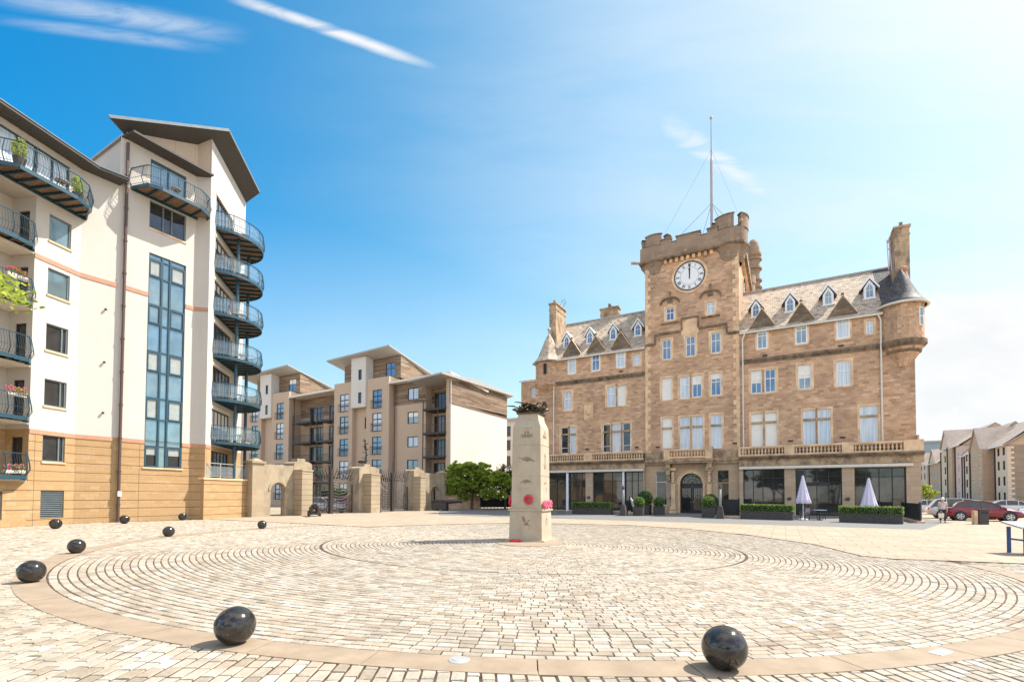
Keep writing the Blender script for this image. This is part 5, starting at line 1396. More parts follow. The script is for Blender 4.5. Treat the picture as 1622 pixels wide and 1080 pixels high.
# small block glimpsed beyond the gable wall
FX = Fr((-2.5, 96), -29.18)
b = MB(); hs = [(u, u+1.7, z, z+2.0) for u in (.8, 4.0) for z in (1.2, 4.3, 7.4, 10.5, 13.2)]
b.wall(FX, 0, 7, 0, 16.2, hs, reveal=.2); b.quad(FX.P(7, 0, 0), FX.P(7, -8, 0), FX.P(7, -8, 16.2), FX.P(7, 0, 16.2)); b.quad(FX.P(0, -8, 0), FX.P(0, 0, 0), FX.P(0, 0, 16.2), FX.P(0, -8, 16.2))
fb = thing('apartment_building', (-2, 96, 0), 'small pale block of flats glimpsed between the white gable wall and the stone memorial', 'apartment building')
b.obj('wall', M_renderW, fb)
b = MB(); b.prism([FX.P(-.6, .8, 16.2), FX.P(7.6, .8, 16.2), FX.P(7.6, -9, 16.2), FX.P(-.6, -9, 16.2)], (0, 0, .4)); b.obj('roof', M_zinc, fb)
for q in hs: window(FX, fb, *q, 0, M_black, G_dark, 1, (.35, .7), fw=.12, bw=.1, depth=.14)

# ------------------------------------------------------------------ terraced warehouses far right
M_hbrick = masonry('pale brown stone blocks', [(.56, .39, .25), (.63, .45, .30), (.59, .42, .28)], (.36, .29, .21), .7, .3, .02, .85, .2, dirt=.25, dirtcol=(.28, .21, .15))
M_hbeige = render_mat('pale beige render', (.76, .60, .45), .08)
M_hpink = render_mat('pinkish render', (.80, .57, .48), .08)
M_htile = masonry('pinkish grey roof tile', [(.44, .35, .28), (.50, .40, .32)], (.3, .24, .2), .3, .3, .02, .8, .2, streak=False)
KF = Fr((88, 88), 60.82+180)     # u runs towards the camera; faces the square
def house(label, parts_, ridge, gables, wins, depth=11, name='warehouse_flats'):
    """parts_: list (u0,u1,n,zt,mat); in the original s (positive away) -> u=-s"""
    t = thing(name, KF.P(-(parts_[0][0]+parts_[-1][1])/2, 0, 0), label, 'flats', 'row of pale gabled flats beyond the car park')
    for s0, s1, n, zt, mat in parts_:
        m = MB(); hs = [(-w[1], -w[0], w[2], w[3]) for w in wins if s0 < w[0] < s1]
        m.wall(KF, -s1, -s0, 0, zt, hs, n=n, reveal=.2)
        for s in (s0, s1): m.quad(KF.P(-s, n, 0), KF.P(-s, -depth, 0), KF.P(-s, -depth, zt), KF.P(-s, n, zt))
        m.obj('wall', mat, t)
        for q in hs: window(KF, t, *q, n, M_dark if mat is M_hbeige else M_white, G_dark, 1, (.5,), fw=.1, bw=.07, depth=.15)
        m = MB(); m.tube([KF.P(-s1+.1, n+.1, 0), KF.P(-s1+.1, n+.1, zt)], .12, 6); m.obj('downpipe', M_black, t)
    s0, s1, ze, zr = ridge
    m = MB(); m.prism([KF.P(-s1, .5, ze), KF.P(-s0, .5, ze), KF.P(-s0, -depth/2, zr), KF.P(-s1, -depth/2, zr)], (0, 0, .15))
    m.prism([KF.P(-s1, -depth/2, zr), KF.P(-s0, -depth/2, zr), KF.P(-s0, -depth-.4, ze), KF.P(-s1, -depth-.4, ze)], (0, 0, .15))
    m.obj('roof', M_htile, t)
    m = MB(); m.box(KF, -s1, -s0, .45, .62, ze-.12, ze+.08); m.obj('gutter', M_white, t)
    for s in (s0+.1, s1-.1):
        m = MB(); m.poly([KF.P(-s, 0, ze), KF.P(-s, -depth, ze), KF.P(-s, -depth/2, zr)]); m.obj('gable_wall', M_hbrick, t)
    for g0, g1, n, zb, zp, mat in gables:
        m = MB(); c = (g0+g1)/2; m.poly([KF.P(-g1, n, zb), KF.P(-g0, n, zb), KF.P(-c, n, zp)]); g = m.obj('gable', mat, t)
        m = MB()
        for a in (g0, g1): m.prism([KF.P(-a, n+.3, zb), KF.P(-c, n+.3, zp), KF.P(-c, -depth/2, zp), KF.P(-a, -2.5, zb)], (0, 0, .15))
        m.obj('gable_roof', M_htile, g)
    return t
fl4 = [(1.2, 2.7), (3.9, 5.5), (6.7, 8.3), (9.3, 10.7)]
W4 = lambda ss, w=1.1: [(s, s+w, a, b) for s in ss for a, b in fl4]
house('brown stone gable end of the nearest pale flats at the right edge', [(-2.9, 2.7, 0, 11.0, M_hbeige), (2.72, 4.6, -1.6, 10.9, M_hbrick), (4.7, 11.4, 1.3, 10.8, M_hbrick)], (-2.9, 11.4, 11.0, 16.0), [(4.7, 11.4, 1.31, 10.8, 15.2, M_hbrick)], W4([-1.9, .6, 5.6, 9.2]))
house('middle block of the pale flats with a pinkish bay, between two taller gables', [(11.5, 14.5, .2, 10.6, M_hbeige), (14.6, 17.0, .8, 10.4, M_hbeige), (17.1, 21.9, 0, 10.6, M_hpink)], (11.5, 22, 10.7, 16.6), [], W4([12.6, 15.2, 19]))
house('tall far block of the pale flats with a pointed gable over dark windows', [(22.1, 26.8, 0, 13.2, M_hpink), (26.9, 30.3, .6, 13.4, M_hbrick), (30.4, 38.5, 0, 13.0, M_hbeige)], (22, 38.5, 13.3, 17.8), [(28.5, 35.5, .62, 13.3, 17.6, M_hbeige)], [(s, s+1.2, a, b) for s in (24, 31.2, 34.5) for a, b in ((1.5, 3), (4.6, 6.2), (7.4, 9.1), (10.2, 11.8))])
house('farthest low block of the pale flats beside the hotel corner', [(39, 50, 0, 10.5, M_hbrick), (50.1, 62, .5, 10.5, M_hbeige)], (39, 62, 10.5, 14.6), [(42, 49, .2, 10.5, 14.2, M_hbeige), (53, 59, .7, 10.5, 14.0, M_hbeige)], W4([41, 44.5, 47.5, 52, 56], 1.2))
# brown gable end wall facing the camera with pale quoins
e = Fr(tuple(KF.P(2.9, 0, 0))[:2], -29.18)
t = thing('warehouse_flats', e.P(5, 0, 0), 'rightmost brown stone end wall with pale corner quoins and a boarded base', 'flats', 'row of pale gabled flats beyond the car park')
m = MB(); m.wall(e, 0, 14, 0, 11); m.poly([e.P(0, 0, 11), e.P(14, 0, 11), e.P(7, 0, 16.2)]); m.quad(e.P(14, 0, 0), e.P(14, -10, 0), e.P(14, -10, 11), e.P(14, 0, 11)); m.obj('wall', M_hbrick, t)
m = MB()
for k in range(24): m.box(e, 0, .9 if k % 2 else .5, .003, .03, k*.45, k*.45+.4)
m.obj('quoin', M_hbeige, t)
m = MB(); m.prism([e.P(-.5, .5, 10.8), e.P(7, .5, 16.3), e.P(7, -9, 16.3), e.P(-.5, -9, 10.8)], (0, 0, .2)); m.prism([e.P(7, .5, 16.3), e.P(14.5, .5, 10.8), e.P(14.5, -9, 10.8), e.P(7, -9, 16.3)], (0, 0, .2)); m.obj('roof', M_htile, t)
# long low slab block at the very back
FZ = Fr((118, 150), -29.18)
t = thing('office_block', (120, 150, 0), 'long flat grey blue office block far behind the hotel corner', 'office block')
m = MB(); m.box(FZ, -10, 26, -12, 0, 0, 18.2); m.obj('wall', plain('grey blue cladding', (.28, .34, .36), .6), t); m = MB(); m.box(FZ, -10.5, 26.5, -12.5, .5, 18.2, 18.7); m.obj('roof', M_zinc, t)
# low wall beyond the cars
m = MB(); lwf = Fr((60, 62), -8); m.box(lwf, -6, 40, -.3, 0, 0, 1.3); o = m.obj('boundary_wall', M_hbrick); tag(o, 'low brown boundary wall behind the parked cars', 'wall')
# ------------------------------------------------------------------ cars
def car(name, label, paint, x, y, rz, L=4.3, W=1.75, Ht=1.45, est=False, group='cars parked beside the hotel'):
    t = thing(name, (0, 0, 0), label, 'car', group)
    # stations along x (front at +x): (x, zlow, zbelt, half width)
    k = L/4.3
    st = [(-2.15, .45, .78, .62), (-2.08, .32, .92, .78), (-1.75, .22, .97, .86), (-1.0, .2, .98, .875), (0, .2, .97, .875), (.75, .2, .95, .875), (1.25, .22, .88, .86), (1.75, .25, .78, .82), (2.05, .3, .66, .72), (2.15, .42, .56, .55)]
    m = MB(); m.smooth = True; rings = []
    for x_, zl, zb, w in st:
        x_ *= k; w *= W/1.75
        mz = (zl+zb)/2; za = min(zl+.12, mz-.02); zd = max(zb-.2, mz+.02)
        rings.append([(x_, -w*.9, zl), (x_, -w, za), (x_, -w, zd), (x_, -w*.93, zb-.03), (x_, -w*.7, zb), (x_, 0, zb+.03), (x_, w*.7, zb), (x_, w*.93, zb-.03), (x_, w, zd), (x_, w, za), (x_, w*.9, zl)])
    n = 11; v = [q for r_ in rings for q in r_]; f = []
    for i in range(len(rings)-1):
        for j in range(n): f.append((i*n+j, i*n+(j+1) % n, (i+1)*n+(j+1) % n, (i+1)*n+j))
    m.add(v, f); m.smooth = False
    for r_, sg in ((rings[0], 1), (rings[-1], -1)):
        cz = (r_[0][2]+r_[5][2])/2; cc = (r_[0][0]-.015*sg, 0, cz); m.add([cc]+r_, [(0, 1+j, 1+(j+1) % n) for j in range(n)])
    body = m.obj('body', paint, t)
    # greenhouse
    rear = -2.0 if est else -1.75
    prof = [(rear*k, .94), ((rear+.38)*k, Ht-.12), ((rear+.75)*k, Ht-.02), (-.2*k, Ht), (.35*k, Ht-.07), (1.2*k, .9)]
    def gh(prof, wb, wt, name, mat, dz=0, par=t):
        m = MB(); m.smooth = False; a = []; 
        for x_, z_v in prof:
            f_ = (z_v-.9)/(Ht-.9); w = wb+(wt-wb)*f_; a.append((x_, w, z_v+dz))
        L_ = [(x_, -w, z) for x_, w, z in a]; R_ = [(x_, w, z) for x_, w, z in a]; nn = len(a)
        m.add(L_+R_, [tuple(range(nn)), tuple(reversed(range(nn, 2*nn)))]+[(i, nn+i, nn+i+1, i+1) for i in range(nn-1)])
        return m.obj(name, mat, par)
    g = gh(prof, W*.455, W*.36, 'windows', G_dark)
    m = MB()
    a = [(x_, W*.46+(W*.365-W*.46)*((z-.9)/(Ht-.9)), z) for x_, z in prof]
    for s_ in (-1, 1):
        pp = [Vector((x_, s_*w, z)) for x_, w, z in a]
        for p, q in zip(pp, pp[1:]): m.bar(p, q, .07, .05)
        for xx in (-.15, -1.05):
            zt = Ht-.02 if xx > -.5 else Ht-.06; m.bar((xx*k, s_*W*.46, .93), (xx*k-.0, s_*W*.37, zt), .06, .05)
    i0 = [Vector((x_, 0, z)) for x_, z in prof]
    rp = [p for p in prof if p[1] > Ht-.2]
    m.add([(x_, s_*W*.365, z+.012) for s_ in (-1, 1) for x_, z in rp], [(i, i+1, len(rp)+i+1, len(rp)+i) for i in range(len(rp)-1)])
    m.obj('roof', paint, t)
    for sx in (-1.32, 1.33):
        for s_ in (-1, 1):
            y_ = s_*(W/2-.07); w_ = MB(); am = MB(); am.add([(sx*k+.39*math.cos(t_), s_*(W/2+.004), .33+.39*math.sin(t_)) for t_ in [i*math.pi/12 for i in range(24)]], [tuple(range(24))]); am.obj('wheel_arch', M_black, t)
            c = Vector((sx*k, y_, .32)); seg = 20; pr = [(.0, -.1), (.30, -.1), (.32, -.06), (.32, .06), (.30, .1), (.2, .1), (.2, .06), (0, .06)]
            o_ = []
            for r_, d_ in pr:
                for j in range(seg): a_ = 2*math.pi*j/seg; o_.append(c+Vector((r_*math.cos(a_), s_*d_, r_*math.sin(a_))))
            w_.add(o_, [(i*seg+j, i*seg+(j+1) % seg, (i+1)*seg+(j+1) % seg, (i+1)*seg+j) for i in range(len(pr)-1) for j in range(seg)])
            wh = w_.obj('wheel', M_black, t)
            r_ = MB()
            for j in range(5):
                a_ = 2*math.pi*j/5; r_.bar(c+Vector((0, s_*.09, 0)), c+Vector((.2*math.cos(a_), s_*.09, .2*math.sin(a_))), .075, .03, up=(0, 1, 0))
            r_.tube([c+Vector((.205*math.cos(t_), s_*.095, .205*math.sin(t_))) for t_ in [i*math.pi/8 for i in range(17)]], .02, 5); r_.obj('rim', M_chrome, wh)
    m = MB(); m.box(WF, -2.19*k, -2.165*k, -.26, .26, .5, .6); m.box(WF, 2.155*k, 2.18*k, -.26, .26, .45, .55); m.obj('number_plate', M_white, t)
    for s_ in (-1, 1):
        m = MB(); m.sphere((2.0*k, s_*W*.34, .66), .14, 10, 6, (.8, 1.2, .7)); m.obj('headlight', G_lamp, t)
        m = MB(); m.sphere((-2.08*k, s_*W*.38, .8), .13, 10, 6, (.4, .8, 1)); m.obj('tail_light', M_red, t)
        m = MB(); m.sphere((.85*k, s_*(W*.5+.08), .98), .1, 8, 6, (.7, 1, .7)); m.obj('mirror', paint, t)
    return put(t, x, y, .02, rz)
M_chrome = plain('alloy wheel', (.6, .6, .6), .3, metal=.7, var=.05); G_lamp = plain('headlamp glass', (.75, .77, .8), .1, var=.05)
def paint(name, c): return plain(name, c, .25, metal=.2, var=.03, coat=.6)
P_red = paint('burgundy paint', (.22, .012, .02)); P_silver = paint('silver paint', (.55, .56, .57)); P_white = paint('white paint car', (.72, .72, .70)); P_dark = paint('dark maroon paint', (.09, .012, .018)); P_brt = paint('bright red paint', (.45, .02, .03)); P_grey = paint('grey blue paint', (.2, .23, .26))

def at(u, v, depth):   # a point on the sight line of a pixel of the photograph, used to read off positions
    pass
# burgundy car and its neighbours beside the hotel
car('parked_car', 'burgundy hatchback seen side on behind the litter bin, its rear wheel clear of the bin', P_red, 34.7, 36.2, R(-33))
car('parked_car', 'silver estate car parked directly behind the burgundy hatchback', P_silver, 36.6, 39.7, R(-33), 4.7, 1.8, 1.62, True)
car('parked_car', 'dark maroon car with a pale windscreen, half hidden by the walking person', P_dark, 33.8, 43.0, R(60), 4.2)
car('parked_car', 'silver car nearest the hotel railings, behind the black railing', P_grey, 36.3, 47.5, R(60), 4.2)
car('parked_car', 'white car right of the litter bin, pointing towards the right edge', P_white, 38.6, 34.4, R(-33), 4.1, 1.75, 1.35)
car('parked_car', 'bright red car at the right edge behind the white car', P_brt, 42.3, 34.6, R(-33), 4.2)
for i, (x, y) in enumerate(((42.0, 50), (46.5, 50.5), (51, 51), (56, 51.5))):
    car('parked_car', ['pale car in the back row nearest the hotel', 'pale grey car second in the back row', 'white car third in the back row', 'grey car last in the back row, in front of the boundary wall'][i], (P_silver, P_white, P_silver, P_grey)[i], x, y, R(150), group='cars in the far row')
# cars behind the first gate
g1 = [G.P(5.6, -4.5, 0), G.P(8.3, -7.5, 0)]
car('parked_car', 'silver car seen through the first iron gate, left of the red car', P_silver, -18.1, 47.3, R(-20), 4.2, group='cars behind the iron gate')
car('parked_car', 'red car seen through the first iron gate, right of its centre post', P_brt, -17.0, 50.2, R(-15), 4.2, 1.75, 1.5, group='cars behind the iron gate')
# ------------------------------------------------------------------ polished stone balls
balls = [(-3.15, 5.63, .215, 'second largest, left of the drain cover'), (2.11, 4.89, .215, 'nearest on the right, in front of the cobbled circle'), (-9.18, 9.41, .215, 'at the left edge of the circle kerb'), (-12.4, 14.0, .21, 'third along the kerb from the left edge'), (-13.72, 19.63, .21, 'fourth along the kerb, before the brick corner'), (-12.42, 24.4, .21, 'farthest on the kerb, in front of the gateway'), (-22.05, 23.72, .25, 'left of the downpipe, below the louvre vent'), (-22.11, 28.0, .25, 'just right of the downpipe foot'), (-21.42, 31.9, .24, 'beneath the round balconies, close to the wall')]
for i, (x, y, r, d) in enumerate(balls):
    m = MB(); m.smooth = True; m.sphere((x, y, r*.97), r, 40, 24); o = m.obj('stone_ball', M_ball, loc=(x, y, 0)); dd = Vector((-.62, -.72, .30)).normalized() if i % 2 == 0 else Vector((-.1, -.5, -.75)).normalized(); hc = Vector((x, y, r*.97))+dd*r*.985; q = MB(); ax_ = dd.cross(Vector((0, 0, 1))).normalized(); ay_ = dd.cross(ax_); q.poly([hc+dd*.006+(ax_*math.cos(t)+ay_*math.sin(t))*.035 for t in [k*math.pi/10 for k in range(20)]]); q.obj('socket', M_black, o); tag(o, 'polished black stone ball '+d, 'stone ball', 'black stone balls round the cobbled circle')
# drain covers set in the kerb
m = MB(); c = (-.54, 5.1, 0); m.lathe(c, [(0, .022), (.07, .022), (.075, .016), (.10, .016), (.115, .008)], 24, cap=False); o = m.obj('ground_light', M_zinc, loc=c); tag(o, 'round metal ground light set in the kerb', 'ground light')
m = MB(); F_ = Fr((4.71, 5.42), 28); m.box(F_, -.13, .13, -.06, .06, .0, .014); o = m.obj('kerb_plate', M_white, loc=(4.71, 5.42, 0)); tag(o, 'small white plate set in the kerb near the right foreground', 'plate')
# ------------------------------------------------------------------ memorial
mo = thing('stone_memorial', (.74, 18.85, 0), 'tall pale sandstone pillar topped by bronze birds in the middle of the cobbled circle', 'memorial')
MF = Fr((1.1, 18.05), -20.6); W_ = 1.27     # u from -W..0 on the left face; right face is n from 0..-W
def blk(m, w0, w1, z0, z1, cx=-W_/2, cn=-W_/2):
    a = [MF.P(cx+s*w0/2, cn+t*w0/2, z0) for s, t in ((-1, 1), (1, 1), (1, -1), (-1, -1))]; b = [MF.P(cx+s*w1/2, cn+t*w1/2, z1) for s, t in ((-1, 1), (1, 1), (1, -1), (-1, -1))]
    m.add(a+b, [(0, 1, 2, 3), (4, 5, 6, 7)]+[(i, (i+1) % 4, 4+(i+1) % 4, 4+i) for i in range(4)])
m = MB(); blk(m, 1.55, 1.55, .0, .06); blk(m, 1.29, 1.25, .06, 1.14); blk(m, 1.36, 1.36, 1.14, 1.2)
blk(m, 1.16, 1.14, 1.2, 2.42); blk(m, 1.12, 1.12, 2.42, 2.45); blk(m, 1.14, 1.11, 2.45, 3.58); blk(m, 1.09, 1.09, 3.58, 3.61); blk(m, 1.11, 1.08, 3.61, 4.3)
blk(m, 1.08, .98, 4.3, 4.42); blk(m, .98, .84, 4.42, 4.58); blk(m, .84, .78, 4.58, 4.8); m.obj('shaft', M_monu, mo)
rg = random.Random(4)
m = MB()     # carved reliefs: ships, gull, rope, wreath and lines of lettering too small to read
hw = .555
def off_(z): return .005-(.012 if z > 3.6 else 0)+(.05 if z < 1.2 else 0)+(.01 if z < 2.4 else 0)
def L(u, z, o=0): return MF.P(-W_/2+u, -W_/2+hw+off_(z)+o, z)
def Rr(u, z, o=0): return MF.P(-W_/2+hw+off_(z)+o, -W_/2-u, z)
def strok(fn, pts, r=.012): m.tube([fn(a, b) for a, b in pts], r*.62, 5)
def slab(fn, pts, t=.02):
    a = [fn(u, z, -.01) for u, z in pts]; m.prism(a, fn(0, pts[0][1], t)-fn(0, pts[0][1], 0))
def lumps(fn, u, z, w, h, n, r=.018):
    for _ in range(n): m.sphere(fn(u+rg.uniform(-w, w)/2, z+rg.uniform(-h, h)/2), r*rg.uniform(.6, 1.4), 6, 4)
for fn in (L, Rr):
    slab(fn, [(-.24, 4.0), (-.18, 3.93), (.18, 3.93), (.26, 4.02), (.1, 3.99)]); slab(fn, [(-.1, 4.02), (-.02, 4.02), (-.03, 4.17)], .012); slab(fn, [(.02, 4.02), (.12, 4.02), (.05, 4.2)], .012)
    strok(fn, [(-.28, 3.88), (-.1, 3.91), (.1, 3.88), (.28, 3.91)], .014); lumps(fn, 0, 3.9, .5, .03, 12, .012)
    if fn is L:
        slab(L, [(-.36, 3.14), (-.16, 3.06), (0, 2.99), (.2, 3.02), (.38, 2.97), (.14, 3.12), (0, 3.17), (-.14, 3.13)], .018); m.sphere(L(0, 3.08), .06, 8, 6); lumps(L, 0, 3.0, .6, .06, 16, .014)
        slab(L, [(-.2, 2.2), (-.12, 2.28), (0, 2.31), (.12, 2.28), (.22, 2.2)], .018); lumps(L, 0, 2.18, .5, .03, 14, .012)
        slab(L, [(-.14, .92), (-.06, .94), (.02, .78), (-.04, .70), (-.12, .78)], .025); slab(L, [(-.06, .66), (.06, .72), (.17, .6), (.12, .44), (0, .42), (-.05, .52)], .025); lumps(L, .02, .62, .28, .36, 22, .022)
    else:
        strok(fn, [(0, 2.75), (0, 3.3)], .03); strok(fn, [(-.16, 2.9), (-.08, 2.75), (0, 2.7), (.08, 2.75), (.16, 2.9)], .028); strok(fn, [(-.1, 3.22), (.1, 3.22)], .02)
        strok(fn, [(.1*math.cos(t), .72+.13*math.sin(t)) for t in [i*.52 for i in range(13)]], .04); lumps(fn, 0, .72, .22, .28, 10, .014)
        slab(fn, [(-.2, 2.12), (.2, 2.17), (.12, 2.24), (-.1, 2.2)], .016); lumps(fn, .1, 1.9, .2, .3, 10, .014)
    for z in (4.36, 1.98, 1.92, 1.86):
        if fn is Rr and z > 4.3: continue
        u = -.28 if z < 4 else -.2
        while u < (.28 if z < 4 else .2):
            w = rg.uniform(.03, .07); a = z if z < 4.3 else 4.24; strok(fn, [(u, a), (u+w, a)], .011); u += w+.03
m.obj('relief', plain('stained carving', (.26, .19, .12), .9, var=.25), mo)
# bronze gulls with raised wings round the top
m = MB(); ctr = MF.P(-W_/2, -W_/2, 4.8); m.smooth = True
def gull(p, yaw, s, lift):
    d = Vector((math.cos(R(yaw)), math.sin(R(yaw)), 0)); w = Vector((-d.y, d.x, 0)); z = Vector((0, 0, 1)); p = Vector(p)
    m.tube([p-d*.24*s, p-d*.12*s+z*.02, p+d*.05*s+z*.03, p+d*.17*s+z*.07, p+d*.24*s+z*.09, p+d*.31*s+z*.07], [.02*s, .07*s, .09*s, .05*s, .045*s, .008*s], 8)
    m.prism([p-d*.2*s, p-d*.36*s+w*.08*s, p-d*.36*s-w*.08*s], z*.015)
    for q in (-1, 1):
        a0 = p+d*.12*s+w*q*.05*s; a1 = a0+w*q*.2*s+z*.14*lift*s; a2 = a1+w*q*.22*s+z*.04*lift*s-d*.12*s; a3 = a2+w*q*.14*s-d*.14*s+z*.02*s
        b0 = p-d*.1*s+w*q*.05*s; b1 = a1-d*.2*s; b2 = a2-d*.12*s
        for quad in ((a0, a1, b1, b0), (a1, a2, b2, b1), (a2, a3, b2)): m.prism(list(quad), z*.022*s+d*.004)
for a, r_, yaw, s_, lf_, h_ in ((215, .42, 250, 1.15, .9, .22), (160, .45, 200, 1.1, 1.2, .2), (300, .42, 330, 1.1, .8, .2), (20, .42, 20, 1.15, 1.1, .24), (90, .4, 100, 1.0, 1.0, .2), (250, .12, 270, 1.0, 1.4, .32)):
    gull(ctr+Vector((math.cos(R(a))*r_, math.sin(R(a))*r_, h_*.75)), yaw, s_, lf_)
m.smooth = False
blk(m, .86, .92, 4.8, 4.86)
m.lathe(ctr, [(.34, .05), (.3, .16), (.12, .24), (0, .26)], 10, cap=False)
m.obj('bird_sculpture', M_bronze, mo)
def wreath(F, u, n, z, r, mat, label, tilt=0):
    m = MB(); m.smooth = False; P = F.P; rg = random.Random(int(u*100+n*10))
    c = P(u, n, z)
    for k in range(26):
        a = 2*math.pi*k/26; m.sphere(P(u+r*math.cos(a), n+rg.uniform(.0, .05), z+r*math.sin(a)), .07*r/.2+.005*(k % 3), 7, 5)
    for k in range(16):
        a = 2*math.pi*k/16; m.sphere(P(u+r*.75*math.cos(a), n+.04, z+r*.75*math.sin(a)), .035, 6, 4)
    o = m.obj('poppy_wreath', mat, loc=tuple(c)); tag(o, label, 'wreath', 'poppy wreaths on the memorial'); return o
wreath(MF, -.52, -.0, 1.56, .135, M_red, 'red poppy wreath leaning on the front of the memorial')
M2 = Fr(tuple(MF.P(0, 0, 0))[:2], -20.6+90)
wreath(M2, .28, .02, 1.38, .115, M_pink, 'pink poppy wreath on the sunlit side of the memorial, nearest its corner'); wreath(M2, .62, .02, 1.38, .115, M_pink, 'pink poppy wreath in the middle of the three on the sunlit side'); wreath(M2, .96, .02, 1.38, .115, M_pink, 'pink poppy wreath farthest from the corner on the sunlit side')
M3 = Fr(tuple(MF.P(-W_, -.5, 0))[:2], -20.6-90)
wreath(M3, .1, .03, 1.5, .17, M_red, 'red poppy wreath at the far left edge of the memorial')
m = MB(); c = MF.P(-.9, .35, 0)
for k in range(26): a = 2*math.pi*k/26; m.sphere(c+Vector((.17*math.cos(a), .17*math.sin(a), .05)), .05, 6, 4)
o = m.obj('poppy_wreath', M_red, loc=tuple(c)); tag(o, 'red poppy wreath lying flat on the ground at the memorial foot', 'wreath', 'poppy wreaths on the memorial')
# ------------------------------------------------------------------ leaves, hedges, planters
def leaves(m, n, cen, rad, size, rg, shell=.35, flat=1.0, bias=None):
    c = Vector(cen)
    for i in range(n):
        while True:
            d = Vector((rg.uniform(-1, 1), rg.uniform(-1, 1), rg.uniform(-1, 1)))
            if .05 < d.length < 1: break
        d = d.normalized()*(shell+(1-shell)*rg.random())**.5
        p = c+Vector((d.x*rad[0], d.y*rad[1], d.z*rad[2]))
        leaf(m, p, size*rg.uniform(.6, 1.3), rg, flat)
def leaf(m, p, s, rg, flat=1.0):
    a = Vector((rg.gauss(0, 1), rg.gauss(0, 1), rg.gauss(0, 1)*flat)).normalized(); b = a.cross(Vector((rg.gauss(0, 1), rg.gauss(0, 1), rg.gauss(0, 1)))).normalized()
    m.add([p-a*s*.5, p+b*s*.28, p+a*s*.5, p-b*s*.28], [(0, 1, 2, 3)])
def hedge_planter(F, L_, W0, hb, hh, label, seed):
    t = thing('hedge_planter', F.P(L_/2, -W0/2, 0), label, 'planter', 'box hedge planters in front of the hotel')
    m = MB(); m.box(F, 0, L_, -W0, 0, .0, hb); m.box(F, -.03, L_+.03, -W0-.03, .03, hb-.06, hb+.01); m.obj('trough', M_planter, t)
    m = MB(); rg = random.Random(seed); n = int(L_*700)
    for i in range(n):
        f = rg.random(); u = rg.uniform(-.03, L_+.03); z = hb+rg.random()*hh; q = rg.random()
        if q < .5: p = F.P(u, rg.uniform(-.06, .04), z-(rg.random()**3)*.3)
        elif q < .8: p = F.P(u, rg.uniform(-W0, 0), hb+hh+rg.uniform(-.06, .05))
        else: p = F.P(rg.choice((rg.uniform(-.05, .05), L_+rg.uniform(-.05, .05))), rg.uniform(-W0, 0), z)
        leaf(m, p, .075*rg.uniform(.6, 1.3), rg)
    m.obj('hedge', L_box, t)
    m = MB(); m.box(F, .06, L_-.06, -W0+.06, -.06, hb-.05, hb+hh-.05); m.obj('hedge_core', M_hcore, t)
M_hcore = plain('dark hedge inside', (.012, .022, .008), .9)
def fr2(a, b): return Fr(a, math.degrees(math.atan2(b[1]-a[1], b[0]-a[0])))
hedge_planter(fr2((17.35, 37.25), (20.15, 35.08)), 3.5, .7, .62, .5, 'box hedge planter right of the entrance, left of the first parasol', 1)
hedge_planter(fr2((21.95, 32.9), (24.5, 30.64)), 3.35, .7, .62, .48, 'box hedge planter below the right hand parasol, nearest the black railing', 2)
hedge_planter(fr2((5.6, 45.6), (8.85, 43.8)), 3.7, .8, .62, .5, 'dark box hedge planter left of the entrance, right of the memorial', 3)
def ball_planter(x, y, s, r, label):
    t = thing('shrub_planter', (x, y, 0), label, 'planter', 'clipped box balls in square planters')
    m = MB(); F = Fr((x, y), -29); m.box(F, -s/2, s/2, -s/2, s/2, .02, s*.9); m.box(F, -s/2-.03, s/2+.03, -s/2-.03, s/2+.03, s*.9, s*.9+.05); m.obj('pot', M_planter, t)
    m = MB(); rg = random.Random(int(x*10)); leaves(m, 900, (x, y, s*.9+r*.8), (r, r, r), .1, rg, .85); m.obj('shrub', L_box, t)
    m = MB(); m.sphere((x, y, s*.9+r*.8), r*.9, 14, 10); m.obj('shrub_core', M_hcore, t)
ball_planter(15.85, 39.5, .9, .52, 'clipped box ball in a dark square planter just right of the entrance, in front')
ball_planter(16.8, 41.5, .95, .62, 'clipped box ball behind the front one, right of the entrance')
ball_planter(11.0, 42.4, .85, .5, 'clipped box ball left of the entrance, smaller and in front')
ball_planter(12.1, 44.6, 1.0, .75, 'largest clipped box ball left of the entrance')
ball_planter(13.2, 44.0, .85, .5, 'clipped box ball left of the entrance, nearest the door')
def heater(x, y, label):
    t = thing('patio_heater', (x, y, 0), label, 'patio heater', 'tapering patio heaters')
    m = MB(); m.lathe((x, y, 0), [(.42, .02), (.40, .1), (.22, .95), (.14, .98), (0, .98)], 4, R(15), R(375), cap=False); m.obj('base', M_planter, t)
    m = MB(); m.smooth = True; m.tube([(x, y, .98), (x, y, 2.3)], [.11, .08], 10); m.obj('column', plain('dull grey column', (.32, .31, .29), .7), t)
    m = MB(); m.lathe((x, y, 0), [(.09, 2.3), (.12, 2.35), (.04, 2.6), (0, 2.65)], 10, cap=False); m.obj('cap', M_planter, t)
heater(9.55, 42.0, 'tapering patio heater left of the entrance, right of the dark hedge planter'); heater(15.9, 37.4, 'tapering patio heater right of the entrance beside the box ball')
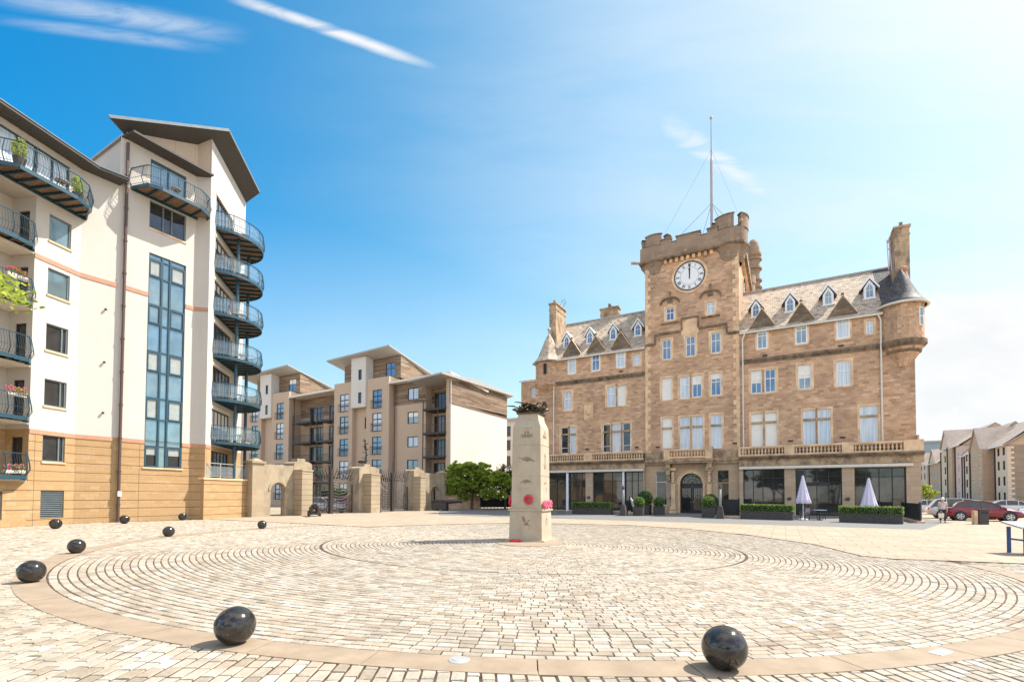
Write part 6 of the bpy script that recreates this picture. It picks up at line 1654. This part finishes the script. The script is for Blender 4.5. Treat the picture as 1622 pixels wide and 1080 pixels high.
def parasol(x, y, h, label):
    t = thing('parasol', (x, y, 0), label, 'parasol', 'closed lilac parasols')
    m = MB(); m.tube([(x, y, .0), (x, y, h)], .03, 8); m.lathe((x, y, 0), [(.3, .0), (.3, .08), (.06, .12)], 16, cap=False); m.obj('pole', M_white, t)
    m = MB(); prof = [(.06, h-.02), (.1, h-.3), (.24, h-1.0), (.40, h-1.75), (.50, h-2.05), (.44, h-2.1)]; seg = 32
    o_ = []
    for r_, z in prof:
        for k in range(seg): a = 2*math.pi*k/seg; q = r_*(1+.16*math.cos(a*8)); o_.append((x+q*math.cos(a), y+q*math.sin(a), z))
    m.smooth = True; m.add(o_, [(i*seg+k, i*seg+(k+1) % seg, (i+1)*seg+(k+1) % seg, (i+1)*seg+k) for i in range(len(prof)-1) for k in range(seg)]); m.obj('canopy', M_lilac, t)
    m = MB(); m.tube([(x+.16*math.cos(a), y+.16*math.sin(a), h-.75) for a in [i*math.pi/6 for i in range(13)]], .02, 5); m.obj('strap', M_white, t)
parasol(21.75, 36.6, 3.32, 'closed lilac parasol in front of the glazed terrace doors'); parasol(24.85, 34.1, 3.05, 'closed lilac parasol behind the right hand hedge planter')
def cafe_table(x, y, rz, label, mat):
    t = thing('cafe_table', (0, 0, 0), label, 'table', 'small cafe tables'); m = MB(); m.box(WF, -.32, .32, -.32, .32, .72, .75); m.obj('tabletop', mat, t)
    m = MB(); m.tube([(0, 0, .04), (0, 0, .72)], .03, 8); m.box(WF, -.22, .22, -.03, .03, .0, .04); m.box(WF, -.03, .03, -.22, .22, .041, .07); m.obj('pedestal', M_black, t); put(t, x, y, .03, rz)
def cafe_chair(x, y, rz, label, mat):
    t = thing('cafe_chair', (0, 0, 0), label, 'chair', 'cafe chairs outside the hotel'); m = MB(); m.box(WF, -.22, .22, -.22, .22, .43, .47); m.obj('seat', mat, t)
    m = MB(); m.box(WF, -.22, .22, .2, .235, .55, .88); m.box(WF, -.22, -.19, .2, .235, .47, .55); m.box(WF, .19, .22, .2, .235, .47, .55); m.obj('backrest', mat, t)
    for a in (-.2, .2):
        for b in (-.2, .2): m = MB(); m.bar((a, b, 0), (a, b, .43), .03); m.obj('leg', M_black, t)
    for a in (-.23, .23): m = MB(); m.bar((a, -.2, .65), (a, .22, .67), .03); m.bar((a, -.2, .43), (a, -.2, .65), .03); m.obj('armrest', mat, t)
    put(t, x, y, .03, rz)
cafe_table(22.3, 35.5, .4, 'cafe table with a pale blue top between the two right hand planters', plain('pale blue table top', (.45, .55, .62), .3)); cafe_chair(21.15, 35.4, R(200), 'purple grey cafe chair under the first parasol', plain('purple grey weave', (.20, .14, .19), .8))
cafe_chair(22.9, 36.3, R(80), 'dark cafe chair right of the pale blue table', M_black); cafe_chair(20.6, 36.4, R(250), 'dark cafe chair at the end of the first hedge planter', M_black)
cafe_table(3.6, 45.0, .2, 'dark cafe table just right of the memorial', M_black); cafe_chair(3.1, 44.4, R(160), 'dark cafe chair nearest the memorial', M_black); cafe_chair(4.5, 44.9, R(200), 'dark cafe chair between the memorial and the dark hedge planter', M_black)
cafe_table(8.6, 45.6, 0, 'dark cafe table behind the left patio heater', M_black); cafe_chair(9.2, 45.2, R(20), 'dark cafe chair behind the left patio heater', M_black); cafe_chair(7.9, 46.3, R(190), 'dark cafe chair against the shopfront behind the hedge', M_black)
# leaning furled sunshade
m = MB(); m.tube([(10.3, 42.6, 1.55), (10.45, 42.5, 1.2), (10.75, 42.3, .05)], [.06, .13, .16], 8); o = m.obj('folded_sunshade', M_zinc, loc=(10.6, 42.4, 0)); tag(o, 'folded pale sunshade leaning beside the left patio heater', 'sunshade')
m = MB(); m.tube([(10.0, 42.7, .0), (10.25, 42.6, 1.7)], .05, 6); o = m.obj('sunshade_pole', M_black, loc=(10, 42.7, 0)); tag(o, 'dark pole leaning next to the folded sunshade', 'pole')
# black screens
def screen(F, L_, h, label, post=.06):
    t = thing('railing_screen', F.P(L_/2, 0, 0), label, 'railing', 'black railing screens'); m = MB()
    m.bar(F.P(0, 0, h), F.P(L_, 0, h), .05); m.bar(F.P(0, 0, .2), F.P(L_, 0, .2), .04)
    for k in range(int(L_/.11)+1): m.bar(F.P(k*.11, 0, .12), F.P(k*.11, 0, h+.06), .022)
    m.obj('bars', M_black, t)
    m = MB(); m.box(F, .02, L_-.02, -.03, -.018, .22, h-.02); m.obj('backing', M_black, t)
    for u in (0, L_): m = MB(); m.bar(F.P(u, 0, 0), F.P(u, 0, h+.15), .09); m.obj('post', M_black, t)
    m = MB(); m.box(F, -.3, L_+.3, -.22, .22, .02, .16); m.obj('plinth', M_dress, t)
screen(Fr((17.0, 40.5), -29), 1.6, 1.45, 'black railing screen in front of the small window right of the entrance'); screen(fr2((31.3, 39.3), (27.0, 32.4)), 8.1, 1.25, 'long black railing running out from the hotel corner'); screen(Fr((11.6, 47.5), -29), 1.3, 1.3, 'black railing screen below the small window left of the entrance')
# litter bin
t = thing('litter_bin', (29.8, 30.95, 0), 'square dark litter bin with a sandy side panel, in front of the burgundy hatchback', 'litter bin'); bf = Fr((29.6, 31.05), -20)
m = MB(); m.box(bf, 0, .48, -.45, 0, .02, .95); m.box(bf, -.03, .51, -.48, .03, .95, 1.0); m.obj('body', M_planter, t); m = MB(); m.box(bf, -.22, -.04, -.4, -.05, .02, .9); m.obj('side_panel', M_dress, t)
m = MB(); m.box(bf, .1, .45, .001, .01, .7, .82); m.obj('opening', M_black, t)
# blue legged information lectern at the right edge
t = thing('information_lectern', (16.0, 14.9, 0), 'blue legged information lectern with a sloping grey panel at the right edge', 'information panel'); P_blue = plain('blue painted steel', (.02, .07, .22), .4)
for p in ((15.34, 15.15), (15.12, 14.45), (17.1, 15.0), (16.9, 14.3)):
    m = MB(); m.bar((p[0], p[1], 0), (p[0], p[1], .82), .07, .07); m.obj('leg', P_blue, t)
m = MB(); m.prism([(15.25, 15.3, .93), (17.3, 15.1, .93), (17.1, 14.2, .8), (14.95, 14.4, .8)], (0, 0, .05)); m.obj('panel', M_zinc, t)
m = MB(); m.bar((15.34, 15.15, .45), (15.12, 14.45, .45), .05); m.obj('crossbar', P_blue, t)
m = MB(); m.box(Fr((15.12, 14.45), 0), -.02, .05, .036, .045, .5, .56); m.obj('sticker', M_white, t)
# cannons / mooring relics by the gates
def cannon(x, y, rz, label, s=1.0):
    t = thing('old_cannon', (0, 0, 0), label, 'cannon', 'dark old cannons by the gateway')
    m = MB(); m.smooth = True; m.tube([(-1.2*s, 0, .62*s), (-1.0*s, 0, .64*s), (-.3*s, 0, .68*s), (1.3*s, 0, .74*s)], [.10*s, .2*s, .18*s, .11*s], 14); m.obj('barrel', M_iron, t)
    m = MB(); m.box(WF, -1.1*s, .1*s, -.28*s, -.14*s, .1*s, .62*s); m.box(WF, -1.1*s, .1*s, .14*s, .28*s, .1*s, .62*s); m.box(WF, -1.0*s, 0, -.14*s, .14*s, .12*s, .3*s); m.obj('carriage', M_planter, t)
    for a in (-.85, -.1):
        for b in (-.34, .34):
            m = MB(); m.tube([(a*s, b*s-.05, .18*s), (a*s, b*s+.05, .18*s)], .18*s, 14); m.obj('wheel', M_planter, t)
    put(t, x, y, .02, rz)
cannon(-15.3, 38.1, R(-62), 'dark old cannon on a timber carriage beside the first gate pier', 1.15); cannon(-7.2, 53.6, R(-15), 'dark old cannon on a solid carriage below the right hand arch', 1.4)
# bollard post beside the middle pier
m = MB(); m.lathe((-12.7, 47.2, 0), [(.12, .02), (.12, .3), (.08, .35), (.08, 1.6), (.14, 1.7), (.1, 1.95), (0, 2.05)], 12, cap=False); o = m.obj('iron_post', M_iron, loc=(-12.7, 47.2, 0)); tag(o, 'slim dark iron post beside the pier between the gates', 'post')
m = MB(); p = G.P(11.1, -.6, 0); m.tube([p+Vector((0, 0, 4.7)), p+Vector((.1, 0, 5.6)), p+Vector((.05, 0, 6.4)), p+Vector((-.15, 0, 7.2))], [.12, .07, .05, .03], 6)
for k in range(8): q = p+Vector((0, 0, 4.9+k*.28)); m.bar(q, q+Vector(((-1)**k*.28, 0, .14)), .06)
m.sphere(p+Vector((-.4, 0, 4.9)), .22, 8, 6, (1.6, .6, .7)); o = m.obj('iron_sculpture', M_iron, loc=tuple(p)); tag(o, 'twisted dark iron sculpture on top of the pier between the gates', 'sculpture')
# low wall and dark hedge right of the gateway
a, b = (-7.9, 57.8), (-1.2, 63.5); F_ = fr2(a, b); m = MB(); m.box(F_, 0, 5.2, -.4, 0, 0, 1.75); o = m.obj('rubble_wall', M_stone); tag(o, 'low rubble wall under the bright green tree', 'wall')
m = MB(); m.box(F_, 5.2, 12, -.1, 0, .2, 1.5)
for k in range(13): m.bar(F_.P(5.2+k*.55, .05, 0), F_.P(5.2+k*.55, .05, 1.7), .06)
o = m.obj('dark_fence', M_dark); tag(o, 'dark timber fence between the low rubble wall and the memorial', 'fence')
def tree(name, label, x, y, trunk_h, clusters, mat, n, size, cat='tree', r=.16, seed=1, group=None):
    t = thing(name, (x, y, 0), label, cat, group); rg = random.Random(seed)
    m = MB(); m.tube([(x, y, 0), (x+.05, y, trunk_h*.5), (x, y+.05, trunk_h)], [r, r*.8, r*.6], 8)
    for c, rad in clusters:
        m.tube([(x, y, trunk_h*.75), ((x+c[0])/2, (y+c[1])/2, (trunk_h+c[2])/2+.2), c], [r*.45, r*.28, r*.1], 5)
    m.obj('trunk', M_bark, t)
    m = MB(); tot = sum(q[1][0]*q[1][1] for q in clusters)
    for c, rad in clusters:
        k = int(n*rad[0]*rad[1]/tot)
        # sub clumps give an uneven outline
        for _ in range(max(3, k//45)):
            d = Vector((rg.gauss(0, 1), rg.gauss(0, 1), rg.gauss(0, 1))).normalized()*rg.uniform(.45, 1.0); cc = Vector(c)+Vector((d.x*rad[0], d.y*rad[1], d.z*rad[2]))
            q = rg.uniform(.16, .34); leaves(m, 45, cc, (rad[0]*q, rad[1]*q, rad[2]*q*.8), size, rg, .1, .6)
    m.obj('crown', mat, t); return t
rgt = random.Random(12); cl = []
for k in range(46):
    a = rgt.uniform(0, 1); x_ = -7.8+7.2*a; top = 5.9-1.5*abs(a-.42)*2; z_c = rgt.uniform(1.7, top); cl.append(((x_, 59.4+rgt.uniform(-1.2, 1.0)-.25*(6-z_c)*.4, z_c), (rgt.uniform(.8, 1.35), rgt.uniform(.7, 1.1), rgt.uniform(.55, .95))))
tree('green_tree', 'bright green spreading tree overhanging the low rubble wall right of the gateway', -4.9, 60.0, 2.6, cl, L_light, 48000, .28, seed=2)
tree('distant_tree', 'small yellow green tree far away beside the hotel corner', 66, 78.5, 1.2, [((66, 78.5, 2.7), (1.5, 1.5, 1.3)), ((67.3, 78.5, 2.2), (1, 1, .9))], L_yellow, 1500, .35, seed=41)
tree('dark_tree', 'dark evergreen behind the bright green tree, left of the memorial', -.9, 63.5, 2.4, [((-1.2, 63.5, 3.8), (1.9, 1.6, 2.1)), ((.6, 63.8, 3.5), (1.8, 1.5, 1.9)), ((-3.4, 63.5, 2.6), (2.2, 1.2, 1.6)), ((-6.0, 62.3, 2.4), (2.0, 1.0, 1.4))], L_dark, 9000, .24, seed=3)
def hedge(a, b, w, h, label, seed, mat=L_dark, size=.2):
    F = fr2(a, b); L_ = math.hypot(b[0]-a[0], b[1]-a[1]); m = MB(); rg = random.Random(seed)
    t = thing('hedge', F.P(L_/2, -w/2, 0), label, 'hedge')
    for i in range(int(L_*h*120)):
        q = rg.random(); u = rg.uniform(0, L_); z = rg.random()*h
        p = F.P(u, rg.uniform(-.1, .12), z) if q < .7 else F.P(u, rg.uniform(-w, 0), h+rg.uniform(-.15, .15)); leaf(m, p, size*rg.uniform(.6, 1.3), rg)
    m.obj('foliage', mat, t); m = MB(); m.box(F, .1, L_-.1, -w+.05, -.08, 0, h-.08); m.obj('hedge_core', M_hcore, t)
ha, hb = G.P(11.5, -6, 0), G.P(19, -6, 0); hedge((ha.x, ha.y), (hb.x, hb.y), 1.2, 2.2, 'dark hedge seen through the second iron gate', 5)
ha, hb = G.P(3.5, -11, 0), G.P(9, -12, 0); hedge((ha.x, ha.y), (hb.x, hb.y), 1.2, 2.0, 'green hedge behind the silver car seen through the first gate', 6, L_box)
# tree at the left edge, its trunk out of frame
t = tree('leaning_tree', 'yellow green leafy branch reaching in at the left edge in front of the balconies', -12.2, 6.2, 3.6, [((-12.0, 6.5, 6.6), (2.2, 2.0, 1.6)), ((-10.6, 7.4, 5.6), (1.2, 1.0, .9)), ((-13.6, 5.8, 5.6), (1.5, 1.3, 1.1))], L_yellow, 5200, .13, seed=8)
m = MB(); rg = random.Random(21)
m.tube([(-11.2, 7.2, 5.7), (-9.8, 7.8, 5.45), (-8.6, 8.05, 5.2), (-7.95, 8.1, 4.9)], [.05, .03, .02, .008], 6); m.obj('branch', M_bark, t)
m = MB()
for i in range(520):
    f = rg.random(); x = -9.6+1.62*f; sp = .42*(1-f*.62); leaf(m, Vector((x, 7.95+rg.uniform(-.3, .3), 5.36-.32*f+rg.gauss(0, sp*.55)-(.15 if f > .8 else 0))), .11*rg.uniform(.6, 1.3), rg, .5)
m.obj('leaves', L_yellow, t)
# trees and a low block behind the camera: what the shopfront glass reflects
for i, (x, y, h) in enumerate(((-14, -24, 6), (-22, -16, 7), (-6, -30, 7), (-19, -29, 6), (-1, -25, 6))):
    tree('plane_tree', ['plane tree behind the camera, seen only reflected in the shopfronts, nearest', 'plane tree behind the camera on the left, seen only reflected', 'plane tree farthest behind the camera, seen only reflected', 'plane tree behind the camera between two others, seen only reflected', 'plane tree directly behind the camera, seen only reflected'][i], x, y, h*.45, [((x, y, h+.5), (3.4, 3.4, 2.8)), ((x+2.4, y, h-.6), (2.2, 2.2, 1.8)), ((x-2.4, y+1, h-.5), (2.2, 2.2, 1.8))], L_dark, 6500, .42, seed=30+i, r=.3)
# ------------------------------------------------------------------ things on the balconies
def pot_plant(p, s, mat, label, name='potted_shrub'):
    x, y, z = p; t = thing(name, p, label, 'potted plant', 'potted plants on the balconies')
    m = MB(); m.lathe((x, y, 0), [(s*.16, z), (s*.24, z+s*.45), (s*.2, z+s*.45), (0, z+s*.4)], 12, cap=False); m.obj('pot', M_planter, t)
    m = MB(); rg = random.Random(int(x*37+z*11)); leaves(m, 380, (x, y, z+s*.85), (s*.28, s*.28, s*.5), s*.13, rg, .2); m.obj('foliage', mat, t)
q = FA.P(-1.55, 1.0, 17.74); pot_plant(tuple(q), 1.15, L_yellow, 'tall yellow green shrub in a pot at the left end of the top balcony')
q = FA.P(1.3, .95, 17.74); pot_plant(tuple(q), 1.1, L_yellow, 'tall yellow green shrub in a pot at the right end of the top balcony')
M_flow = plain('pink and red flowers', (.62, .10, .18), .7, var=.5, nscale=30)
for k, (F, u, n_, z, mt, lb) in enumerate(((FA, -1.0, .3, 11.64+.9, M_red, 'red geraniums on the balcony behind the leafy branch'), (FA, -.9, .35, 5.64+.95, M_flow, 'pink flowers along the rail of the balcony above the lowest one'), (FA, -.8, .25, 2.7, M_flow, 'pink flowers on the floor of the lowest left balcony'), (FD, 3.3, 1.6, DF[0]+.02, M_red, 'red flowers on the lowest round balcony'), (FD, 1.8, .8, DF[3]+.02, M_flow, 'pink flowers on the third round balcony from the top'))):
    p = F.P(u, n_, z); t = thing('flower_box', tuple(p), lb, 'flower box', 'flower boxes on the balconies'); m = MB(); m.box(F, u-.45, u+.45, n_-.1, n_+.1, z, z+.18); m.obj('box', M_cream, t)
    m = MB(); rg = random.Random(50+k); leaves(m, 260, tuple(F.P(u, n_, z+.3)), (.42, .42, .16), .09, rg, .1); m.obj('foliage', L_box, t); m = MB()
    for i in range(60): m.sphere(F.P(u+rg.uniform(-.42, .42), n_+rg.uniform(-.15, .15), z+.3+rg.uniform(-.08, .18)), .04, 5, 4)
    m.obj('flowers', mt, t)
def bistro(F, u, n_, z, label):
    p = F.P(u, n_, z); t = thing('balcony_table', tuple(p), label, 'table', 'balcony tables'); m = MB(); m.lathe((p.x, p.y, 0), [(.3, z+.68), (.3, z+.71), (0, z+.71)], 16, cap=False); m.obj('tabletop', M_zinc, t)
    m = MB(); 
    for a in (0, 2.1, 4.2): m.tube([(p.x+.25*math.cos(a), p.y+.25*math.sin(a), z), (p.x, p.y, z+.68)], .015, 5)
    m.obj('legs', M_iron, t)
bistro(FA, .5, .9, 17.74, 'round metal table on the top balcony beside the right shrub'); bistro(FC, 2.3, .8, 20.62, 'round metal table on the balcony under the tilted roofs')
for k in range(6): bistro(FD, 3.4, 1.1, DF[k]+.0, 'round metal table on the %s round balcony' % ['lowest', 'second lowest', 'third lowest', 'third highest', 'second highest', 'highest'][k])
# ------------------------------------------------------------------ walking person
def person(x, y, rz, label):
    t = thing('person', (x, y, .02), label, 'person'); t.rotation_euler = (0, 0, rz)
    skin_c = plain('skin', (.55, .34, .25), .6, var=.05); top = plain('pale patterned blouse', (.62, .52, .46), .85, var=.35, nscale=25); trs = plain('dark trousers', (.03, .03, .045), .85); hair = plain('white hair', (.78, .74, .68), .8, var=.1)
    def skinobj(name, verts, edges, radii, mat, root=0, par=t):
        me = bpy.data.meshes.new(name); me.from_pydata(verts, edges, []); me.materials.append(mat); o = bpy.data.objects.new(name, me); COL.objects.link(o); o.parent = par
        md = o.modifiers.new('s', 'SKIN'); md.use_smooth_shade = True
        for i, r_ in enumerate(radii): me.skin_vertices[0].data[i].radius = (r_, r_) if not isinstance(r_, tuple) else r_
        me.skin_vertices[0].data[root].use_root = True
        o.modifiers.new('u', 'SUBSURF').levels = 1; o.modifiers['u'].render_levels = 2; return o
    # one continuous body, mid stride, facing -y
    V = [(0, 0, .88), (0, 0, 1.05), (0, -.02, 1.25), (0, -.03, 1.36), (0, -.05, 1.43), (0, -.07, 1.53), (0, -.08, 1.6),
         (.09, 0, .84), (.1, -.16, .48), (.1, -.22, .09), (.1, -.34, .04), (-.09, 0, .84), (-.1, .06, .46), (-.1, .28, .14), (-.1, .2, .04),
         (.17, -.03, 1.33), (.21, -.0, 1.08), (.22, -.1, .84), (.22, -.13, .76), (-.17, -.03, 1.33), (-.21, .05, 1.08), (-.22, -.02, .84), (-.22, -.04, .76)]
    E = [(0, 1), (1, 2), (2, 3), (3, 4), (4, 5), (5, 6), (0, 7), (7, 8), (8, 9), (9, 10), (0, 11), (11, 12), (12, 13), (13, 14), (3, 15), (15, 16), (16, 17), (17, 18), (3, 19), (19, 20), (20, 21), (21, 22)]
    Rd = [(.15, .11), (.13, .1), (.16, .11), (.13, .09), .05, (.085, .1), (.075, .085), .09, .06, .04, .035, .09, .06, .04, .035, .06, .042, .03, (.035, .015), .06, .042, .03, (.035, .015)]
    for s_, b in ((1, 18), (-1, 22)):
        for k in range(4):
            i = len(V); bx, by, bz = V[b]; V += [(bx-.01*s_, by-.022+.015*k, bz-.045-.004*(k in (1, 2))), (bx-.02*s_, by-.022+.015*k, bz-.085-.008*(k in (1, 2)))]; E += [(b, i), (i, i+1)]; Rd += [.009, .008]
        i = len(V); V += [(V[b][0]-.02*s_, V[b][1]-.045, V[b][2]-.01), (V[b][0]-.03*s_, V[b][1]-.06, V[b][2]-.04)]; E += [(b, i), (i, i+1)]; Rd += [.011, .009]
    skinobj('body', V, E, Rd, skin_c)
    skinobj('blouse', [(0, 0, .82), (0, 0, 1.05), (0, -.02, 1.25), (0, -.03, 1.37), (.17, -.03, 1.34), (.21, 0, 1.1), (-.17, -.03, 1.34), (-.21, .05, 1.1)], [(0, 1), (1, 2), (2, 3), (3, 4), (4, 5), (3, 6), (6, 7)], [(.19, .14), (.17, .125), (.18, .125), (.13, .1), .075, .06, .075, .06], top)
    skinobj('trousers', [(0, 0, .9), (.09, 0, .82), (.1, -.16, .48), (.1, -.22, .12), (-.09, 0, .82), (-.1, .06, .46), (-.1, .27, .17)], [(0, 1), (1, 2), (2, 3), (0, 4), (4, 5), (5, 6)], [(.17, .13), .11, .08, .065, .11, .08, .065], trs)
    for s_, y_ in ((.1, -.28), (-.1, .24)):
        m = MB(); m.sphere((s_, y_, .045), .11, 10, 6, (.45, 1.1, .4)); m.obj('shoe', M_black, None).parent = t
    m = MB(); m.sphere((0, -.055, 1.6), .115, 14, 10, (.9, 1.0, 1.0)); h = m.obj('hair', hair, None); h.parent = t
    m = MB(); m.sphere((0, -.19, 1.545), .018, 6, 5, (.8, 1.2, 1.3)); h = m.obj('nose', skin_c, None); h.parent = t
    for s_ in (-1, 1):
        m = MB(); m.sphere((s_*.033, -.168, 1.57), .011, 6, 5); h = m.obj('eye', M_black, None); h.parent = t
        m = MB(); m.sphere((s_*.083, -.08, 1.55), .025, 6, 5, (.4, .8, 1.2)); h = m.obj('ear', skin_c, None); h.parent = t
    m = MB(); m.box(WF, -.025, .025, -.172, -.166, 1.497, 1.503); h = m.obj('mouth', M_band, None); h.parent = t
    return t
person(29.0, 33.0, R(-38), 'person with white hair walking past the parked cars in pale blouse and dark trousers')
m = MB(); bx = Vector((28.72, 32.75, 0)); m.prism([bx+Vector((-.2, 0, .35)), bx+Vector((.14, 0, .35)), bx+Vector((.17, 0, .66)), bx+Vector((-.22, 0, .66))], (.04, .1, 0)); m.tube([bx+Vector((-.12, .05, .66)), bx+Vector((0, .05, .84)), bx+Vector((.1, .05, .66))], .012, 5)
o = m.obj('shopping_bag', M_cream, loc=tuple(bx)); tag(o, 'pale shopping bag held by the walking person', 'bag')
